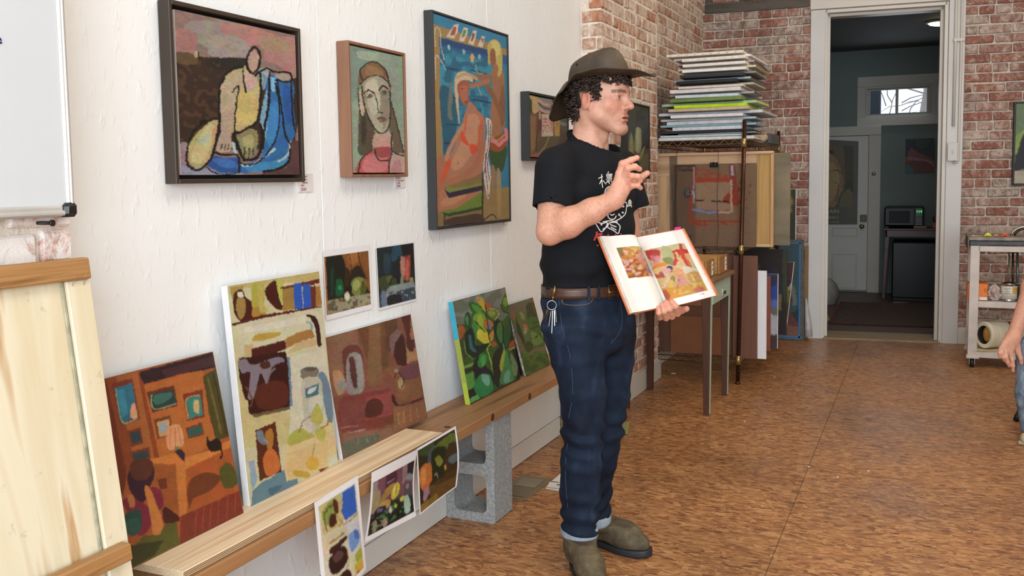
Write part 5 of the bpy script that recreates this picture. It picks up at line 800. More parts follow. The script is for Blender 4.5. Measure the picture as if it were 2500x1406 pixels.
def cinder(loc, rz, label, vis=True):
    t = bmesh.new(); W, D, Hh = .207, .16, .4075; m = M_CB
    def prof(x0, x1, z0, z1, r):
        P = []
        for cx, cz, a0 in ((x1-r, z1-r, 0), (x0+r, z1-r, 90), (x0+r, z0+r, 180), (x1-r, z0+r, 270)):
            for k in range(5): a = math.radians(a0+k*22.5); P.append((cx+r*math.cos(a), cz+r*math.sin(a)))
        return P
    mb = MB(); outer = prof(-W/2, W/2, 0, Hh, .008); holes = [prof(-W/2+.035, W/2-.035, .036, .181, .022), prof(-W/2+.035, W/2-.035, .226, .371, .022)]
    for y in (-D/2, D/2):
        vs = [t.verts.new((x, y, z)) for x, z in outer]; es = [t.edges.new((vs[i], vs[(i+1) % len(vs)])) for i in range(len(vs))]; L = [vs]
        for h in holes:
            hv = [t.verts.new((x, y, z)) for x, z in h]; es += [t.edges.new((hv[i], hv[(i+1) % len(hv)])) for i in range(len(hv))]; L.append(hv)
        bmesh.ops.triangle_fill(t, edges=es, use_beauty=True)
        if y < 0: A = L
        else:
            for a, b in zip(A, L):
                for i in range(len(a)): t.faces.new((a[i], a[(i+1) % len(a)], b[(i+1) % len(a)], b[i]))
    bmesh.ops.subdivide_edges(t, edges=[e for e in t.edges if e.calc_length() > .05], cuts=2, use_grid_fill=False)
    bmesh.ops.recalc_face_normals(t, faces=t.faces); me = bpy.data.meshes.new('cinder_block'); t.to_mesh(me); t.free()
    o = link('cinder_block', me, None, m, loc); o.rotation_euler.z = rz; bpy_mw[o.name] = Matrix.Translation(Vector(loc)) @ Matrix.Rotation(rz, 4, 'Z'); return tag(o, label, 'block')
t = NT('cinder_concrete'); co = t.coord('Object'); n1 = t.noise(co, 90, 5, .8); r = t.ramp(n1, 'Fac', [(.3, hexa('#7e8080')), (.55, hexa('#abadab')), (.75, hexa('#c6c7c4'))]); t.l(r, 0, t.b, 'Base Color'); t.b.inputs['Roughness'].default_value = .95
n2 = t.noise(co, 55, 6, .75); t.bump(n2, 'Fac', .9, .012); M_CB = t.m
cinder((-1.567, 3.155, 0), 0, 'grey two-hole cinder block standing on end under the visible bench')
cinder((-1.567, 1.50, 0), 0, 'grey cinder block under the near end of the bench below the picture')
MB_ = None
# prints taped to the bench front
def curlf(a, b, s=1): return lambda u, v: s*(a*(1-v)**0*np.sin(v*2.4)*.5 + b*(u-.5)*v)
TB = (720, 980, 3.3); XB = -1.4385
print_sheet('art_print', 'tall narrow print with a cobalt blue patch taped to the bench, leftmost of three', [(XB, 1.925, .470), (XB, 2.128, .481), (XB+.004, 2.150, .203), (XB+.004, 1.946, .185)], [(135, 820), (488, 598), (553, 1340), (190, 1500)], TB, [
 ('c', '#c9b878', [(175, 830), (330, 740), (340, 900), (340, 960), (200, 1040), (180, 900)]), ('c', '#8d9440', [(190, 880), (260, 800), (290, 860), (260, 960), (210, 960)]), ('s', '#2a2a18', 6, [(210, 900), (230, 850), (280, 830)]), ('s', '#2a2a18', 6, [(200, 880), (210, 980), (250, 1050), (320, 1000)]), ('c', '#5a2410', [(270, 800), (300, 795), (310, 880), (280, 890)]), ('c', '#4a1c0c', [(240, 910), (280, 890), (290, 960), (240, 985)]), ('s', '#b08a2c', 9, [(290, 900), (330, 960), (260, 1000)]),
 ('p', '#1b5fc4', [(345, 740), (455, 670), (470, 880), (360, 940), (330, 880), (345, 820)]), ('s', '#9a8a70', 10, [(345, 970), (420, 930), (480, 890)]), ('c', '#cdd0d8', [(350, 990), (480, 940), (500, 1110), (400, 1200), (370, 1100)]), ('c', '#6f9adc', [(380, 1060), (450, 1010), (490, 1060), (470, 1120), (400, 1180)]), ('c', '#3f72c0', [(440, 1020), (480, 1030), (480, 1080), (440, 1080)]), ('s', '#a84028', 7, [(490, 1020), (500, 1080)]),
 ('c', '#d2c8a0', [(190, 1040), (350, 980), (370, 1100), (230, 1160)]), ('s', '#b07a38', 16, [(240, 1090), (340, 1030)]), ('c', '#3a1410', [(232, 1130), (340, 1060), (362, 1050), (360, 1080), (250, 1165)]), ('c', '#2c1210', [(225, 1200), (300, 1130), (350, 1130), (360, 1230), (290, 1300), (240, 1300)]), ('c', '#5a3a38', [(250, 1190), (300, 1150), (330, 1180), (280, 1230)]), ('s', '#c07a3a', 8, [(360, 1140), (370, 1240), (350, 1280)]), ('c', '#34140e', [(265, 1370), (340, 1290), (390, 1330), (380, 1420), (280, 1440)]),
 ('c', '#d0cf98', [(410, 1230), (500, 1170), (520, 1300), (440, 1370)]), ('c', '#a8ac38', [(440, 1200), (500, 1165), (510, 1230), (450, 1260)]), ('c', '#d8b820', [(420, 1290), (500, 1240), (515, 1310), (440, 1340)]), ('s', '#c43a28', 4, [(440, 1300), (490, 1350), (520, 1320)]), ('s', '#6a1a18', 12, [(460, 1390), (520, 1350)]), ('n', '#a83c30', [(370, 1340), (520, 1320), (520, 1400), (380, 1420)], 5, .6),
 ], '#d8d0ae', (.07, .065, .07, .05), (74, 92), warp=1.3, wscale=5, streak=.12, seed=81, curl=lambda u, v: .012*v*np.sin(u*3.1)+.003)
print_sheet('art_print', 'violet still life print with yellow squash taped to the bench, middle of three', [(XB, 2.181, .474), (XB, 2.441, .470), (XB, 2.441, .256), (XB, 2.150, .279)], [(573, 578), (945, 388), (960, 920), (548, 1130)], TB, [
 ('p', '#7d4d5c', [(580, 600), (945, 430), (945, 700), (560, 840)]), ('p', '#5a2c3c', [(690, 560), (780, 520), (790, 640), (680, 700)]), ('p', '#9a8a86', [(580, 620), (620, 610), (625, 800), (575, 860)]), ('p', '#a07a80', [(830, 480), (880, 460), (885, 620), (840, 660)]), ('c', '#2a2030', [(880, 480), (940, 450), (942, 560), (890, 580)]), ('s', '#8d7aa0', 10, [(700, 650), (760, 620)]), ('s', '#3f2430', 8, [(690, 640), (770, 590)]), ('c', '#8a929a', [(870, 600), (910, 570), (940, 590), (930, 620), (880, 625)]), ('c', '#5a5058', [(862, 670), (900, 630), (938, 660), (935, 740), (890, 760), (862, 720)]), ('c', '#9a8a92', [(880, 660), (905, 650), (905, 690), (880, 690)]),
 ('p', '#a5946a', [(575, 740), (640, 700), (660, 860), (565, 900)]), ('c', '#b48a3c', [(640, 800), (680, 710), (740, 655), (770, 660), (740, 720), (700, 760), (670, 810)]), ('c', '#c29a48', [(650, 810), (700, 780), (740, 790), (710, 850), (660, 850)]), ('c', '#d9c430', [(742, 720), (765, 665), (800, 645), (818, 680), (808, 740), (770, 780), (742, 770)]), ('c', '#efe26a', [(755, 700), (775, 670), (785, 710), (765, 750)]), ('s', '#8a7018', 6, [(786, 660), (784, 730)]), ('c', '#2c1c4a', [(595, 880), (640, 835), (695, 830), (700, 880), (640, 910), (600, 912)]), ('c', '#7a6a9a', [(620, 860), (670, 850), (640, 890)]),
 ('p', '#1c2a1e', [(565, 930), (720, 880), (740, 790), (940, 740), (945, 880), (556, 1085)]), ('n', '#3f7a48', [(640, 850), (940, 750), (940, 870), (560, 1040)], 6, .62), ('n', '#0f1010', [(560, 900), (940, 780), (940, 880), (556, 1085)], 5, .62), ('c', '#a9c8b4', [(865, 760), (900, 745), (920, 800), (910, 880), (870, 895), (865, 830)]), ('c', '#d8d84a', [(825, 770), (860, 750), (862, 780), (830, 795)]), ('c', '#cfd0d0', [(726, 880), (738, 830), (756, 870), (745, 890)]), ('e', '#b8c83a', 786, 832, 12, 16), ('c', '#b39078', [(670, 960), (700, 930), (720, 970), (695, 1010)]), ('c', '#a08a68', [(600, 960), (625, 950), (630, 1030), (605, 1040)]), ('n', '#8a8a70', [(570, 960), (720, 920), (720, 1010), (570, 1060)], 4, .72),
 ], '#5c4a50', (.035, .16, .03, .075), (92, 74), warp=1.2, wscale=5, streak=.14, seed=82, curl=lambda u, v: .010*(1-v)**2+.008*np.sin(v*3.1)*np.cos(u*3)+.004)
print_sheet('art_print', 'dark olive print with an orange shape taped to the bench, rightmost of three', [(XB, 2.452, .466), (XB, 2.716, .472), (XB, 2.690, .272), (XB, 2.463, .251)], [(960, 388), (1278, 200), (1255, 680), (988, 915)], TB, [
 ('c', '#3a4a20', [(970, 420), (1100, 330), (1090, 430), (1000, 450)]), ('c', '#4a5058', [(1060, 420), (1110, 370), (1110, 520), (1060, 540)]), ('c', '#5c6a20', [(1110, 370), (1250, 260), (1260, 360), (1190, 400), (1120, 420)]), ('c', '#20280f', [(1080, 450), (1120, 380), (1190, 380), (1160, 520), (1150, 620), (1090, 620)]), ('c', '#7a8020', [(1105, 480), (1140, 450), (1160, 500), (1130, 540)]), ('c', '#3f2c12', [(1190, 400), (1260, 340), (1262, 560), (1180, 600)]), ('c', '#5a6a70', [(1200, 470), (1260, 430), (1255, 490), (1210, 510)]),
 ('c', '#c26a1c', [(985, 600), (1010, 540), (1070, 515), (1082, 600), (1070, 680), (1020, 740), (988, 690)]), ('c', '#d8863a', [(1000, 600), (1030, 560), (1040, 660), (1010, 700)]), ('c', '#a8788a', [(1022, 740), (1050, 705), (1070, 740), (1040, 800), (1020, 810)]), ('s', '#a89a70', 5, [(1100, 610), (1115, 590), (1125, 630)]), ('p', '#6a4a18', [(1060, 700), (1255, 590), (1255, 670), (1080, 830)]), ('p', '#8a6a1c', [(990, 850), (1120, 740), (1130, 780), (995, 905)]), ('p', '#4a3414', [(1100, 660), (1250, 540), (1255, 600), (1110, 690)]), ('e', '#b08a30', 1176, 540, 7, 22),
 ], '#2c2c14', (.03, .03, .035, .02), (92, 70), warp=1.3, wscale=6, streak=.15, seed=83, curl=lambda u, v: .014*np.sin(v*3.1)*u+.012*(u*v)**2+.004)
# ================================================================== whiteboard on the near pier
wbd = empty('whiteboard', (-1.53, .85, 1.24), 'large whiteboard in a silver frame with black corner at the top left', 'whiteboard'); M_AL = mat('brushed_aluminium', '#c0bcb6', .28, .08, 10, metal=.25, stretch=(1, 1, 1))
MB().box(-1.546, -1.530, .02, 1.297, 1.258, 2.45, .002).build('writing_surface', mat('whiteboard_enamel', '#c6cbcf', .25, .01), wbd)
MB().box(-1.552, -1.524, 1.294, 1.312, 1.262, 2.45, .004).box(-1.526, -1.521, 1.300, 1.306, 1.262, 2.45, .002).build('frame_bar', M_AL, wbd)
MB().box(-1.552, -1.524, .0, 1.285, 1.240, 1.262, .004).box(-1.527, -1.518, .0, 1.285, 1.242, 1.252, .003).build('frame_bar', M_AL, wbd)
cp = MB(); cp.hexa([(-1.553, 1.280, 1.2385), (-1.516, 1.280, 1.2385), (-1.516, 1.313, 1.2385), (-1.553, 1.313, 1.2385), (-1.553, 1.284, 1.266), (-1.516, 1.284, 1.266), (-1.516, 1.313, 1.268), (-1.553, 1.313, 1.268)], .007); cp.build('corner_cap', mat('black_cap', '#141412', .4), wbd)
mk = aX(1, 99, -1.529); MB().tube([(-1.5295, mk.y-.012, mk.z+.006), (-1.5295, mk.y+.001, mk.z+.003), (-1.5295, mk.y+.002, mk.z-.004), (-1.5295, mk.y-.01, mk.z-.004)], .0018, 6).build('marker_stroke', mat('blue_marker', '#2a3fa8', .5), wbd)
nl = aX(100, 543, -1.556); tag(MB().tube([(-1.57, nl.y-.02, nl.z), (-1.53, nl.y+.002, nl.z-.001)], .0035, 8).lathe([(.0065, 0), (.0065, .004)], (-1.53, nl.y+.002, nl.z-.001), (1, .2, 0), 10).build('nail', mat('rusty_nail', '#3a3432', .5, metal=.6)), 'dark bolt sticking out of the brick just below the whiteboard', 'nail')
# ================================================================== back of a big canvas leaning against the near pier
ca = empty('canvas_stretcher_back', (-1.45, .9, 0), 'large pale plywood canvas back with wooden bars at the lower left', 'canvas'); 
def LP(y, z, out=0): return Vector((-1.500+(1.12-z)*.132+out, y, z))
t = NT('birch_panel'); co = t.coord('Object', (1, 1, .10)); n1 = t.noise(co, 5, 4, .6, .8); r = t.ramp(n1, 'Fac', [(.38, hexa('#cfc2a2')), (.50, hexa('#d9d0b6')), (.58, hexa('#b89468')), (.66, hexa('#d6cbae'))]); co2 = t.coord('Object'); n2 = t.noise(co2, 24, 6, .7); r2 = t.ramp(n2, 'Fac', [(.28, (.55, .56, .52, 1)), (.38, (1, 1, 1, 1))]); m = t.mix(.7, (r, 0), (r2, 0), 'MULTIPLY'); t.l(m, 2, t.b, 'Base Color'); t.b.inputs['Roughness'].default_value = .6; M_BIRCH = t.m
def lbox(y0, y1, z0, z1, o0, o1, m, name, ch=.002): return MB().hexa([LP(y0, z0, o0), LP(y0, z0, o1), LP(y1, z0, o1), LP(y1, z0, o0), LP(y0, z1, o0), LP(y0, z1, o1), LP(y1, z1, o1), LP(y1, z1, o0)], ch).build(name, m, ca)
lbox(.05, 1.307, .02, 1.14, -.012, 0, M_BIRCH, 'panel')
lbox(1.252, 1.307, .02, 1.118, 0, .010, M_BIRCH, 'stile'); lbox(1.243, 1.251, .02, 1.118, 0, .004, mat('grey_green_glue', '#a8a48a', .7, .3, 30), 'glue_line')
M_BAR = wood('oak_bar', '#a87c4c', '#7f5a30', 'Y', .5, 2, 10)
lbox(.05, 1.304, 1.119, 1.160, 0, .020, M_BAR, 'cross_bar', .003); lbox(.05, 1.290, .574, .607, .010, .036, M_BAR, 'cross_bar', .003)
stp = MB()
for y in (1.262, 1.288): stp.tube([LP(y, 1.127, .0205), LP(y+.001, 1.108, .0115)], .0007, 5)
stp.build('staple', mat('steel_wire', '#c8c8c4', .3, metal=.9), ca)
# ================================================================== floor register, papers, scraps
fv = empty('floor_vent', tuple(aZ(1300, 1190)), 'tan metal floor vent behind the cinder block', 'vent'); M_VT = mat('tan_metal', '#8d7f66', .45, .08, metal=.3)
vy0, vy1, vx0, vx1 = 3.352, 3.640, -1.600, -1.455
for a in ((vx0, vx1, vy0, vy0+.026), (vx0, vx1, vy1-.026, vy1), (vx0, vx0+.024, vy0+.026, vy1-.026), (vx1-.024, vx1, vy0+.026, vy1-.026)): MB().box(a[0], a[1], a[2], a[3], .0005, .004, .0015).build('vent_frame', M_VT, fv)
MB().box(vx0+.02, vx1-.02, vy0+.02, vy1-.02, .0002, .0008).build('duct_opening', mat('vent_dark', '#0c0b0a', .9), fv)
for i in range(19):
    y = vy0+.036+i*.0122; MB().hexa([(vx0+.024, y, .0012), (vx1-.024, y, .0012), (vx1-.024, y+.002, .0012), (vx0+.024, y+.002, .0012), (vx0+.024, y+.004, .0038), (vx1-.024, y+.004, .0038), (vx1-.024, y+.006, .0038), (vx0+.024, y+.006, .0038)]).build('vent_slat', M_VT, fv)
MB().box(vx0+.024, vx1-.024, vy0+.148, vy1-.03, .0042, .0055, .0005).build('damper_plate', mat('tan_metal_light', '#938770', .5), fv)
pq = [(-1.452, 3.60, .0022), (-1.30, 3.62, .0022), (-1.29, 3.505, .0022), (-1.435, 3.512, .0022)]
pp = empty('loose_paper', (-1.37, 3.56, 0), 'folded printed sheet on the floor behind the right boot', 'paper'); MB().slab([Vector(p) for p in pq], (0, 0, -.001)).slab([Vector((-1.444, 3.80, .006)), Vector((-1.33, 3.83, .012)), Vector((-1.30, 3.61, .003)), Vector((-1.446, 3.61, .004))], (0, 0, -.001)).build('sheet', M_PAP, pp)
MB().slab([Vector((-1.436, 3.53, .0028)), Vector((-1.30, 3.54, .0028)), Vector((-1.30, 3.536, .0028)), Vector((-1.436, 3.526, .0028))], (0, 0, -.0004)).slab([Vector((-1.41, 3.585, .0028)), Vector((-1.34, 3.59, .0028)), Vector((-1.34, 3.575, .0028)), Vector((-1.41, 3.57, .0028))], (0, 0, -.0004)).build('printed_lines', M_INK, pp)
M_CHIP = NT('chipboard'); co = M_CHIP.coord('Object'); v = M_CHIP.n('ShaderNodeTexVoronoi'); v.inputs['Scale'].default_value = 150; M_CHIP.l(co, 0, v, 'Vector'); sp = M_CHIP.n('ShaderNodeSeparateColor'); M_CHIP.l(v, 'Color', sp, 0); r = M_CHIP.ramp(sp, 0, [(0, hexa('#3f3420')), (.4, hexa('#7d6a48')), (.8, hexa('#9a8760')), (1, hexa('#b8a880'))]); M_CHIP.l(r, 0, M_CHIP.b, 'Base Color'); M_CHIP.b.inputs['Roughness'].default_value = .8; M_CHIP.bump(sp, 0, .4, .004); M_CHIP = M_CHIP.m
tag(MB().box(-1.671, -1.36, 4.306, 4.336, .001, .62, .002).build('chipboard_panel', M_CHIP), 'thick raw chipboard offcut standing against the wall behind the man\'s leg', 'board')
gp = aZ(1530, 1060); tag(MB().slab([Vector((gp.x-.06, gp.y+.06, .03)), Vector((gp.x-.005, gp.y+.07, .05)), Vector((gp.x+.008, gp.y-.01, .004)), Vector((gp.x-.05, gp.y-.04, .004))], (0, .004, -.002)).build('olive_scrap', mat('olive_card', '#8a8850', .7)), 'small olive green card scrap on the floor behind the man\'s left leg', 'scrap')
rs = random.Random(3); M_CRUMB = mat('plaster_crumb', '#cfc4b4', .8)
for i, (x, y) in enumerate(((1645, 912), (1891, 921), (1818, 1029), (1975, 1140), (2304, 843), (2045, 1165), (2120, 1150))):
    p = aZ(x, y, .001); s = .005 if i else .016
    tag(MB().hexa([(p.x-s, p.y-s*.7, .0005), (p.x+s, p.y-s*.5, .0005), (p.x+s*.8, p.y+s*.6, .0005), (p.x-s*.7, p.y+s*.6, .0005), (p.x-s*.8, p.y-s*.5, .006), (p.x+s*.7, p.y-s*.3, .005), (p.x+s*.6, p.y+s*.4, .006), (p.x-s*.5, p.y+s*.4, .005)], .001).build('floor_debris', M_CRUMB), ['small white paper crumb on the floor under the wire rack', 'pale crumb on the floor right of the rack post', 'pale crumb on the floor in front of the desk leg', 'tiny pale chip on the floor beside the long floor seam', 'pale chip at the foot of the right door casing', 'tiny pale splinter on the open floor right of the seam', 'pale wood chip in the middle of the open floor'][i], 'debris')
# ================================================================== wire rack
M_WIRE = mat('bronze_wire', '#5a4432', .35, .1, metal=.75); M_POST = mat('bronze_post', '#4a2c1c', .28, .12, 30, metal=.6); M_BRASS = mat('brass_collar', '#b09a68', .3, metal=.8)
rk = empty('wire_rack', (-1.34, 6.6, 0), 'tall bronze wire rack against the recessed brick wall holding stacked canvases', 'shelf')
X0, X1, Y0, Y1 = -1.625, -1.045, 5.77, 7.42
for x, y, xt, zt in ((-1.053, Y0, -1.018, 1.635), (X0, Y0, X0+.02, 1.6), (-1.055, Y1, -1.05, 1.635), (X0, Y1, X0, 1.6)):
    p = MB().tube([(x, y, .02), (xt, y, zt)], .0125, 12).build('post', M_POST, rk)
    rings = MB()
    for k in range(58): z = .06+k*.0265; f = z/zt; rings.lathe([(.0129, -.0012), (.0129, .0012)], (x+(xt-x)*f, y, z), n=10)
    tag(rings.build('post_grooves', mat('groove_dark', '#1e140e', .5), p), kind='stuff')
    MB().lathe([(.016, 0), (.016, .012), (.008, .02), (.008, .03)], (x, y, 0), n=12).build('foot', M_POST, p)
    for z in (.125, .815, 1.47): MB().lathe([(.0165, 0), (.0150, .055)], (x+(xt-x)*z/zt, y, z), n=14).build('collar', M_BRASS, p)
for z in (.140, .835, 1.503):
    s = MB()
    for a, b in (((X0, Y0), (X1, Y0)), ((X1, Y0), (X1, Y1)), ((X1, Y1), (X0, Y1)), ((X0, Y1), (X0, Y0))):
        for dz in (-.015, .015): s.tube([(a[0], a[1], z+dz), (b[0], b[1], z+dz)], .003, 6)
    s = s.build('shelf_frame', M_WIRE, rk); t = MB()
    for a, b, n in (((X0, Y0), (X1, Y0), 18), ((X1, Y0), (X1, Y1), 46)):
        t.tube([(a[0]+(b[0]-a[0])*i/n, a[1]+(b[1]-a[1])*i/n, z+(.014 if i % 2 else -.014)) for i in range(n+1)], .0022, 5, smooth=False)
    tag(t.build('truss_wire', mat('brass_wire', '#a08a60', .35, metal=.7), s), kind='stuff')
    t = MB()
    for i in range(1, 24): x = X0+(X1-X0)*i/24; t.tube([(x, Y0, z+.016), (x, Y1, z+.016)], .0018, 4, smooth=False)
    for y in (6.1, 6.6, 7.1): t.tube([(X0, y, z+.010), (X1, y, z+.010)], .003, 5)
    tag(t.build('deck_wires', M_WIRE, s), kind='stuff')
# ------------------------------------------------------------------ the stack of canvases on the top shelf
ST = [(235, 890, 1085, 22, 'e5dccd', '', 'thin cream stapled'), (296, 960, 1085, 18, 'ece8e2', '', 'plain white'), (367, 912, 1020, 24, 'eae3d7', '', 'stapled ivory'), (325, 985, 1110, 15, 'b8a4a8', '2c2a48', 'red-cornered with a navy side'),
 (372, 912, 1040, 24, 'e6e2dc', '', 'white with stained edge'), (335, 1000, 1112, 18, 'd6cfb0', 'a8985a', 'pale yellow'), (369, 915, 1040, 24, 'e8e6e2', '', 'clean white, above a grey one'), (350, 1000, 1100, 18, '8f8c8a', '', 'mid grey'),
 (355, 895, 1000, 24, '2a2a2c', '', 'black-edged, upper of two'), (300, 960, 1080, 18, 'a9bcc4', '5a2a2a', 'pale blue-grey'), (315, 840, 1000, 26, '1e2022', '', 'black-edged, lower of two'), (298, 985, 1075, 18, 'b8ae98', '', 'tan'),
 (336, 890, 1000, 18, 'd8ccc4', '', 'pinkish white'), (262, 870, 1045, 30, 'dedbd8', '', 'thick white, just below the pinkish one'), (268, 985, 1060, 16, 'b0a8a8', '2c3038', 'greyish pink'), (312, 850, 990, 24, 'c4d2d8', '', 'ice blue'),
 (265, 880, 960, 28, '6f8548', '', 'moss green'), (192, 1010, 1100, 22, 'a8c0a0', 'c6cf6a', 'pale green'), (302, 920, 1060, 26, 'b8d60f', '', 'bright lime green'), (250, 940, 1050, 24, 'bfae94', '', 'raw tan'),
 (170, 1060, 1188, 24, 'c3c8d2', 'b9bdb5', 'widest, lilac grey'), (272, 890, 1000, 24, 'e0dcdc', '', 'off-white under the widest one'), (190, 1000, 1085, 18, 'b4c6cc', '', 'light blue'), (234, 890, 1010, 28, 'e4e4e6', '', 'thick bright white'),
 (187, 1000, 1088, 18, '90b0bc', '', 'teal blue-edged'), (285, 890, 1000, 28, 'd5dde0', '', 'stapled pale blue-white'), (172, 960, 1065, 22, '2a2030', '', 'dark plum'), (330, 1000, 1070, 10, '8fa0a0', '', 'thin grey-green'), (180, 890, 1000, 18, 'b9cccf', '', 'spotted pale blue'), (170, 985, 1085, 26, 'dedcd8', '', 'bottom white')]
zt = 2.052; zb = 1.522; tot = sum(s[3] for s in ST); z = zt; rr = random.Random(9)
for i, (l, c, sx, th, col, side, word) in enumerate(ST):
    h = (zt-zb)*th/tot; yf = (5.80 if (c > 950 or z < 1.665) else 5.715)+rr.uniform(0, .015); a = aY(1560+l/3.516, 300, yf).x; b = aY(1560+c/3.516, 300, yf).x
    if c > 950: b = max(b, -1.01)
    yb = min(6.75, aX(1560+sx/3.516, 250, b).y+.02); k = .0025
    t = empty('stacked_canvas', ((a+b)/2, yf, z-h), word+' canvas edge in the stack on the top shelf', 'canvas', 'canvases stacked flat on the top shelf')
    sk = rr.uniform(-.012, .012); m_ = mat('edge_'+col, '#'+col, .75, .12, 25)
    q = [(a, yf+sk, z-h+.0008), (b, yf-sk, z-h+.0008), (b+sk, yb, z-h+.0008), (a+sk, yb, z-h+.0008)]
    MB().hexa(q+[(p[0], p[1], z-.0006) for p in q], k).build('canvas_block', m_, t)
    if side: MB().slab([Vector((b+.001, yf-sk+.004, z-.003)), Vector((b+sk+.001, yb-.004, z-.003)), Vector((b+sk+.001, yb-.004, z-h+.003)), Vector((b+.001, yf-sk+.004, z-h+.003))], (-.0012, 0, 0)).build('painted_side', mat('side_'+side, '#'+side, .7), t)
    if 'stapled' in word:
        s_ = MB()
        for j in range(9): x = a+(b-a)*(j+.6)/9.5; s_.box(x-.006, x+.006, yf-abs(sk)-.0012, yf+.0005+abs(sk), z-h*.55, z-h*.55+.0014)
        tag(s_.build('staples', mat('staple_grey', '#8d8a86', .4, metal=.5), t), kind='stuff')
    z -= h
a = aY(1888, 352, 7.0); gb = empty('grey_case', (-1.12, 7.1, 1.522), 'small grey case at the back right of the top shelf', 'box')
MB().box(-1.24, -1.035, 6.95, 7.36, 1.523, 1.60, .008).build('case_body', mat('grey_case', '#5a5a58', .6), gb); MB().box(-1.17, -1.06, 6.944, 6.951, 1.54, 1.578, .001).build('case_label', mat('navy_label', '#20222e', .5), gb)
tag(MB().ball((-1.12, 6.87, 1.568), (.075, .05, .045), 14).build('sponge', mat('peach_sponge', '#c8ab8c', .85, .1, 30, .5, 80)), 'peach coloured sponge beside the canvas stack on the top shelf', 'sponge')
# ------------------------------------------------------------------ boards on the middle shelf
def pyq(pts, Y): return [aY(x, y, Y) for x, y in pts]
M_PINE = wood('pale_pine', '#c8a480', '#a8845e', 'X', .6, 1.5, 5, .05, .6); M_PINEV = wood('pale_pine_v', '#c89c68', '#a07444', 'Z', .6, 1.5, 7)
cp_ = empty('cradled_panel', (-1.2, 5.88, .853), 'large pine-framed panel standing on the middle shelf behind the cardboard', 'panel'); Yp = 5.872
q = pyq([(1609, 375), (1890, 371), (1889, 602), (1609, 608)], Yp); zb_ = .854
q[2].z = zb_; q[3].z = zb_; zt_ = q[0].z; xr = q[1].x
MB().box(-1.615, xr, Yp, Yp+.006, zb_, zt_, .001).build('face_board', M_PINE, cp_)
MB().box(xr-.018, xr, Yp-.022, Yp, zb_, zt_-.02, .002).build('side_bar', M_PINEV, cp_); MB().box(-1.615, xr, Yp-.022, Yp, zt_-.018, zt_, .002).build('top_bar', M_PINE, cp_); MB().box(-1.1, xr-.018, Yp-.022, Yp, zb_, zb_+.02, .002).build('bottom_bar', M_PINE, cp_)
a, b = aY(1847, 500, Yp-.004).x, aY(1881, 500, Yp-.004).x; MB().box(a, b, Yp-.004, Yp-.0005, zb_+.02, zt_-.02, .001).build('plywood_strip', wood('amber_ply', '#b89254', '#946e38', 'Z', .6, 1.2, 4), cp_)
a, b = aY(1612, 500, Yp-.012).x, aY(1635, 500, Yp-.012).x; MB().box(-1.612, b, Yp-.012, Yp-.001, zb_, aY(1620, 430, Yp).z, .002).build('pine_batten', wood('light_batten', '#c3a078', '#a5835c', 'Z', .6), cp_)
MB().box(b, b+.042, Yp-.010, Yp-.001, zb_, zt_-.02, .001).build('grey_batten', mat('grey_brown_board', '#6e5c4c', .7, .2, 10), cp_)
cb = empty('cardboard_sheet', (-1.25, 5.84, .853), 'brown cardboard backing painted with an open red rectangle, clipped to the rack', 'cardboard'); Yc = 5.838
cpx = [(1641, 402), (1847, 398), (1846, 605), (1646, 605)]; q = pyq(cpx, Yc); q[2].z = q[3].z = .854
MB().slab(q, (0, .003, 0)).build('sheet', mat('kraft', '#7a6049', .8, .08), cb)
T8 = (1560, 100, 3.516); T9 = (1560, 450, 2.811)
def T98(p): return ((p[0]/2.811)*3.516, ((p[1]/2.811)+350)*3.516)
img = picture(cpx, [('p', '#6d5644', [(290, 1060), (480, 1060), (480, 1760), (290, 1760)]), ('p', '#84674f', [(490, 1060), (1010, 1050), (1010, 1800), (490, 1800)]), ('l', '#4a4036', 20, [(308, 1800), (312, 1080), (480, 1070)]), ('s', '#4e3c32', 22, [(345, 1108), (440, 1110), (480, 1106)]), ('p', '#9a7c62', [(490, 1220), (790, 1215), (790, 1460), (500, 1460)]),
 ('l', '#9a3f2a', 26, [(490, 1090), (470, 1240), (440, 1420), (452, 1580)]), ('p', '#a2412a', [(490, 1180), (800, 1175), (800, 1216), (490, 1220)]), ('n', '#a2412a', [(500, 1140), (800, 1140), (800, 1180), (500, 1180)], 5, .5), ('l', '#a04630', 14, [(500, 1110), (560, 1100), (620, 1130), (700, 1160)]), ('l', '#8f3f30', 60, [(800, 1080), (815, 1200), (810, 1340)], ), ('c', '#953b28', [(720, 1380), (780, 1300), (850, 1290), (850, 1420), (760, 1400)]),
 ('l', '#c8a58a', 14, [(795, 1200), (795, 1390), (805, 1480)]), ('l', '#9fb0cc', 20, [(800, 1080), (806, 1150)]), ('l', '#b3b0b8', 7, [(474, 1080), (474, 1400)]), ('l', '#8a9ac0', 10, [(474, 1240), (470, 1330)]), ('l', '#6f8ac8', 16, [(470, 1460), (600, 1485), (660, 1478)]), ('l', '#c8a08a', 14, [(690, 1480), (780, 1482), (800, 1460)]), ('l', '#2a2420', 10, [(490, 1380), (560, 1380)]), ('l', '#2a2420', 12, [(630, 1384), (770, 1388)]),
 ('l', '#9c3f28', 16, [(440, 1560), (860, 1556)]), ('n', '#9c3f28', [(450, 1560), (860, 1556), (860, 1600), (450, 1600)], 5, .52), ('c', '#55493c', [(350, 1700), (450, 1680), (440, 1730), (350, 1740)]), ('l', '#4a4640', 9, [(405, 1280), (408, 1340)]), ('n', '#7d3c2c', [(850, 1200), (960, 1200), (960, 1450), (850, 1450)], 8, .75)],
 '#775d49', 110, 110, tf=T8, warp=1.2, wscale=6, streak=.06, seed=91)
colour_grid('painted_marks', [p+Vector((0, -.0008, 0)) for p in q], img, cb, vmat('matte_print', .85, 0, spec=.2))
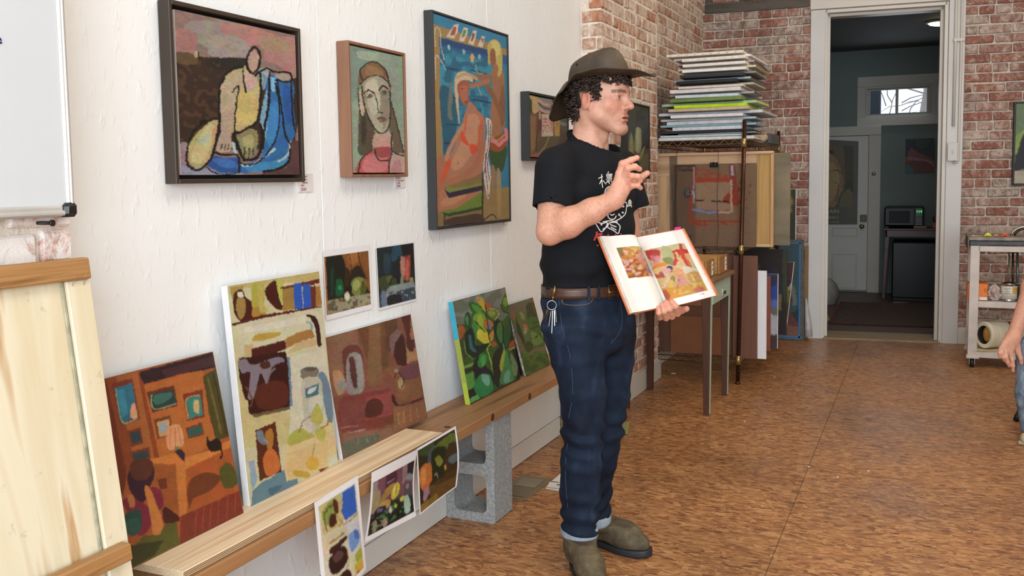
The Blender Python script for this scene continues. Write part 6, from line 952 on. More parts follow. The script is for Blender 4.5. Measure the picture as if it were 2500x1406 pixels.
def clip(px, py, name, label, Y, rot=0):
    c = aY(px, py, Y); e = empty('binder_clip', tuple(c), label, 'clip'); D = lambda x, y, z: Vector((c.x+(x if not rot else z), c.y+y, c.z+(z if not rot else x)))
    MB().hexa([D(-.024, -.010, -.017), D(.024, -.010, -.017), D(.024, .012, -.017), D(-.024, .012, -.017), D(-.024, -.002, .012), D(.024, -.002, .012), D(.024, .006, .012), D(-.024, .006, .012)], .002).build('clip_body', M_BLK, e)
    MB().tube([D(-.010, -.010, -.012), D(-.012, -.014, .018), D(-.006, -.014, .032), D(.006, -.014, .032), D(.012, -.014, .018), D(.010, -.010, -.012)], .0014, 6).build('wire_handle', mat('steel_wire', ''), e)
clip(1743, 401, 'c', 'black binder clip on the top edge of the painted cardboard', Yc-.012)
clip(1680, 470, 'c', 'small black clip on the left side of the red rectangle on the cardboard', Yc-.016, 1)
for px, lab in ((1651, 'left'), (1752, 'right')):
    a, b = aY(px+1, 384, 5.81), aY(px, 604, 5.81); pts = [a.lerp(b, i/8)+Vector((.004*math.sin(i*1.3), -.002, 0)) for i in range(9)]; pts[0].z = 1.486
    tag(MB().tube(pts, .0014, 5).build('hanging_cord', mat('dark_cord', '#2c2420', .8)), 'thin dark cord hanging at the %s of the painted cardboard' % lab, 'cord')
q = pyq([(1860, 374), (1930, 372), (1930, 592), (1860, 592)], 6.02); tag(MB().box(-1.5, q[1].x, 6.02, 6.03, .854, q[1].z, .001).build('weathered_board', mat('weathered_wood', '#857862', .8, .3, 6, stretch=(.3, 1, 1), col2='#5e5644')), 'weathered grey-brown board sticking out right of the pine panel', 'board')
q = pyq([(1929, 464), (1944, 462), (1943, 700), (1929, 700)], 7.50); e = empty('leaning_painting', (q[0].x, 7.5, 0), 'narrow strip of a green and maroon painting behind the weathered board', 'painting')
img = picture([(0, 0), (20, 0), (20, 100), (0, 100)], [('p', '#6d7030', [(0, 0), (17, 0), (16, 40), (0, 40)]), ('c', '#8a8c48', [(6, 0), (16, 4), (14, 30), (6, 24)]), ('p', '#4a2a26', [(0, 60), (20, 50), (20, 100), (0, 100)])], '#3a3a22', 24, 110, seed=92)
x0 = -1.16; colour_grid('painted_canvas', [(x0, 7.499, q[1].z), (q[1].x-.004, 7.499, q[1].z), (q[1].x-.004, 7.499, .006), (x0, 7.499, .006)], img, e); MB().box(x0, q[1].x, 7.50, 7.515, .005, q[1].z, .001).build('canvas_block', M_CV, e)
# ------------------------------------------------------------------ boards and pictures on and behind the lowest shelf
zs = .160
M_HB = mat('hardboard', '#6a452f', .6, .12, 8); M_MAH = wood('mahogany_ply', '#6a3f2a', '#4e2a1a', 'Z', .5, 1.0, 3)
def bd(name, x0, x1, y, th, z0, z1, m, label, cat='board'): return tag(MB().box(x0, x1, y, y+th, z0, z1, .001).build(name, m), label, cat)
xx = lambda px, py, Y: aY(px, py, Y).x
bd('hardboard_sheet', -1.61, xx(1792, 800, 5.86), 5.86, .004, zs, .795, M_HB, 'wide brown hardboard sheet on the bottom shelf behind the desk')
bd('hardboard_offcut', -1.50, xx(1763, 830, 5.85), 5.845, .003, zs, aY(1750, 776, 5.83).z, mat('orange_hardboard', '#86522e', .6), 'orange-brown hardboard offcut low between the desk legs')
bd('mahogany_board', xx(1789, 800, 5.795), xx(1849, 800, 5.795), 5.797, .005, zs, aY(1830, 624, 5.8).z, M_MAH, 'dark reddish plywood board standing right of the rack post')
bd('primed_board', -1.058, xx(1871, 800, 5.82), 5.815, .018, zs, aY(1860, 661, 5.82).z, mat('white_gesso', '#dddde0', .7, .04), 'tall narrow white panel edge standing beside the reddish board', 'panel')
bd('brick_red_panel', -1.5, xx(1881, 740, 6.10), 6.10, .012, .157, aY(1878, 674, 6.1).z, mat('brick_red_paint', '#8c4a34', .6), 'brick red canvas edge just right of the white panel', 'panel')
def pic(label, x0, x1, Y, z0, z1, shapes, base, n, seed, edge='#d8cfc6', lean=0):
    e = empty('leaning_painting', ((x0+x1)/2, Y, z0), label, 'painting', 'unframed paintings standing in the rack'); q = [Vector((x0+lean, Y, z1)), Vector((x1+lean, Y, z1)), Vector((x1, Y, z0)), Vector((x0, Y, z0))]
    MB().slab(q, (0, .014, 0), .001).build('canvas_block', mat('edge'+edge, edge, .7), e); img = picture([(0, 0), (100, 0), (100, 100), (0, 100)], shapes, base, n[0], n[1], seed=seed, warp=2)
    colour_grid('painted_canvas', [p+Vector(((-.004 if i in (1, 2) else 0), -.0008, 0)) for i, p in enumerate(q)], img, e); return e
pic('cobalt blue and white painting in the rack, right of the brick red edge', xx(1840, 740, 6.2), xx(1899.5, 740, 6.2), 6.2, zs, aY(1890, 669, 6.2).z, [('p', '#1f3fa0', [(0, 0), (100, 0), (100, 36), (0, 36)]), ('c', '#1a2c58', [(55, 6), (100, 0), (96, 14), (60, 18)]), ('p', '#4a6fb8', [(0, 36), (100, 34), (100, 46), (0, 46)]), ('p', '#6e6662', [(0, 46), (100, 44), (100, 62), (0, 62)]), ('c', '#b9b3bc', [(0, 58), (60, 54), (100, 58), (100, 80), (50, 84), (0, 82)]), ('p', '#4a2e2c', [(0, 84), (50, 84), (100, 80), (100, 100), (0, 100)])], '#4a2e2c', (44, 80), 93)
pic('dark brown murky painting with a blue patch, largest in the rack', xx(1795, 700, 6.75), xx(1921.5, 700, 6.75), 6.75, zs, aY(1915, 609, 6.75).z, [('c', '#4a3c1c', [(10, 30), (50, 20), (40, 60), (10, 70)]), ('c', '#26283f', [(62, 30), (80, 24), (94, 44), (86, 60), (68, 50)]), ('c', '#7d6a4a', [(82, 56), (90, 54), (90, 70), (84, 70)]), ('c', '#4a2c22', [(40, 40), (70, 46), (64, 66), (44, 60)]), ('c', '#3a4028', [(92, 0), (100, 0), (100, 60), (94, 50)]), ('c', '#55503c', [(60, 66), (84, 70), (80, 100), (60, 96)])], '#241c16', (84, 90), 94, '#3c3222')
pic('tilted painting with yellow-green and maroon shapes and a pale edge in the rack', xx(1870, 780, 6.9), xx(1920, 780, 6.9), 6.9, zs, aY(1930, 640, 6.9).z, [('p', '#4a1f16', [(60, 0), (100, 0), (100, 26), (60, 26)]), ('c', '#2a2040', [(60, 22), (100, 28), (100, 36), (60, 34)]), ('s', '#b0a070', 6, [(60, 36), (84, 40), (100, 34)]), ('c', '#7a7a20', [(66, 44), (92, 40), (96, 56), (76, 68)]), ('c', '#a3a428', [(56, 60), (80, 56), (70, 76), (58, 72)]), ('c', '#a86a50', [(56, 76), (88, 72), (90, 82), (60, 84)]), ('p', '#332418', [(50, 84), (100, 84), (100, 100), (50, 100)])], '#3a2c1c', (40, 90), 95, lean=.052)
e = empty('taped_board_painting', (-1.0, 7.44, 0), 'large teal painting on grey board with blue tape border behind the rack', 'painting'); Yt = 7.462
z1 = aY(1962, 585, Yt).z; xa, xb = xx(1800, 700, Yt), xx(1962, 700, Yt); MB().box(xa, xb, Yt, Yt+.004, .003, z1, .001).build('board', mat('grey_board', '#5a5c58', .7, .25, 30), e)
img = picture([(0, 0), (100, 0), (100, 150), (0, 150)], [('c', '#36555e', [(50, 10), (100, 0), (100, 100), (60, 110), (40, 60)]), ('c', '#5c3a30', [(70, 60), (88, 66), (90, 90), (72, 110), (64, 80)]), ('c', '#8d9c9c', [(60, 62), (84, 56), (96, 90), (90, 100), (84, 76)], .5), ('c', '#6a3c34', [(40, 110), (70, 100), (100, 130), (100, 150), (40, 140)]), ('c', '#8a5a48', [(50, 140), (70, 132), (100, 136), (100, 150), (46, 150)]), ('c', '#6a2c20', [(44, 120), (62, 118), (60, 140), (48, 140)]), ('c', '#a8b450', [(50, 10), (60, 8), (60, 24), (50, 24)])], '#22343a', 80, 130, seed=96, warp=2)
m = .030; colour_grid('painted_canvas', [(xa+m, Yt-.0008, z1-m), (xb-m, Yt-.0008, z1-m), (xb-m, Yt-.0008, m), (xa+m, Yt-.0008, m)], img, e)
tp = mat('blue_tape', '#2f6ea8', .6)
for a_, b_, c_, d_ in ((xa+m-.01, xb-m+.008, z1-m-.002, z1-m+.006), (xb-m-.006, xb-m+.006, m-.02, z1-m+.018), (xa+m-.01, xb-m+.02, m-.008, m+.006)): MB().box(a_, b_, Yt-.0018, Yt-.0008, c_, d_).build('tape_strip', tp, e)
bd('kraft_board', xx(1964, 700, 7.56), xx(1973.5, 700, 7.56), 7.555, .008, .003, aY(1970, 600, 7.56).z, mat('kraft_board', '#8a6a48', .7), 'narrow kraft brown board leaning beside the left door casing')
rl = MB(); a = aY(1972, 815, 7.50)
rl.tube([aY(1968, 728, 7.53), aY(1970, 760, 7.52), aY(1973, 795, 7.50), (aY(1974, 815, 7.49).x, 7.49, .03)], [.006, .018, .026, .030], 9)
tag(rl.build('paper_roll', mat('crumpled_plastic', '#b9b7b6', .4, .15, 25, .6, 30)), 'crumpled pale plastic roll standing at the foot of the left door casing', 'roll')
# ================================================================== desk with the mint drawer
M_DK = wood('dark_walnut_desk', '#6a4228', '#42240f', 'X', .42, 1.2, 6); M_DKL = wood('dark_desk_leg', '#4e2c1c', '#341a10', 'Z', .45); M_MINT = mat('mint_paint', '#a9bda8', .5, .08, 12)
dk = empty('side_desk', (-1.3, 5.2, 0), 'small brown desk with a mint green end drawer in front of the wire rack', 'desk')
MB().box(-1.545, -1.022, 4.915, 5.490, .722, .7455, .004).build('desk_top', wood('desk_top_wood', '#8a6442', '#5c3c22', 'X', .4, 1.2, 6), dk)
MB().box(-1.52, -1.060, 4.940, 4.958, .600, .722, .002).build('front_apron', M_DK, dk); MB().box(-1.52, -1.06, 5.445, 5.463, .600, .722, .002).build('back_apron', M_DK, dk); MB().box(-1.52, -1.505, 4.958, 5.445, .6, .722, .002).build('side_apron', M_DK, dk)
dw = MB().box(-1.060, -1.040, 4.968, 5.436, .603, .719, .003).build('drawer', M_MINT, dk); kn = aX(1766, 713, -1.036)
MB().lathe([(.028, 0), (.026, .004), (.01, .006)], (-1.040, kn.y, kn.z), (1, 0, 0), 18).build('knob_plate', mat('worn_white', '#c9cfc2', .6, .4, 60), dw); MB().lathe([(.008, 0), (.010, .010), (.006, .014)], (-1.034, kn.y, kn.z), (1, 0, 0), 14).build('knob', mat('dark_knob', '#2c2c28', .4), dw)
for x, y in ((-1.07, 4.955), (-1.07, 5.449), (-1.523, 4.955), (-1.523, 5.449)):
    l = MB().bar((x, y, .722), (x, y, 0), .050, .050, (0, 1, 0), .002, w2=.031, h2=.031).build('leg', M_DKL, dk)
    if x > -1.2: MB().hexa([(x+.0255-.0005, y-.020, .60), (x+.0265, y-.020, .60), (x+.0265, y+.022, .60), (x+.0245, y+.022, .60), (x+.0255-.0005, y-.020, .722), (x+.0265, y-.020, .722), (x+.0265, y+.022, .722), (x+.0245, y+.022, .722)]).hexa([(x+.0155, y-.014, .008), (x+.0168, y-.014, .008), (x+.0168, y+.013, .008), (x+.0155, y+.013, .008), (x+.0240, y-.020, .60), (x+.0262, y-.020, .60), (x+.0262, y+.020, .60), (x+.0240, y+.020, .60)]).build('painted_face', M_MINT, l)
M_BOX = wood('box_pine', '#b98c50', '#946a34', 'X', .5, 1.4, 9); M_BOXE = wood('box_end', '#a87840', '#7c5428', 'Y', .5, 2, 8)
def wbox(x0, x1, y0, y1, h, label, ty, tz, n):
    e = empty('wooden_box', ((x0+x1)/2, (y0+y1)/2, .7458), label, 'box', 'wooden drawer boxes on the desk')
    MB().box(x0, x1-.012, y0+.008, y1-.008, .7462, .7462+h-.012, .002).build('box_body', M_BOX, e); MB().box(x1-.012, x1, y0, y1, .7462, .7462+h, .003).build('end_board', M_BOXE, e)
    for i in range(n): MB().box(x0+.01, x1-.014, y0+.012+i*(y1-y0-.03)/n, y0+.012+(i+.75)*(y1-y0-.03)/n, .7462+h-.012, .7462+h-.003, .001).build('divider', M_BOX, e)
    MB().box(x1, x1+.0012, ty-.020, ty+.020, tz-.038, tz+.038).build('paper_tag', M_PAP, e)
    text3d('No', 'lettering', e, (x1+.0016, ty, tz+.018), .016, M_INK, right=(0, 1, 0)); text3d('Box', 'lettering', e, (x1+.0016, ty, tz-.006), .014, M_INK, right=(0, 1, 0))
wbox(-1.44, -1.072, 4.955, 5.155, .095, 'front low wooden drawer box with white tag on the desk', 5.10, .790, 3); wbox(-1.46, -1.050, 5.185, 5.415, .100, 'back wooden drawer box with white tag on the desk', 5.36, .795, 3)
# ================================================================== white cart at the right
M_CW = mat('scuffed_white', '#d3c9c2', .5, .12, 9, .05, 50); ct = empty('white_cart', (.6, 6.97, 0), 'scuffed white wooden trolley with paint-stained top and black castors', 'cart'); cx0, cx1, cy0, cy1 = .268, 1.05, 6.79, 7.17
for x in (cx0+.03, cx1-.03):
    for y in (cy0+.02, cy1-.02):
        sgn = -1 if x < .6 else 1; l = MB().hexa([(x-.028, y-.018, .085), (x+.028, y-.018, .085), (x+.028, y+.018, .085), (x-.028, y+.018, .085), (x-.024, y-.018, .815), (x+.032, y-.018, .815), (x+.032, y+.018, .815), (x-.024, y+.018, .815)], .002).build('leg', M_CW, ct)
        MB().box(x-.036, x+.042, y-.026, y+.026, .062, .086, .003).build('foot_block', M_CW, l); w_ = MB().tube([(x-.012, y, .031), (x+.012, y, .031)], .030, 18).build('castor_wheel', mat('rubber', '#131313', .5), l)
        MB().box(x-.018, x-.014, y-.010, y+.012, .022, .064, .001).box(x+.014, x+.018, y-.010, y+.012, .022, .064, .001).build('castor_fork', mat('chrome', ''), l)
for z, d in ((.446, .040), (.112, .042)):
    MB().box(cx0+.055, cx1-.055, cy0+.002, cy0+.020, z-d, z, .002).build('shelf_rail', M_CW, ct); MB().box(cx0+.01, cx1-.01, cy0+.020, cy1-.02, z-.014, z-.002, .001).build('shelf_board', M_CW, ct)
MB().box(cx0+.055, cx1-.055, cy0+.002, cy0+.02, .775, .812, .002).build('top_rail', M_CW, ct)
MB().box(cx0+.0, cx1, cy0-.004, cy1, .816, .848, .004).build('top_tray', mat('paint_crusted_blue', '#2c3438', .4, .6, 22, .4, 40, col2='#16191c'), ct); MB().box(cx0-.006, cx1, cy0-.010, cy1, .848, .872, .004).build('top_surface', mat('paint_crusted_grey', '#94857a', .4, .35, 16, .5, 50, col2='#5c554e'), ct)
MB().box(cx0-.012, cx0-.002, cy0-.010, cy1, .790, .868, .002).build('edge_band', mat('edge_band', '#6a665c', .6, .4, 20), ct)
zt2 = .8722
def pX(px, py, Y): return aY(px, py, Y)
def two_box(x0, x1, y0, y1, z0, h, label, col):
    e = empty('cardboard_box', ((x0+x1)/2, y0, z0), label, 'box'); MB().box(x0, x1, y0, y1, z0+.001, z0+h, .002).build('carton', mat('orange_carton', col, .5, .06), e); return e
ob = two_box(.262, .383, 6.835, 6.98, .446, .112, 'orange supply box on the middle shelf of the white cart', '#e27a22')
MB().box(.335, .381, 6.833, 6.835, .450, .470).build('white_patch', M_PAP, ob); MB().tube([(.372+.010*math.cos(a_*.6), 6.8335, .515+.010*math.sin(a_*.6)) for a_ in range(11)], .0012, 5).build('printed_symbol', mat('dark_red_ink', '#6a2c10', .6), ob); text3d('|||||', 'bar_marks', ob, (.3835, 6.87, .463), .016, M_INK, right=(0, 1, 0)); text3d('12 pack', 'lettering', ob, (.3835, 6.91, .535), .016, mat('dark_red_ink', ''), right=(0, 1, 0))
cc = aY(2432, 712, 6.9); mb = MB(); rr = random.Random(4)
def cloth(u, v):
    a_ = u*2*math.pi; h = v; r_ = .031*math.sin(math.pi*min(1, .12+v*.9))**.6*(1+.25*math.sin(5*a_+v*9)+.15*math.sin(11*a_-v*14)); return (cc.x-.010+r_*math.cos(a_)*1.1, 6.875+r_*math.sin(a_), .4475+.10*v*(1+.15*math.sin(3*a_)))
mb.grid(cloth, 40, 16, wrap=True); tag(mb.build('crumpled_rag', mat('stained_rag', '#cbbcb4', .85, .3, 25, .3, 60, col2='#8a6a68')), 'crumpled stained rag between the orange box and the tin can on the cart', 'rag')
k = aY(2463, 727, 6.88); cn = empty('tin_can', (k.x, 6.88, .446), 'tin can with a pale paper label on the middle cart shelf', 'can'); r_ = .050
MB().lathe([(r_, .0005), (r_, .006), (r_-.002, .008), (r_-.002, .110), (r_, .113), (r_, .118), (r_-.004, .118), (r_-.004, .02), (0, .02)], (k.x, 6.88, .4465), n=30).build('can_body', mat('tin', '#b8b8b8', .25, .1, metal=1), cn); MB().lathe([(r_-.0012, .014), (r_-.0012, .100)], (k.x, 6.88, .4465), n=30).build('can_label', mat('label_paper', '#d3cdc0', .6, .05), cn)
MB().grid(lambda u, v: (k.x+(r_-.0004)*math.sin(.35+u*.8), 6.88-(r_-.0004)*math.cos(.35+u*.8), .4465+.05+v*.045), 8, 2).build('label_patch', mat('mustard_patch', '#c8a050', .6), cn)
for zz, s in ((.53, 'HEAVY'), (.515, 'artist'), (.50, 'medium')): text3d(s, 'lettering', cn, (k.x-.012, 6.8305, zz), .012, M_INK)
for i, (px, w_, col) in enumerate(((2466, .010, '#8f8a70'), (2476, .014, '#4a4438'), (2488, .016, '#6a7a78'))):
    a_ = aY(px, 612, 7.05); tag(MB().tube([(a_.x, 7.05+i*.02, .4475), (a_.x-.004, 7.08+i*.02, .79)], w_/2, 10).build('metal_tube', mat('tube%d' % i, col, .3, metal=.6)), ['thin brass rod standing behind the tin can on the cart', 'dark iron rod standing in the middle of the three rods on the cart', 'thick greenish steel rod at the right end of the cart shelf'][i], 'rod')
a_ = aY(2487, 704, 6.93); tag(MB().hexa([(a_.x-.010, 6.86, .447), (a_.x+.06, 6.86, .447), (a_.x+.06, 6.98, .447), (a_.x-.01, 6.98, .447), (a_.x-.012, 6.85, .545), (a_.x+.07, 6.85, .560), (a_.x+.07, 6.98, .56), (a_.x-.012, 6.98, .545)], .01).build('dark_tray', mat('gunmetal', '#3f4246', .35, .2, metal=.5)), 'dark metal tray at the right end of the middle cart shelf', 'tray')
# cream padded roll on the bottom shelf
pr = empty('padded_roll', (.42, 6.9, .112), 'cream quilted roll with a tan sponge inside on the bottom cart shelf', 'roll'); c0 = aY(2402, 818, 6.84); c1 = aY(2462, 822, 7.0); c0 = Vector((c0.x, 6.85, c0.z)); c1 = Vector((c1.x, 7.02, .205)); ax = (c1-c0).normalized()
rz = .088
def rol(u, v):
    a_ = u*2*math.pi; s = [(.0, .70), (-.012, .82), (-.018, .93), (-.008, 1.0), (.03, 1.03), (.3, 1.0), (.33, .985), (.36, 1.0), (.62, 1.0), (.65, .985), (.68, 1.0), (1, .97)]; k_ = v*(len(s)-1); i_ = min(int(k_), len(s)-2); f = k_-i_; d = s[i_][0]*(1-f)+s[i_+1][0]*f; rr_ = s[i_][1]*(1-f)+s[i_+1][1]*f
    up = Vector((0, 0, 1)); sd = ax.cross(up).normalized(); return c0+ax*(d*.20)+sd*(rz*rr_*.80*math.cos(a_))+up*(rz*rr_*math.sin(a_))
MB().grid(rol, 40, 44, wrap=True).build('quilted_cover', mat('cream_vinyl', '#e4ddc6', .45, .05, 6), pr)
def inn(u, v): a_ = u*2*math.pi; up = Vector((0, 0, 1)); sd = ax.cross(up).normalized(); return c0+ax*(v*.12)+sd*(rz*.58*math.cos(a_))+up*(rz*.74*math.sin(a_))
MB().grid(inn, 28, 6, wrap=True).build('lining', mat('dark_lining', '#3a2c2c', .9), pr)
MB().ball(tuple(c0+ax*.03+Vector((.008, 0, .004))), (.034, .040, .058), 16).build('sponge_core', mat('tan_sponge', '#b98a3c', .9, .3, 40, .6, 90), pr)
MB().box(c1.x-.02, c1.x+.05, 6.96, 7.05, .13, .285, .01).build('red_trim', mat('red_trim', '#8c2420', .5), pr)
for i, (dx, col, lab) in enumerate(((0, '#b09a5c', 'manila envelope lying lowest on the bottom cart shelf under the cream roll'), (-.03, '#d8c8a4', 'pale folded sheet lying on the manila envelope on the cart'))):
    a_ = aY(2418, 855, 6.82); z_ = .1125+i*.0035; tag(MB().slab([Vector((a_.x-.09+dx, 6.97, z_+.002)), Vector((a_.x+.10+dx, 6.97, z_+.002)), Vector((a_.x+.085+dx, 6.80, z_+.002)), Vector((a_.x-.07+dx, 6.785, z_+.002))], (0, 0, -.002)).build('envelope', mat('env'+col, col, .7)), lab, 'envelope')
# small things on the cart top
a_ = aY(2372, 570, 6.84); b_ = aY(2400, 570, 6.86); tag(MB().tube([(a_.x, 6.84, zt2+.005), (a_.x+.012, 6.84, zt2+.006), (a_.x+.016, 6.84, zt2+.0035), (b_.x, 6.86, zt2+.003)], [.003, .0048, .003, .0025], 8).build('paint_brush', mat('bone_white', '#d8cdb0', .4)), 'small white-handled brush at the left of the cart top', 'brush')
def pinch(px, col, lab, s=1):
    a_ = aY(px, 569, 6.84); e = empty('push_clip', (a_.x, 6.84, zt2), lab, 'clip'); m_ = mat('plastic_'+col, '#'+col, .35)
    MB().ball((a_.x, 6.84, zt2+.011*s), (.016*s, .010*s, .010*s), 12).build('clip_body', m_, e); MB().hexa([(a_.x-.024*s, 6.835, zt2+.004), (a_.x+.024*s, 6.835, zt2+.004), (a_.x+.024*s, 6.85, zt2+.004), (a_.x-.024*s, 6.85, zt2+.004), (a_.x-.008*s, 6.835, zt2+.024*s), (a_.x+.008*s, 6.835, zt2+.024*s), (a_.x+.008*s, 6.85, zt2+.024*s), (a_.x-.008*s, 6.85, zt2+.024*s)], .001).build('clip_wings', m_, e)
pinch(2412, 'dede1c', 'yellow plastic clip on the cart top, leftmost of the three'); pinch(2432, 'c8845a', 'dull salmon clip on the cart top, between the yellow and orange', .7); pinch(2453, 'd8501c', 'bright orange clip on the cart top beside the metal handles')
hd_ = empty('bow_clamp', tuple(aY(2490, 570, 6.9)), 'curved silver handle of a tool lying at the right of the cart top', 'handle'); a_ = aY(2469, 569, 6.88)
for rx, col in ((.105, '#b8b0a4'), (.085, '#3c3834')):
    MB().tube([(a_.x+.105-rx*math.cos(t_*math.pi/14), 6.88, zt2+.006+rx*.58*math.sin(t_*math.pi/14)) for t_ in range(15)], .007, 8).build('handle_arc', mat('arc'+col, col, .25, metal=.9), hd_)
# ================================================================== signed-distance modelling for people and cloth
def smin(a, b, k): h = np.clip(.5+.5*(b-a)/k, 0, 1); return b*(1-h)+a*h-k*h*(1-h)
def smax(a, b, k): return -smin(-a, -b, k)
def rc(P, a, b, r1, r2):
    a, b = np.array(a, float), np.array(b, float); d = b-a; L = d@d; t = np.clip(((P-a)@d)/L, 0, 1)
    return np.linalg.norm(P-a-t[:, None]*d, axis=1)-(r1+(r2-r1)*t)
def chain(P, pts, rs, k=.01):
    o = None
    for i in range(len(pts)-1):
        d = rc(P, pts[i], pts[i+1], rs[i], rs[i+1]); o = d if o is None else smin(o, d, k)
    return o
def el(P, c, r, ax=None):
    q = P-np.array(c, float)
    if ax is not None: q = q @ np.array(ax).T
    r = np.array(r, float); k0 = np.linalg.norm(q/r, axis=1); k1 = np.linalg.norm(q/(r*r), axis=1)+1e-9; return k0*(k0-1)/k1
def loft(P, nodes, lat, k=.02, cap=.8):
    """nodes: (centre, half width along lat, half depth)"""
    o = None; lat = np.array(lat, float)
    for (c0, a0, b0), (c1, a1, b1) in zip(nodes[:-1], nodes[1:]):
        c0, c1 = np.array(c0, float), np.array(c1, float); d = c1-c0; L = np.linalg.norm(d); ax = d/L; l = lat-ax*(lat@ax); l /= np.linalg.norm(l); m = np.cross(ax, l)
        q = P-c0; s = q@ax; t = np.clip(s/L, 0, 1); t = t*t*(3-2*t)*.35+t*.65; a = a0+(a1-a0)*t; b = b0+(b1-b0)*t; z = s-np.clip(s, 0, L)
        x, y = q@l, q@m; k0 = np.sqrt((x/a)**2+(y/b)**2+(z/(b*cap))**2)+1e-9; k1 = np.sqrt((x/a**2)**2+(y/b**2)**2+(z/(b*cap)**2)**2)+1e-9; e = k0*(k0-1)/k1
        o = e if o is None else smin(o, e, k)
    return o
def sdf_mesh(fn, lo, hi, h, B=8):
    lo = np.array(lo, float); n = (np.ceil((np.array(hi)-lo)/h/B).astype(int)+1); nb = n; N = n*B+1
    cen = np.stack(np.meshgrid(*[np.arange(k) for k in nb], indexing='ij'), -1).reshape(-1, 3); cp = lo+(cen+.5)*B*h; dc = fn(cp.astype(float))
    vol = np.empty(tuple(N), np.float32)
    act = np.abs(dc) < B*h*1.35
    sg = np.where(dc > 0, 1., -1.).reshape(tuple(nb)); vol[:-1, :-1, :-1] = np.repeat(np.repeat(np.repeat(sg, B, 0), B, 1), B, 2); vol[-1] = 1; vol[:, -1] = 1; vol[:, :, -1] = 1
    loc = np.stack(np.meshgrid(*[np.arange(B)]*3, indexing='ij'), -1).reshape(-1, 3); A = cen[act]
    for i in range(0, len(A), 400):
        I = (A[i:i+400, None, :]*B+loc[None]).reshape(-1, 3); vol[I[:, 0], I[:, 1], I[:, 2]] = fn(lo+I*h)
    s = vol < 0
    c = [s[i:N[0]-1+i, j:N[1]-1+j, k:N[2]-1+k] for i in (0, 1) for j in (0, 1) for k in (0, 1)]; cnt = sum(x.astype(np.int8) for x in c); cell = (cnt > 0) & (cnt < 8)
    idx = -np.ones(cell.shape, np.int64); ce = np.argwhere(cell); idx[cell] = np.arange(len(ce))
    acc = np.zeros((len(ce), 3)); num = np.zeros(len(ce))
    cor = [(i, j, k) for i in (0, 1) for j in (0, 1) for k in (0, 1)]
    for a in range(8):
        for b in range(a+1, 8):
            d = np.array(cor[b])-np.array(cor[a])
            if np.abs(d).sum() != 1: continue
            va = vol[tuple((ce+cor[a]).T)]; vb = vol[tuple((ce+cor[b]).T)]; m = (va < 0) != (vb < 0); t = np.where(m, va/(va-vb+1e-12), 0)
            acc[m] += (np.array(cor[a])+t[:, None]*d)[m]; num[m] += 1
    V = lo+(ce+acc/num[:, None])*h
    for _ in range(2):
        e = h*.5; d0 = fn(V); g = np.stack([fn(V+np.eye(3)[i]*e)-d0 for i in range(3)], 1)/e; gn = (g*g).sum(1)+1e-6; st = g*(d0/np.maximum(gn, .2))[:, None]; L = np.linalg.norm(st, axis=1, keepdims=True); V = V-st*np.minimum(1, h*.6/(L+1e-9))
    F = []
    for ax in range(3):
        o = [0, 0, 0]; o[ax] = 1; S0 = s[tuple(slice(0, N[i]-o[i]) for i in range(3))]; S1 = s[tuple(slice(o[i], N[i]) for i in range(3))]; E = np.argwhere(S0 != S1); u, v = [(1, 2), (2, 0), (0, 1)][ax]
        ok = (E[:, u] > 0) & (E[:, v] > 0) & (E[:, u] < N[u]-1) & (E[:, v] < N[v]-1); E = E[ok]; q = []
        for du, dv in ((-1, -1), (0, -1), (0, 0), (-1, 0)): e2 = E.copy(); e2[:, u] += du; e2[:, v] += dv; q.append(idx[tuple(e2.T)])
        q = np.stack(q, 1); fl = ~S0[tuple(E.T)]; q[fl] = q[fl][:, ::-1]; F.append(q)
    F = np.concatenate(F); F = F[(F >= 0).all(1)]; return V, F
def raw_mesh(name, V, F, parent, m, origin, col=None):
    me = bpy.data.meshes.new(name); V = V-np.array(origin)
    me.vertices.add(len(V)); me.vertices.foreach_set('co', V.astype(np.float32).ravel()); me.loops.add(F.size); me.loops.foreach_set('vertex_index', F.ravel().astype(np.int32))
    me.polygons.add(len(F)); me.polygons.foreach_set('loop_start', np.arange(0, F.size, 4, dtype=np.int32)); me.polygons.foreach_set('loop_total', np.full(len(F), 4, np.int32)); me.polygons.foreach_set('use_smooth', np.ones(len(F), bool)); me.update(calc_edges=True)
    if col is not None:
        ca = me.color_attributes.new('Col', 'FLOAT_COLOR', 'POINT'); c4 = np.ones((len(V), 4), np.float32); c4[:, :3] = col; ca.data.foreach_set('color', c4.ravel())
    return link(name, me, parent, m, origin)
def fold(P, sc, amp, seed=0, st=(1, 1, 1)):
    q = P/sc*np.array(st); n = vnoise(q[:, 0], q[:, 1], q[:, 2], seed); n2 = vnoise(q[:, 0]*2.1, q[:, 1]*2.1, q[:, 2]*2.1, seed+1); return amp*((1-np.abs(n*2-1))*1.2+(n2-.5)*.5-.6)
# ================================================================== the man: positions by picture point and depth
def J(x, y, w=0.0): return CAM+ray(x, y)/FPX*(3.05+(y-395)*1.02e-4+w)
FB = np.array([.949, -.316, 0]); FB /= np.linalg.norm(FB); LB = np.array([-FB[1], FB[0], 0])
GR = Vector((-1.0, 2.9, 0)); man = empty('person', tuple(GR), 'man in a brown brimmed hat, black printed T-shirt and cuffed jeans showing an open book', 'person')
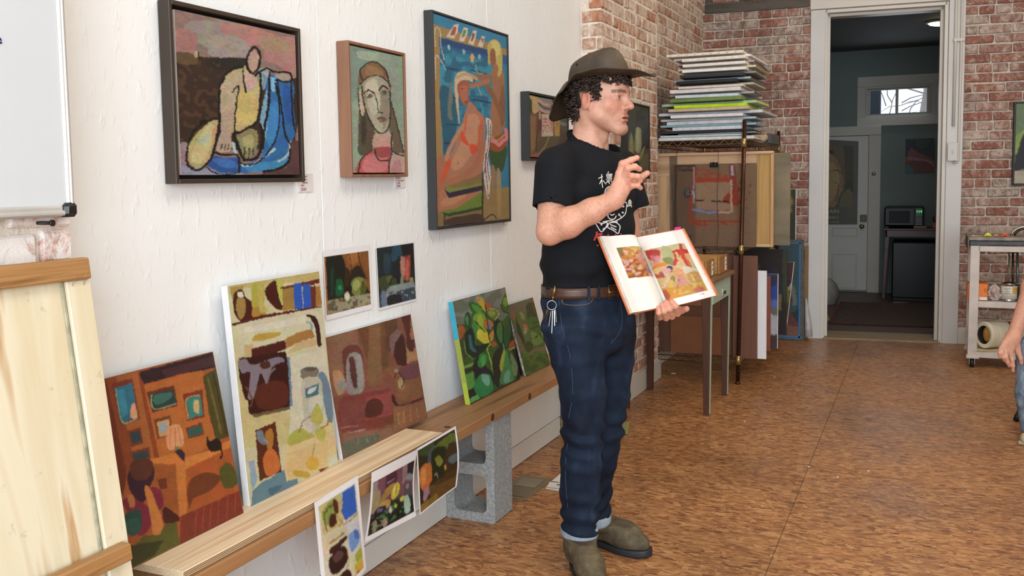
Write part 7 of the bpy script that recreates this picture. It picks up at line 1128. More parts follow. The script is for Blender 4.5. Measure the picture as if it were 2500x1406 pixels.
# ---- head
FH = np.array([.991, -.128, 0.0]); FH /= np.linalg.norm(FH); LH = np.array([-FH[1], FH[0], 0]); UH = np.array([0, 0, 1.]); tl = .02; FH, UH = FH*math.cos(tl)-UH*math.sin(tl), UH*math.cos(tl)+FH*math.sin(tl)
OH = J(1466, 240, .0); AX = np.stack([FH, LH, UH])
def HW(x, y, z): return OH+FH*x+LH*y+UH*z
def head_sdf(P):
    q = (P-OH)@AX.T; s = q.copy(); s[:, 1] = np.abs(s[:, 1]); S = lambda a, b, r1, r2: rc(s, a, b, r1, r2)
    d = el(q, (-.010, 0, .030), (.098, .077, .088)); d = smin(d, el(q, (.030, 0, -.030), (.060, .060, .072)), .03)
    d = smin(d, S((-.002, .052, -.050), (.066, .018, -.100), .020, .018), .03); d = smin(d, S((.070, .0, -.101), (.074, .008, -.103), .018, .016), .02); d = smin(d, S((.012, .055, -.02), (.02, .05, -.06), .018, .016), .03)
    d = smin(d, S((.076, .038, .016), (.087, .006, .012), .011, .011), .012); d = smin(d, S((.052, .050, -.026), (.060, .040, -.032), .018, .016), .022); d = smin(d, el(q, (.062, 0, .048), (.030, .052, .035)), .02)
    d = smax(d, -el(s, (.094, .033, -.004), (.016, .018, .011)), .010)
    # eyelids
    lid = el(s, (.0705, .0325, -.002), (.0160, .0165, .0140)); op = el(s, (.0895, .034, -.0025), (.016, .0125, .0043)); lid = smax(lid, -op, .0012); d = smin(d, lid, .004); d = smax(d, -el(s, (.092, .034, -.0025), (.018, .0120, .0040)), .001)
    d = smin(d, S((.064, .030, .0075), (.078, .044, .0045), .0065, .005), .006)
    # nose
    d = smin(d, rc(q, (.084, 0, .008), (.106, 0, -.026), .0085, .0105), .010); d = smin(d, el(q, (.108, 0, -.031), (.011, .0105, .0095)), .006); d = smin(d, S((.092, .011, -.034), (.098, .0125, -.034), .0075, .0070), .006); d = smax(d, -el(s, (.101, .0068, -.0425), (.0055, .0035, .0045)), .002)
    # mouth
    d = smin(d, el(q, (.072, 0, -.063), (.021, .030, .020)), .014); d = smin(d, el(s, (.0895, .007, -.0610), (.0080, .015, .0042)), .004); d = smin(d, el(q, (.0880, 0, -.0745), (.0085, .017, .0052)), .004); d = smax(d, -el(q, (.096, .0, -.0675), (.016, .0195, .0022)), .0025); d = smax(d, -el(q, (.092, 0, -.0855), (.006, .015, .004)), .008)
    d = smin(d, el(q, (.078, 0, -.100), (.014, .016, .012)), .012)
    # ear
    e = el(s, (-.012, .082, -.008), (.019, .0085, .033), [[.96, .28, -.10], [-.28, .96, 0], [.1, 0, .99]]); e = smax(e, -el(s, (-.010, .0915, -.004), (.0110, .0065, .020)), .004); e = smin(e, rc(s, (.001, .079, -.012), (.002, .078, -.026), .005, .005), .004); e = smin(e, rc(s, (-.004, .079, -.030), (.0, .075, -.038), .0065, .005), .005); d = smin(d, e, .006)
    # neck
    d = smin(d, rc(q, (-.034, 0, -.045), (-.044, 0, -.185), .054, .058), .025); d = smin(d, rc(s, (-.030, .052, -.055), (.002, .022, -.165), .013, .014), .022); d = smin(d, el(q, (.012, 0, -.118), (.015, .014, .022)), .02)
    d = smin(d, rc(s, (-.050, .03, -.165), (-.06, .06, -.195), .040, .040), .04)
    return d
MH = M_SKIN = None
def skin_mat():
    t = NT('skin'); a = t.n('ShaderNodeAttribute', attribute_name='Col'); co = t.coord('World'); nz = t.noise(co, 95, 4, .6); r = t.ramp(nz, 'Fac', [(.3, (.90, .86, .84, 1)), (.65, (1.04, 1.02, 1.0, 1))]); m = t.mix(1, (a, 'Color'), (r, 0), 'MULTIPLY'); t.l(m, 2, t.b, 'Base Color')
    t.b.inputs['Roughness'].default_value = .52; t.b.inputs['Subsurface Weight'].default_value = .12; t.b.inputs['Subsurface Radius'].default_value = (.012, .004, .002); t.b.inputs['Subsurface Scale'].default_value = .6; n2 = t.noise(co, 420, 2); t.bump(n2, 'Fac', .10, .001); return t.m
M_SKIN = skin_mat(); SK = np.array(srgb('#cb9a84')); 
def skin_colour(V):
    c = np.tile(SK, (len(V), 1)); q = (V-OH)@AX.T; s = q.copy(); s[:, 1] = np.abs(s[:, 1])
    def blend(mask, col, a): nonlocal c; m = np.clip(mask, 0, 1)[:, None]*a; c = c*(1-m)+np.array(srgb(col))*m
    g = lambda cx, cy, cz, r: np.exp(-(((s-np.array((cx, cy, cz)))/np.array(r))**2).sum(1))
    face = (q[:, 2] > -.16) & (np.linalg.norm(q, axis=1) < .2)
    blend(g(.07, .045, -.03, (.03, .03, .022))*face, '#c87464', .45); blend(g(.110, 0, -.034, (.016, .016, .014))*face, '#c46c5c', .5); blend(g(-.012, .085, -.005, (.03, .014, .034))*face, '#c46a58', .6)
    st = face*((q[:, 2] < -.050) & (q[:, 0] > -.01))*np.clip((-.045-q[:, 2])/.03, 0, 1)*np.clip((q[:, 0]+.005)/.03, 0, 1)*np.clip((q[:, 2]+.135)/.02, 0, 1); st2 = g(.094, 0, -.052, (.02, .022, .006))*face
    blend(st*(.6+.5*vnoise(V[:, 0]*900, V[:, 1]*900, V[:, 2]*900)), '#8f6a58', .42); blend(st2, '#946e5c', .45)
    lip = ((((q[:, 0]-.092)/.018)**2+(q[:, 1]/.0215)**2+((q[:, 2]+.0665)/.0125)**2) < 1)*face; blend(lip.astype(float), '#b3625a', .75); blend(g(.088, 0, -.0675, (.012, .017, .0022))*face, '#2c100e', .95)
    br = ((np.abs(s[:, 2]-(.0185-.12*np.abs(s[:, 1]-.034))) < .0052) & (s[:, 1] > .010) & (s[:, 1] < .054) & (q[:, 0] > .05))*face; blend(br*(.75+.6*vnoise(V[:, 0]*500, V[:, 1]*500, V[:, 2]*260)), '#4e3226', .78)
    blend(g(.086, .034, .0025, (.012, .013, .0020))*face, '#4a2c24', .7); blend(g(.078, .034, -.010, (.014, .016, .006))*face, '#a8705f', .35); blend(g(.09, 0, .02, (.02, .012, .02))*face, '#c58a76', .3)
    return c
V, F = sdf_mesh(head_sdf, OH+np.array([-.21, -.21, -.20]), OH+np.array([.21, .21, .15]), .0021)
keep = V[:, 2] > OH[2]-.192; fk = keep[F].all(1); F = F[fk]
HV, HF, HC = V, F, skin_colour(V)
# ---- arms and hands
WR = J(1500, 487, -.25); ELB = J(1342, 566, -.20); SHR = J(1353, 425, -.14)
PR = [J(1512, 424, -.262), J(1518, 438, -.262), J(1523, 452, -.262), J(1527, 466, -.262)]
FR = [[J(1512, 424, -.262), J(1519, 400, -.268), J(1540, 391, -.272), J(1555, 385, -.275)], [J(1518, 438, -.262), J(1533, 411, -.280), J(1550, 407, -.280), J(1561, 413, -.270)],
      [J(1523, 452, -.262), J(1542, 430, -.285), J(1557, 431, -.282), J(1563, 442, -.272)], [J(1527, 466, -.258), J(1544, 453, -.280), J(1557, 453, -.278), J(1564, 459, -.270)]]
TR_ = [J(1508, 476, -.235), J(1532, 456, -.215), J(1560, 436, -.205), J(1580, 423, -.210)]
LW = J(1603, 716, -.015); LE = J(1545, 640, .18); LS = J(1515, 418, .13)
FL = [[J(1645, 756, -.035), J(1654, 765, -.085), J(1649, 748, -.128), J(1639, 736, -.128)], [J(1634, 760, -.035), J(1640, 772, -.095), J(1634, 754, -.138), J(1627, 739, -.136)],
      [J(1622, 762, -.035), J(1626, 776, -.100), J(1621, 760, -.142), J(1617, 745, -.140)], [J(1612, 760, -.035), J(1611, 775, -.095), J(1608, 764, -.136), J(1606, 752, -.136)]]
TLh = [J(1622, 738, -.01), J(1648, 752, -.01), J(1662, 758, -.035), J(1676, 754, -.055)]
def arm_sdf(P):
    d = chain(P, [SHR, ELB], [.050, .040], .02); d = smin(d, chain(P, [ELB, ELB*.72+WR*.28, ELB*.35+WR*.65, WR], [.038, .0455, .036, .0275], .02), .018)
    pc_ = (PR[0]+PR[3])/2; d = smin(d, rc(P, WR, WR*.5+pc_*.5, .026, .026), .02); pal = None
    for i in range(4):
        e = rc(P, WR*.75+PR[i]*.25, PR[i], .017, .0125); pal = e if pal is None else smin(pal, e, .012)
    d = smin(d, pal, .016)
    for i, f in enumerate(FR): r = (.0105, .0107, .0100, .0088)[i]; d = smin(d, chain(P, f, [r*1.08, r, r*.90, r*.78], .004), .0035)
    return smin(d, chain(P, TR_, [.018, .0135, .0115, .0090], .006), .009)
def arm2_sdf(P):
    d = chain(P, [LS, LE], [.048, .036], .02); d = smin(d, chain(P, [LE, LE*.7+LW*.3, LW], [.036, .040, .026], .02), .02); pal = None
    for i in range(4):
        e = rc(P, LW, FL[i][0], .020, .0125); pal = e if pal is None else smin(pal, e, .012)
    d = smin(d, pal, .014)
    for i, f in enumerate(FL): r = (.0108, .0110, .0103, .0092)[i]; d = smin(d, chain(P, f, [r*1.08, r, r*.93, r*.82], .004), .0030)
    return smin(d, chain(P, TLh, [.017, .013, .0118, .0100], .006), .008)
def bbox(pts, m): a = np.array(pts); return a.min(0)-m, a.max(0)+m
VA, FA = sdf_mesh(arm_sdf, *bbox([SHR, ELB, WR]+[p for f in FR for p in f]+TR_, .06), .0027); VB, FB_ = sdf_mesh(arm2_sdf, *bbox([LS, LE, LW]+[p for f in FL for p in f]+TLh, .06), .0030)
def arm_colour(V, tips, wr, el_):
    c = np.tile(SK*np.array([1.02, .98, .96]), (len(V), 1)); n = vnoise(V[:, 0]*60, V[:, 1]*60, V[:, 2]*60)[:, None]; c = c*(1-.10*(n-.3))
    for t in tips: m = np.exp(-(np.linalg.norm(V-t, axis=1)/.013)**2)[:, None]*.5; c = c*(1-m)+np.array(srgb('#cf7d6c'))*m
    d = (wr-el_); L = np.linalg.norm(d); s = ((V-el_)@d)/L/L; hair = ((s > .05) & (s < .95))*np.clip(vnoise(V[:, 0]*330, V[:, 1]*330, V[:, 2]*330)*1.5-.6, 0, 1); m = hair[:, None]*.35; c = c*(1-m)+np.array(srgb('#7a5038'))*m; return c
CA = arm_colour(VA, [f[3] for f in FR]+[f[1] for f in FR]+[TR_[3]], WR, ELB); CB = arm_colour(VB, [f[3] for f in FL]+[f[1] for f in FL]+[TLh[3]], LW, LE)
# ---- inner trunk and legs of the same body (under the clothes)
def trunk_sdf(P):
    d = loft(P, TN_in, LB, .03); d = smin(d, chain(P, [J(1410, 800, -.06), J(1422, 1050, -.09), J(1414, 1200, -.06), J(1414, 1280, -.06)], [.060, .042, .034, .030], .03), .03)
    return smin(d, chain(P, [J(1484, 800, .06), J(1479, 1050, .06), J(1452, 1180, .09), J(1451, 1246, .09)], [.056, .038, .032, .030], .03), .03)
TN_in = [(J(1440, 420, 0), .13, .07), (J(1437, 500, 0), .145, .095), (J(1437, 640, 0), .135, .090), (J(1438, 760, 0), .130, .085)]
VT, FT = sdf_mesh(trunk_sdf, J(1320, 1420, 0)*[1, 1, 0]-[.35, .35, -.02], J(1450, 360, 0)+[.35, .35, .05], .011)
CT = np.tile(SK, (len(VT), 1)); o = 0; Vs, Fs, Cs = [], [], []
for v, f, c in ((HV, HF, HC), (VA, FA, CA), (VB, FB_, CB), (VT, FT, CT)): Vs.append(v); Fs.append(f+o); Cs.append(c); o += len(v)
body = raw_mesh('body', np.concatenate(Vs), np.concatenate(Fs), man, M_SKIN, tuple(GR), np.concatenate(Cs))
bm = bmesh.new(); bm.from_mesh(body.data); bmesh.ops.delete(bm, geom=[v for v in bm.verts if not v.link_faces], context='VERTS'); bm.to_mesh(body.data); bm.free()
# ---- eyes and nails
M_EYE = mat('eye_white', '#b3a8a0', .2, .02); M_IR = mat('iris', '#4e5a52', .15, .2, 200)
for sy in (-1, 1):
    c = HW(.0715, sy*.0328, -.0022); e = MB().ball(tuple(c), .0128, 20).build('eye', M_EYE, man); g = FH*.995+LH*.10; g /= np.linalg.norm(g)
    MB().lathe([(.0068, .0109), (.0056, .0119), (.0028, .0129)], tuple(c), tuple(g), 18).build('iris', M_IR, e); MB().lathe([(.0026, .01285), (.0, .0131)], tuple(c), tuple(g), 12).build('pupil', M_BLK, e)
# ---- hair: clumps of curls round the head below the hat
rh = random.Random(12); hb = MB(); M_HAIR = mat('dark_brown_hair', '#33231a', .5, .45, 70)
def curl_at(x, y, z, nx, ny, L, r, down=1.0):
    base = HW(x, y, z); n = FH*nx+LH*ny; n /= np.linalg.norm(n)+1e-9; tgt = np.cross(n, UH); ph = rh.uniform(0, 6.28); tw = rh.choice((-1, 1)); cr = rh.uniform(.005, .010); pts = []; rs = []
    for i in range(11):
        s = i/10; p = base+n*(.002+.012*s)-UH*(L*s*down)+tgt*(cr*math.cos(ph+tw*s*7.5))*min(1, s*3+.3)+n*(cr*math.sin(ph+tw*s*7.5))*min(1, s*3+.2); pts.append(p); rs.append(r*(1-.75*s*s))
    hb.tube(pts, rs, 6)
for i in range(330):
    a = rh.uniform(1.50, 4.78); x, y = math.cos(a), math.sin(a); zz = rh.uniform(-.060, .058)
    if a < 2.05 or a > 4.23: zz = rh.uniform(.030, .060)      # above the ears
    sx = .100*math.sqrt(max(.1, 1-((zz-.03)/.12)**2)); curl_at(-.010+sx*x, .080*math.sqrt(max(.1, 1-((zz-.03)/.12)**2))*y, zz, x, y, rh.uniform(.014, .030), rh.uniform(.0030, .0048))
for sy in (-1, 1):                                            # sideburns and temples
    for i in range(26): curl_at(rh.uniform(.006, .034), sy*rh.uniform(.070, .076), rh.uniform(-.002, .045), .3, sy, rh.uniform(.010, .018), .0026)
    for i in range(60): xx_ = rh.uniform(-.04, .056); curl_at(xx_, sy*(.078-.10*max(0, xx_-.01)**1*1.6), rh.uniform(.052, .078), .4, sy, rh.uniform(.012, .024), .0030)
for i in range(95): y = rh.uniform(-.060, .060); curl_at(.087-11*y*y, y, rh.uniform(.053, .072), 1, y*8, rh.uniform(.012, .022), rh.uniform(.0028, .004))
def cap_(u, v):
    a = u*2*math.pi; z = .035+.050*v if abs(math.cos(a)) < 2 else 0; k = math.sqrt(1-((z-.03)/.12)**2); lo = .056 if math.cos(a) > .45 else (.022 if math.cos(a) > -.35 else -.052); z = lo+(.088-lo)*v; k = math.sqrt(1-((z-.03)/.105)**2); w_ = 1+.02*math.sin(9*a+v*7); return HW(-.010+.1025*k*w_*math.cos(a), .0815*k*w_*math.sin(a), z)
hb.grid(cap_, 64, 8, wrap=True)
hair = hb.build('hair', M_HAIR, man, fixn=False)
tag(hair, kind='stuff')
# ---- hat
M_HAT = NT('waxed_brown_hat'); co = M_HAT.coord('World'); n1 = M_HAT.noise(co, 14, 5, .6); r = M_HAT.ramp(n1, 'Fac', [(.32, hexa('#281f16')), (.55, hexa('#3c2f20')), (.75, hexa('#513e28'))]); M_HAT.l(r, 0, M_HAT.b, 'Base Color'); M_HAT.b.inputs['Roughness'].default_value = .55; n2 = M_HAT.noise(co, 300, 3); M_HAT.bump(n2, 'Fac', .2, .001); M_HAT = M_HAT.m
def kf(a, tab):
    a = abs((math.degrees(a)+180) % 360-180); 
    for (x0, y0), (x1, y1) in zip(tab[:-1], tab[1:]):
        if a <= x1: t = (a-x0)/(x1-x0); t = t*t*(3-2*t); return y0+(y1-y0)*t
    return tab[-1][1]
CB_ = lambda a: (.105*math.cos(a)-.008, .088*math.sin(a), .062+.008*math.cos(a))
def brim(u, v):
    a = u*2*math.pi; x0, y0, z0 = CB_(a); R_ = kf(a, [(0, 1.0), (50, .95), (90, .94), (135, .93), (180, .95)]); ex, ey = .186*math.cos(a)*R_+.000, .146*math.sin(a)*R_*1.02
    ez = kf(a, [(0, .062), (35, .078), (70, .083), (95, .070), (120, .012), (150, -.055), (180, -.070)]); v2 = v**.9; zc = z0+(ez-z0)*(v**1.35); return HW(x0+(ex-x0)*v2, y0+(ey-y0)*v2, zc)
hat = MB().grid(brim, 96, 16, wrap=True).build('hat', M_HAT, man); md = hat.modifiers.new('thickness', 'SOLIDIFY'); md.thickness = .0035; md.offset = 0
def crown(u, v):
    a = u*2*math.pi; x0, y0, z0 = CB_(a); ca, sa = math.cos(a), math.sin(a); side = min(1, v/.72); top = max(0, (v-.72)/.28); top = top*top*(3-2*top); H = .072+.020*ca; k = 1-.36*side**1.15; pin = 1-.26*side**2*max(0, ca)**1.5*abs(sa)**.8
    x, y, z = (x0+.008)*k*(1-top)-.006-.026*side**1.1, y0*k*pin*(1-top), z0+H*(math.sin(side*math.pi/2)**.85); z -= .014*top*(1-.1*ca) if top else 0
    return HW(x, y, z-.012*math.exp(-(y/.018)**2)*top)
crw = MB().grid(crown, 72, 30, wrap=True).build('hat_crown', M_HAT, hat); stch = MB()
for v_ in (.86, .97, 1.0): stch.tube([np.array(brim(i/72, v_))+UH*.0004 for i in range(72)], .0009 if v_ < 1 else .0022, 5, closed=True)
stch.build('brim_edge', M_HAT, hat)
for u_, v_ in ((.685, .34), (.30, .34)):
    p = np.array(crown(u_, v_)); n = p-HW(-.01, 0, .12); n -= UH*(n@UH); n /= np.linalg.norm(n); MB().lathe([(.0048, -.001), (.0052, .0012), (.0026, .0014), (.0022, -.001)], tuple(p), tuple(n), 16).build('eyelet', mat('dark_eyelet', '#241a12', .35, metal=.5), hat)
# ---- T-shirt
TN = [(J(1445, 392, 0), .120, .072), (J(1441, 420, 0), .160, .100), (J(1437, 470, 0), .184, .122), (J(1437, 560, 0), .186, .126), (J(1437, 640, 0), .187, .128), (J(1438, 692, 0), .186, .126)]
SLE = J(1347, 508, -.175); SL2 = J(1549, 512, .12); NK = HW(-.046, 0, -.19)
def shirt_sdf(P):
    d = loft(P, TN, LB, .03, .6); d = smin(d, rc(P, J(1432, 368, .03), J(1360, 405, -.12), .042, .062), .05); d = smin(d, rc(P, J(1470, 378, .03), J(1518, 408, .12), .045, .058), .05); d = smin(d, rc(P, HW(-.042, 0, -.120), J(1442, 415, 0), .066, .105), .035)
    for c, e, q, r0, r1, ri in ((SLE, SHR, J(1356, 418, -.14), .066, .060, .0535), (SL2, LS, J(1518, 420, .13), .060, .050, .044)):
        ax = (c-e)/np.linalg.norm(c-e); sl = smax(rc(P, q, c+ax*.06, r0, r1), (P-c)@ax, .003); sl = smax(sl, -rc(P, c-ax*.028, c+ax*.1, ri, ri+.003), .003); d = smin(d, sl, .022)
    wr_ = fold(P, .085, .0075, 3, (1, 1, .8)); low = np.clip((J(1437, 520)[2]-P[:, 2])/.2, 0, 1); d = d+wr_*(.35+.65*low)+.0022*np.sin(P[:, 2]*95+vnoise(P[:, 0]*9, P[:, 1]*9, P[:, 2]*5)*9)*low
    d = smax(d, J(1438, 693)[2]-P[:, 2]+.004*np.sin(P[:, 0]*30), .004); q = (P-OH)@AX.T; rr_ = np.hypot(q[:, 0]+.033, q[:, 1]); return smax(d, (q[:, 2]+.147+.62*(q[:, 0]+.033))/1.177-np.maximum(0, rr_-.085)*3, .003)
VS, FS = sdf_mesh(shirt_sdf, J(1437, 700, 0)-[.34, .34, .02], J(1437, 330, 0)+[.34, .34, .05], .0052)
M_SHIRT = mat('black_cotton', '#0d1016', .85, .25, 12, .25, 500, kind='World', spec=.25); shirt = raw_mesh('t_shirt', VS, FS, man, M_SHIRT, tuple(GR))
from mathutils.bvhtree import BVHTree
def bvh(V, F): return BVHTree.FromPolygons([Vector(v) for v in V], [tuple(f) for f in F])
BV_S = bvh(VS, FS)
def hit(B, x, y, off=.0):
    d = Vector(ray(x, y)).normalized(); h = B.ray_cast(Vector(CAM), d); return None if h[0] is None else h[0]-d*off
def strokes(B, lines, name, m, parent, w=.0016, flat=.35, sub=6):
    mb = MB()
    for L in lines:
        P = smoothline(L, 3) if len(L) > 2 else np.array([np.array(L[0])+(np.array(L[-1])-np.array(L[0]))*k/sub for k in range(sub+1)]); pts = [hit(B, *p) for p in P]; pts = [p for p in pts if p is not None]
        if len(pts) > 1: mb.tube(pts, w, 6)
    return mb.build(name, m, parent, fixn=False) if mb.v else None
M_PRT = mat('white_print', '#d8d6d2', .7); M_RED = mat('red_print', '#b02a30', .7)
Z5 = lambda L: [[(1280+x/3.347, 300+y/3.347) for x, y in l] for l in L]
strokes(BV_S, Z5([[(605, 455), (640, 438)], [(632, 420), (634, 480), (640, 530)], [(628, 470), (615, 500)], [(642, 470), (668, 502)], [(688, 398), (682, 412)], [(672, 420), (716, 418)], [(672, 420), (676, 448)], [(716, 418), (712, 442)], [(676, 434), (712, 430)], [(676, 448), (712, 442)], [(690, 420), (692, 444)], [(702, 420), (702, 442)], [(668, 462), (716, 452)], [(692, 458), (694, 500)], [(682, 470), (670, 490)], [(690, 474), (682, 488)], [(702, 466), (716, 486), (722, 498)], [(714, 458), (704, 470)]]), 'chest_lettering', M_PRT, shirt, .0016)
strokes(BV_S, Z5([[(655, 580), (665, 545), (690, 522), (715, 520)], [(672, 562), (690, 535), (712, 530)], [(690, 720), (682, 760), (700, 785), (735, 785), (750, 760)], [(700, 745), (715, 755), (735, 745)], [(750, 700), (775, 690), (800, 660), (832, 650), (834, 690), (826, 740), (800, 770), (770, 790), (745, 800)], [(770, 740), (790, 770)], [(596, 812), (640, 822), (676, 812), (668, 850), (630, 890), (600, 850), (586, 825), (596, 812)], [(690, 820), (740, 812), (780, 840), (776, 880), (764, 905), (730, 880), (700, 865), (680, 850), (690, 820)], [(700, 830), (750, 850)], [(705, 850), (750, 875)], [(640, 870), (676, 850)], [(640, 810), (700, 800), (760, 810)]]), 'abstract_print', M_PRT, shirt, .0019)
strokes(BV_S, Z5([[(622, 830), (634, 832)], [(800, 682), (812, 684)], [(796, 732), (808, 734)], [(768, 752), (776, 752)], [(850, 640), (870, 640)], [(848, 655), (872, 655)], [(860, 625), (858, 680)], [(848, 670), (842, 685)], [(868, 668), (874, 684)]]), 'print_dots', M_PRT, shirt, .0030)
strokes(BV_S, Z5([[(592, 888), (588, 920), (570, 960)], [(590, 915), (636, 905)], [(625, 905), (618, 940)], [(590, 1002), (606, 1000)], [(680, 910), (686, 918)], [(740, 912), (748, 918)], [(786, 905), (790, 915)]]), 'red_lettering', M_RED, shirt, .0036); [tag(o_, kind='stuff') for o_ in shirt.children]
nk = MB(); nk.tube([HW(-.036+.071*math.cos(i*math.pi/16), .070*math.sin(i*math.pi/16), -.151-.62*.071*math.cos(i*math.pi/16)) for i in range(32)], .0075, 8, closed=True, flat=1.3); nk.build('collar', M_SHIRT, shirt)
# ---- jeans
HIP = [(J(1437, 690, 0), .173, .118), (J(1437, 730, 0), .180, .126), (J(1440, 790, 0), .178, .128), (J(1444, 830, 0), .160, .115)]
RL = [(J(1403, 800, -.065), .098, .100), (J(1412, 880, -.080), .084, .088), (J(1425, 960, -.085), .074, .078), (J(1424, 1045, -.09), .066, .068), (J(1418, 1130, -.08), .064, .070), (J(1414, 1200, -.07), .063, .068), (J(1414, 1296, -.06), .055, .060)]
LL = [(J(1486, 800, .07), .098, .100), (J(1489, 880, .075), .080, .086), (J(1488, 960, .07), .068, .072), (J(1480, 1045, .06), .058, .062), (J(1462, 1130, .08), .058, .062), (J(1447, 1200, .09), .058, .062), (J(1448, 1262, .09), .054, .057)]
zK = J(1420, 1050)[2]; zA = J(1420, 1255)[2]
def jeans_sdf(P):
    d = loft(P, HIP, LB, .03, .5); L = smin(loft(P, RL, LB, .02, .3), 9+0*P[:, 0], .01); Rr = loft(P, LL, LB, .02, .3); d = smin(d, smin(L, Rr, .010), .028)
    z = P[:, 2]; n = vnoise(P[:, 0]*7, P[:, 1]*7, z*4, 5)*7
    k = np.exp(-((z-zK)/.07)**2); a = np.exp(-((z-zA)/.09)**2); c = np.exp(-((z-J(1440, 800)[2])/.05)**2)
    g_ = P@LB*38*np.sign(vnoise(P[:, 0]*3, P[:, 1]*3, z*2, 9)-.5)*0+P@LB*26; d = d+.0060*k*np.sin(z*95+n*1.6+g_)*(.5+vnoise(P[:, 0]*14, P[:, 1]*14, z*9, 2))+.0060*a*np.sin(z*110+n*1.5-g_)*(.5+vnoise(P[:, 0]*14, P[:, 1]*14, z*9, 4))+.0030*c*np.sin(z*90+n+g_)+fold(P, .10, .0055, 8, (1, 1, .55))
    d = smax(d, P[:, 2]-J(1437, 688)[2], .004); return d
VJ, FJ = sdf_mesh(jeans_sdf, np.array([-1.40, 2.45, .10]), np.array([-.60, 3.35, .98]), .0060)
t = NT('dark_denim'); co = t.coord('World'); n1 = t.noise(t.coord('World', (1, 1, .6)), 9, 5, .6); r = t.ramp(n1, 'Fac', [(.35, hexa('#0e1624')), (.55, hexa('#172436')), (.72, hexa('#2f3e54'))]); n2 = t.noise(t.coord('World', (1, 1, .05)), 900, 2); r2 = t.ramp(n2, 'Fac', [(.3, (.75, .78, .82, 1)), (.7, (1.15, 1.12, 1.1, 1))]); m = t.mix(.8, (r, 0), (r2, 0), 'MULTIPLY'); t.l(m, 2, t.b, 'Base Color'); t.b.inputs['Roughness'].default_value = .8; t.b.inputs['Specular IOR Level'].default_value = .2; t.bump(n2, 'Fac', .25, .001); M_DEN = t.m
jeans = raw_mesh('jeans', VJ, FJ, man, M_DEN, tuple(GR)); BV_J = bvh(VJ, FJ)
M_TH = mat('faded_seam', '#33435a', .8); M_THY = mat('tan_thread', '#8a7048', .8)
strokes(BV_J, [[(1364, 722), (1372, 800), (1392, 870), (1398, 960), (1388, 1020)], [(1388, 1060), (1380, 1150), (1386, 1240)], [(1514, 726), (1519, 780), (1510, 815), (1492, 838)]], 'seam', M_TH, jeans, .0011)
strokes(BV_J, [[(1370, 730), (1376, 742), (1410, 745), (1440, 740), (1450, 722)], [(1372, 716), (1374, 738)], [(1432, 716), (1430, 730)], [(1372, 722), (1430, 725)], [(1330, 722), (1362, 726)]], 'pocket_stitching', M_THY, jeans, .0007)
M_CUF = mat('light_denim_inside', '#8f9ba6', .85, .12, 40, .3, 300)
def cuff(c, a, b, up, h, name='cuff'):
    ax = np.array([0, 0, 1.]); c = np.array(c)
    def f(u, v): an = u*2*math.pi; rr_ = 1+(.05 if .1 < v < .9 else 0); return c+LB*(a*rr_*math.cos(an))+FB*(b*rr_*math.sin(an))+ax*(h*(v-.5)+.004*math.sin(an*2))
    o = MB().grid(f, 48, 5, wrap=True).build(name, M_CUF, jeans); md = o.modifiers.new('thickness', 'SOLIDIFY'); md.thickness = .005; md.offset = 1; return o
cuff(J(1414, 1297, -.06), .052, .058, 0, .030); cuff(J(1450, 1264, .09), .051, .054, 0, .030)
# ---- belt, loops, buckle
bp_ = lambda an, dz=0, k=1.0: J(1437, 702, 0)+LB*((.1835*k)*math.cos(an))+FB*(.1290*k*math.sin(an))+np.array([0, 0, dz])
belt = MB().grid(lambda u, v: bp_(u*2*math.pi, (v-.5)*.034), 80, 3, wrap=True).build('belt', mat('brown_leather', '#4a2f22', .4, .25, 20), man); md = belt.modifiers.new('thickness', 'SOLIDIFY'); md.thickness = .004; md.offset = 1
for an in (-.2, -.95, .55, 1.05, 2.1, 2.3): MB().hexa([bp_(an-.028, -.024, 1.02), bp_(an+.028, -.024, 1.02), bp_(an+.028, -.024, 1.05), bp_(an-.028, -.024, 1.05), bp_(an-.028, .024, 1.02), bp_(an+.028, .024, 1.02), bp_(an+.028, .024, 1.05), bp_(an-.028, .024, 1.05)], .001).build('belt_loop', M_DEN, belt)
M_BR = mat('aged_brass', '#a88c54', .3, .1, metal=.9); a0, a1 = 1.68, 1.90
MB().tube([bp_(a0, -.021, 1.055), bp_(a1, -.021, 1.055), bp_(a1, .021, 1.055), bp_(a0, .021, 1.055)], .0026, 8, closed=True).tube([bp_(a0, 0, 1.06), bp_(a1, 0, 1.06)], .002, 6).build('buckle', M_BR, belt)
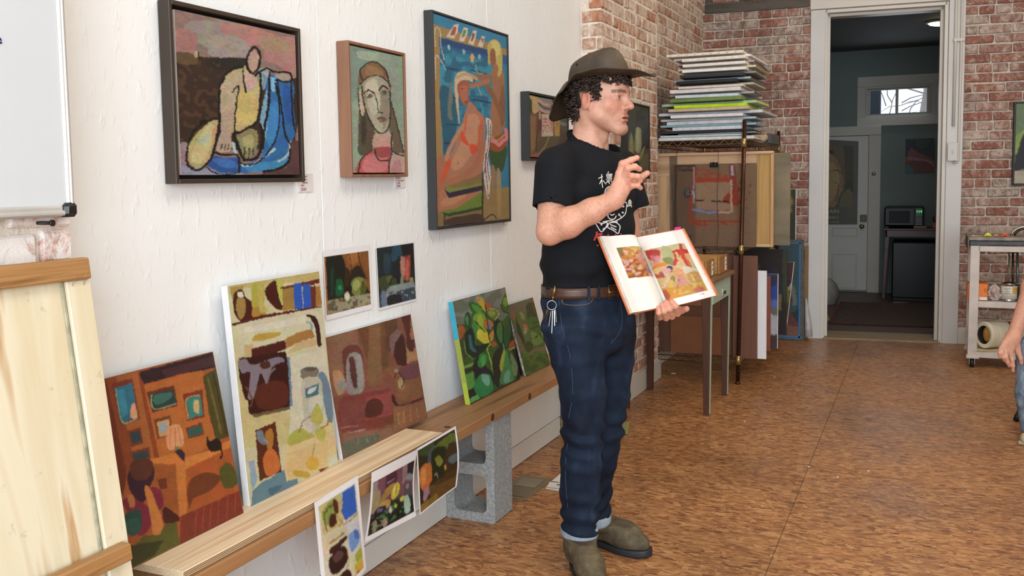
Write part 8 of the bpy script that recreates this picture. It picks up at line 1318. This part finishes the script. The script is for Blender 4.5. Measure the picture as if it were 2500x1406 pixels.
# ---- boots
M_SUE = NT('olive_suede'); co = M_SUE.coord('World'); n1 = M_SUE.noise(co, 22, 5, .65); r = M_SUE.ramp(n1, 'Fac', [(.32, hexa('#3a3224')), (.55, hexa('#5a4e38')), (.72, hexa('#71634a'))]); M_SUE.l(r, 0, M_SUE.b, 'Base Color'); M_SUE.b.inputs['Roughness'].default_value = .8; n2 = M_SUE.noise(co, 240, 3); M_SUE.bump(n2, 'Fac', .25, .001); M_SUE = M_SUE.m; M_SOLE = mat('boot_sole', '#22252a', .6)
def boot(heel, toe, ank, label):
    heel, toe = np.array([heel[0], heel[1], 0.]), np.array([toe[0], toe[1], 0.]); f = toe-heel; L = np.linalg.norm(f); f /= L; s = np.cross([0, 0, 1.], f); up = np.array([0, 0, 1.]); pt = lambda x, y, z: heel+f*(x*L)+s*y+up*z; at_ = np.array(ank)
    def up_sdf(P):
        d = rc(P, pt(.17, 0, .058), pt(.60, 0, .054), .040, .040); d = smin(d, rc(P, pt(.60, .004, .047), pt(.85, .004, .040), .042, .031), .03); d = smin(d, rc(P, pt(.14, 0, .060), pt(.20, 0, .10), .040, .044), .03)
        d = smin(d, rc(P, pt(.22, 0, .10), at_+up*.03, .045, .047), .03); d = smin(d, rc(P, pt(.34, 0, .115), pt(.66, 0, .064), .040, .034), .04); d = d+fold(P, .04, .0016, 4); d = smax(d, .020-P[:, 2], .004); return smax(d, P[:, 2]-(at_[2]+.012), .003)
    Vb, Fb = sdf_mesh(up_sdf, np.minimum(heel, toe)-[.08, .08, 0], np.maximum(heel, toe)+[.08, .08, .30], .0045); o = raw_mesh('boot', Vb, Fb, man, M_SUE, tuple(heel))
    def sole(u, v):
        a = u*2*math.pi; x = .5-.5*math.cos(a); wd = (.036 if x < .35 else .036+.013*min(1, (x-.35)/.3))*(1-.15*max(0, x-.8)); y = wd*math.sin(a)*(abs(math.sin(a))**-.35 if abs(math.sin(a)) > 1e-3 else 1); k = 1+.03*math.sin(v*math.pi)
        return pt(.0+x*1.0, y*k, .0+.023*v+(.006*max(0, x-.8)/.2 if v < .5 else .008*max(0, x-.85)/.15))
    m_ = MB().grid(sole, 48, 4, wrap=True); V_ = [sole(i/48, 0) for i in range(48)]; m_.add(V_, [tuple(range(48))[::-1]]); V_ = [sole(i/48, 1) for i in range(48)]; m_.add(V_, [tuple(range(48))]); m_.build('sole', M_SOLE, o)
    MB().hexa([pt(.25, -.049, .085), pt(.33, -.045, .085), pt(.33, -.040, .085), pt(.25, -.040, .085), pt(.19, -.052, at_[2]+.008), pt(.37, -.050, at_[2]+.008), pt(.37, -.035, at_[2]+.008), pt(.19, -.035, at_[2]+.008)], .002).build('elastic_gore', M_SOLE, o); return o
rb_h = aZ(1388, 1384); lb_h = aZ(1462, 1334)
boot((-1.067, 2.862), (-.905, 2.645), J(1420, 1312, -.06), 'r'); boot((-1.095, 3.062), (-.838, 2.992), J(1456, 1288, .085), 'l')
# ---- keys on a brass hook (held by the belt)
ky = empty('key_ring', tuple(J(1350, 760, -.17)), 'bunch of keys on a steel ring and brass hook hanging from the belt', 'keys')
def S(x, y, k=.010):
    h = hit(BV_J, x, y, k); return h if h is not None else Vector(J(x, y, -.155))
b0 = Vector(bp_(math.pi*1.5-.10, 0, 1.08)); b0 = hit(BV_J, 1356, 706, .014) or b0
MB().tube([S(1351, 722, .022), S(1353, 712, .030), S(1355, 700, .034), S(1358, 690, .034), S(1361, 688, .028), S(1363, 696, .026)], [.0032, .0038, .0032, .003, .0028, .002], 8).tube([S(1351, 722, .022), S(1349, 733, .016)], .0022, 8).build('brass_hook', M_BR, ky)
rc_ = S(1347, 745, .014); MB().tube([rc_+Vector(RT)*(.0145*math.cos(i*math.pi/12))+Vector((0, 0, .0145*math.sin(i*math.pi/12))) for i in range(24)], .0012, 6, closed=True).build('steel_ring', mat('chrome', ''), ky)
for i, (x0, y0, x1, y1, c, w_) in enumerate(((1338, 756, 1325, 784, '#8d6a4a', .0045), (1341, 757, 1331, 786, '#7a8a94', .004), (1345, 758, 1340, 796, '#b8b8b8', .0045), (1349, 758, 1347, 813, '#a8a8ac', .003), (1353, 757, 1354, 795, '#d0d0d2', .0045), (1356, 755, 1358, 786, '#c2c2c4', .004))):
    a, b = S(x0, y0, .013), S(x1, y1, .011); mm = a.lerp(b, .35); MB().bar(a, mm, .014 if i != 3 else .006, .0022, tuple(RT)).bar(mm, b, .0055, .0020, tuple(RT)).build('key', mat('key'+c, c, .3, metal=.9), ky)
# ================================================================== the book
BT = [J(1552, 579, -.02), J(1622, 752, -.075)]   # gutter top and bottom
bkL = [J(1468, 576, -.165), J(1544, 763, -.215)]; bkR = [J(1663, 560, -.145), J(1746, 722, -.185)]
book = empty('open_book', tuple((BT[0]+BT[1])/2), 'open art book with orange cover and colour plates held up by the man', 'book'); V3 = lambda p: np.array(p, float)
def page(G, E, bow, pic_=None, side=1):
    """returns fn(u,v): u from gutter to outer edge, v top to bottom"""
    g0, g1, e0, e1 = V3(G[0]), V3(G[1]), V3(E[0]), V3(E[1]); n = np.cross(e0-g0, g1-g0)*side; n /= np.linalg.norm(n)
    if n@FW > 0: n = -n
    return (lambda u, v: (g0*(1-u)+e0*u)*(1-v)+(g1*(1-u)+e1*u)*v+n*(bow*math.sin(math.pi*min(1, u*1.25)**.75)*(1-u)**.5)), n
fl, nl_ = page(BT, bkL, .022, side=1); fr_, nr_ = page(BT, bkR, .026, side=-1)
def colour_surface(name, fn, img, parent, m, off, n):
    nv, nu = img.shape[0]-1, img.shape[1]-1; P = np.array([[fn(i/nu, j/nv) for i in range(nu+1)] for j in range(nv+1)])+n*off
    i = np.arange(nv*nu); a = (i//nu)*(nu+1)+i % nu; Fq = np.stack([a, a+nu+1, a+nu+2, a+1], 1); return raw_mesh(name, P.reshape(-1, 3), Fq, parent, m, tuple(P.reshape(-1, 3).mean(0)), img.reshape(-1, 3))
T10 = (1440, 540, 5.409); pgw = srgb('#e6e2dc')
def plate(quad, pts, shapes, base, seed, n, flip=False):
    nu, nv = n; img = picture(TFp(quad, T10), shapes, base, nu, nv, tf=T10, warp=1.3, wscale=5, streak=.10, seed=seed); X = np.linspace(0, 1, nu+1); img[:] = img
    Hq = homog([(0, 0), (1, 0), (1, 1), (0, 1)], TFp(quad, T10)); u, v = np.meshgrid(X, np.linspace(0, 1, nv+1)); q = Hq@np.stack([u.ravel(), v.ravel(), np.ones(u.size)]); x = (q[0]/q[2]).reshape(u.shape); y = (q[1]/q[2]).reshape(u.shape); mk = inpoly(x, y, TFp(pts, T10)); img[~mk] = pgw; return img
imL = plate([(610, 210), (150, 195), (560, 1205), (985, 1150)], [(343, 362), (668, 366), (818, 758), (505, 768)], [('n', '#b8402c', [(343, 362), (668, 366), (818, 758), (505, 768)], 5, .60), ('n', '#e0b098', [(343, 362), (668, 366), (818, 758), (505, 768)], 6, .62), ('c', '#8a7a3c', [(345, 365), (400, 365), (420, 440), (380, 470)]), ('n', '#d8b030', [(420, 366), (620, 366), (640, 480), (440, 480)], 6, .5), ('c', '#d08a80', [(560, 500), (620, 440), (680, 540), (640, 600)], .7), ('n', '#7d7a9a', [(660, 560), (740, 580), (760, 700), (700, 720)], 5, .5), ('s', '#b83028', 6, [(470, 500), (500, 600), (530, 650)]), ('n', '#a8501c', [(520, 650), (800, 660), (818, 758), (505, 768)], 6, .56)], '#c8842c', 101, (66, 110))
colour_surface('left_page', fl, imL, book, vmat('coated_page', .35, 0), .0006, nl_)
imR = plate([(610, 212), (1200, 105), (1655, 990), (985, 1150)], [(755, 360), (1000, 300), (1235, 265), (1558, 905), (1300, 960), (1062, 1028)], [
 ('p', '#cfc08c', [(755, 360), (1235, 265), (1300, 400), (1400, 640), (860, 640)]), ('c', '#c03a32', [(795, 350), (950, 345), (975, 400), (940, 470), (860, 480), (800, 430)]), ('c', '#d98a8c', [(850, 420), (940, 410), (985, 460), (910, 520), (870, 460)]), ('s', '#9c2024', 8, [(850, 370), (900, 355), (950, 400), (880, 430), (905, 480)]), ('c', '#b8b27c', [(985, 320), (1060, 310), (1110, 380), (1120, 470), (1010, 460)]), ('c', '#8c8c50', [(1000, 460), (1100, 440), (1130, 540), (1060, 520)]),
 ('p', '#c8281c', [(1100, 360), (1200, 330), (1290, 350), (1300, 390), (1200, 400), (1150, 560), (1120, 540), (1130, 430)]), ('p', '#cf3a28', [(1170, 275), (1200, 270), (1240, 380), (1330, 600), (1300, 600), (1200, 440)]), ('s', '#e0b868', 26, [(1150, 390), (1200, 500), (1250, 600)]), ('s', '#d87038', 30, [(1250, 430), (1310, 540), (1330, 590)]), ('c', '#e0b070', [(1240, 400), (1300, 400), (1330, 470), (1280, 470)]),
 ('c', '#dc8c30', [(850, 600), (920, 520), (1020, 500), (1060, 530), (980, 570), (900, 620)]), ('c', '#e0c078', [(860, 620), (960, 560), (1040, 560), (960, 640), (900, 680)]), ('c', '#d9d4b4', [(1240, 560), (1400, 600), (1400, 640), (1260, 650)]), ('c', '#3c2a5c', [(1050, 560), (1100, 550), (1135, 590), (1100, 640), (1080, 590)]), ('c', '#dca898', [(970, 610), (1060, 570), (1110, 610), (1060, 650), (1000, 660)]), ('c', '#a85048', [(960, 640), (1000, 620), (1040, 690), (980, 700)]), ('s', '#e4b8a4', 30, [(1040, 650), (1080, 700), (1050, 780), (1010, 860)]), ('c', '#c4402c', [(900, 650), (960, 660), (970, 710), (920, 700)]),
 ('c', '#d8a460', [(1120, 580), (1230, 600), (1250, 700), (1160, 680)]), ('c', '#d89080', [(1220, 660), (1330, 800), (1330, 850), (1220, 860), (1180, 760)]), ('c', '#8c8a4c', [(1120, 680), (1160, 700), (1150, 810), (1110, 760)]), ('c', '#dcb858', [(1090, 750), (1140, 740), (1150, 830), (1100, 850)]), ('c', '#c89a50', [(1290, 660), (1430, 640), (1480, 780), (1350, 790)]), ('s', '#e8c880', 12, [(1330, 670), (1380, 760)]), ('p', '#d8982c', [(1000, 850), (1350, 800), (1500, 800), (1558, 905), (1062, 1028)]), ('n', '#e0b850', [(1100, 820), (1480, 780), (1500, 880), (1150, 960)], 6, .56), ('c', '#cc6c58', [(1380, 890), (1430, 840), (1520, 890), (1440, 930)]), ('c', '#c4502c', [(1000, 880), (1060, 870), (1120, 960), (1060, 1000)]), ('s', '#8c5a50', 6, [(1180, 720), (1220, 760), (1200, 830), (1240, 860)])], '#d3b26c', 102, (100, 120))
colour_surface('right_page', fr_, imR, book, vmat('coated_page', .35, 0), .0006, nr_)
def block(fn, n, name, m, t0, t1, grow=0):
    f0 = lambda u, v: fn(u*(1+grow), v*(1+grow*.6)-grow*.3)-n*t0; f1 = lambda u, v: fn(u*(1+grow), v*(1+grow*.6)-grow*.3)-n*(t0+t1); N_ = 10; mb = MB().grid(f0, N_, 6).grid(f1, N_, 6)
    rim = [(i/N_, 0) for i in range(N_+1)]+[(1, j/6) for j in range(1, 7)]+[(1-i/N_, 1) for i in range(1, N_+1)]
    for a, b in zip(rim[:-1], rim[1:]): mb.add([f0(*a), f0(*b), f1(*b), f1(*a)], [(0, 1, 2, 3)])
    return mb.build(name, m, book)
M_PGE = mat('page_edges', '#d2cec4', .8, .15, 60, stretch=(1, 1, 1)); M_OR = mat('orange_cover', '#c86a34', .5, .05)
block(fl, nl_, 'page_block', M_PGE, .0, .009); block(fr_, nr_, 'page_block', M_PGE, .0, .007); block(fl, nl_, 'cover', M_OR, .0095, .003, .035); block(fr_, nr_, 'cover', M_OR, .0075, .003, .03)
a = fr_(.86, 0); MB().slab([Vector(a+np.array([0, 0, .010])), Vector(fr_(.99, 0)+np.array([0, 0, .009])), Vector(fr_(.99, 0)), Vector(a)], tuple(nr_*-.0006)).build('bookmark_tab', mat('pink_tab', '#e0387c', .6), book)
cq_ = fr_(.80, .93); text3d('plate caption', 'lettering', book, tuple(V3(cq_)+nr_*.0012), .0075, M_INK, right=tuple(fr_(.9, .93)-fr_(.7, .93)), upv=tuple(fr_(.8, .8)-fr_(.8, .95)), ext=.0001)
# ================================================================== second person at the right edge: hand, sleeve-less forearm, jeans, shoe; and chair leg
pt2 = empty('person', (.56, 4.95, 0), 'person cut off by the right edge, ringed hand over light blue jeans', 'person')
def K(x, y, w=0.0): return CAM+ray(x, y)/FPX*(4.95+w)*.9116
W2 = K(2474, 822); E2 = K(2520, 700, .05)
HD = [[K(2487, 862, -.01), K(2492, 875, -.015), K(2494, 885, -.01), K(2495, 893, 0)], [K(2466, 862, -.03), K(2471, 878, -.035), K(2473, 893, -.03), K(2473, 905, -.02)], [K(2455, 858, -.035), K(2456, 872, -.045), K(2460, 884, -.04), K(2464, 893, -.03)], [K(2447, 850, -.03), K(2447, 862, -.04), K(2449, 872, -.04), K(2452, 880, -.03)], [K(2452, 838, -.03), K(2443, 850, -.035), K(2440, 862, -.035), K(2441, 872, -.03)]]
def h2(P):
    d = chain(P, [E2, W2], [.043, .030], .02)
    for i, f in enumerate(HD):
        d = smin(d, rc(P, W2, f[0], .026, .014), .016)
    for i, f in enumerate(HD): r = (.0105, .0105, .0105, .0098, .0088)[i]; d = smin(d, chain(P, f, [r*1.1, r, r*.9, r*.78], .004), .004)
    d = smin(d, chain(P, [E2, K(2600, 560, .1), K(2640, 420, .1)], [.045, .055, .06], .03), .03); return d
V2_, F2_ = sdf_mesh(h2, *bbox([W2, E2, K(2640, 420, .1)]+[p for f in HD for p in f], .08), .0040)
raw_mesh('body', V2_, F2_, pt2, M_SKIN, (.56, 4.95, 0), arm_colour(V2_, [f[3] for f in HD], W2, E2)*.98)
rg0 = HD[3][0]*.35+HD[3][1]*.65; dr_ = HD[3][1]-HD[3][0]; MB().lathe([(.0108, -.003), (.0118, 0), (.0108, .003)], tuple(rg0), tuple(dr_), 20).build('ring', mat('silver', '#c8c8cc', .2, metal=1), pt2)
def j2(P):
    d = chain(P, [K(2530, 860, .02), K(2514, 960, .0), K(2520, 1045, .0)], [.085, .066, .055], .02); d = smin(d, rc(P, K(2530, 860, .02), K(2660, 850, .3), .085, .10), .03); return d+fold(P, .06, .006, 6, (1, 1, .5))
V3_, F3_ = sdf_mesh(j2, *bbox([K(2530, 860), K(2520, 1045), K(2660, 850, .3)], .12), .007)
raw_mesh('jeans', V3_, F3_, pt2, mat('acid_denim', '#8d9cac', .8, .3, 22, .3, 200, kind='World', col2='#4c5c70'), (.56, 4.95, 0))
def shoe(P): return smax(smin(rc(P, (.458, 4.93, .032), (.62, 4.97, .04), .030, .036), rc(P, (.52, 4.94, .05), (.60, 4.97, .09), .035, .045), .02), .012-P[:, 2], .003)
V4_, F4_ = sdf_mesh(shoe, (.38, 4.84, 0), (.72, 5.06, .16), .0045); sh_ = raw_mesh('shoe', V4_, F4_, pt2, mat('cream_sneaker', '#b8a88a', .6, .2, 40), (.56, 4.95, 0)); MB().tube([(.425, 4.93, .010), (.50, 4.915, .010), (.66, 4.95, .010)], .0105, 8).build('sole', mat('sole_white', '#c8c2b4', .6), sh_)
ch = empty('chair', (.55, 5.4, 0), 'blue-grey metal chair leg with black rubber foot at the right edge', 'chair'); q0, q1 = Vector((.456, 5.396, .022)), Vector((.56, 5.42, .46))
MB().tube([q0, q1], .0125, 14).build('leg', mat('blue_grey_metal', '#5a6c80', .35, .05, metal=.5), ch); MB().tube([q0-(q1-q0)*.045, q0+(q1-q0)*.035], [.018, .0155], 14).build('rubber_foot', MATS['rubber'], ch)
MB().tube([q1, (.9, 5.42, .46), (.98, 5.40, .0125)], .0125, 12).build('leg', MATS['blue_grey_metal'], ch); MB().box(.53, .95, 5.25, 5.68, .465, .49, .01).build('seat', MATS['blue_grey_metal'], ch)
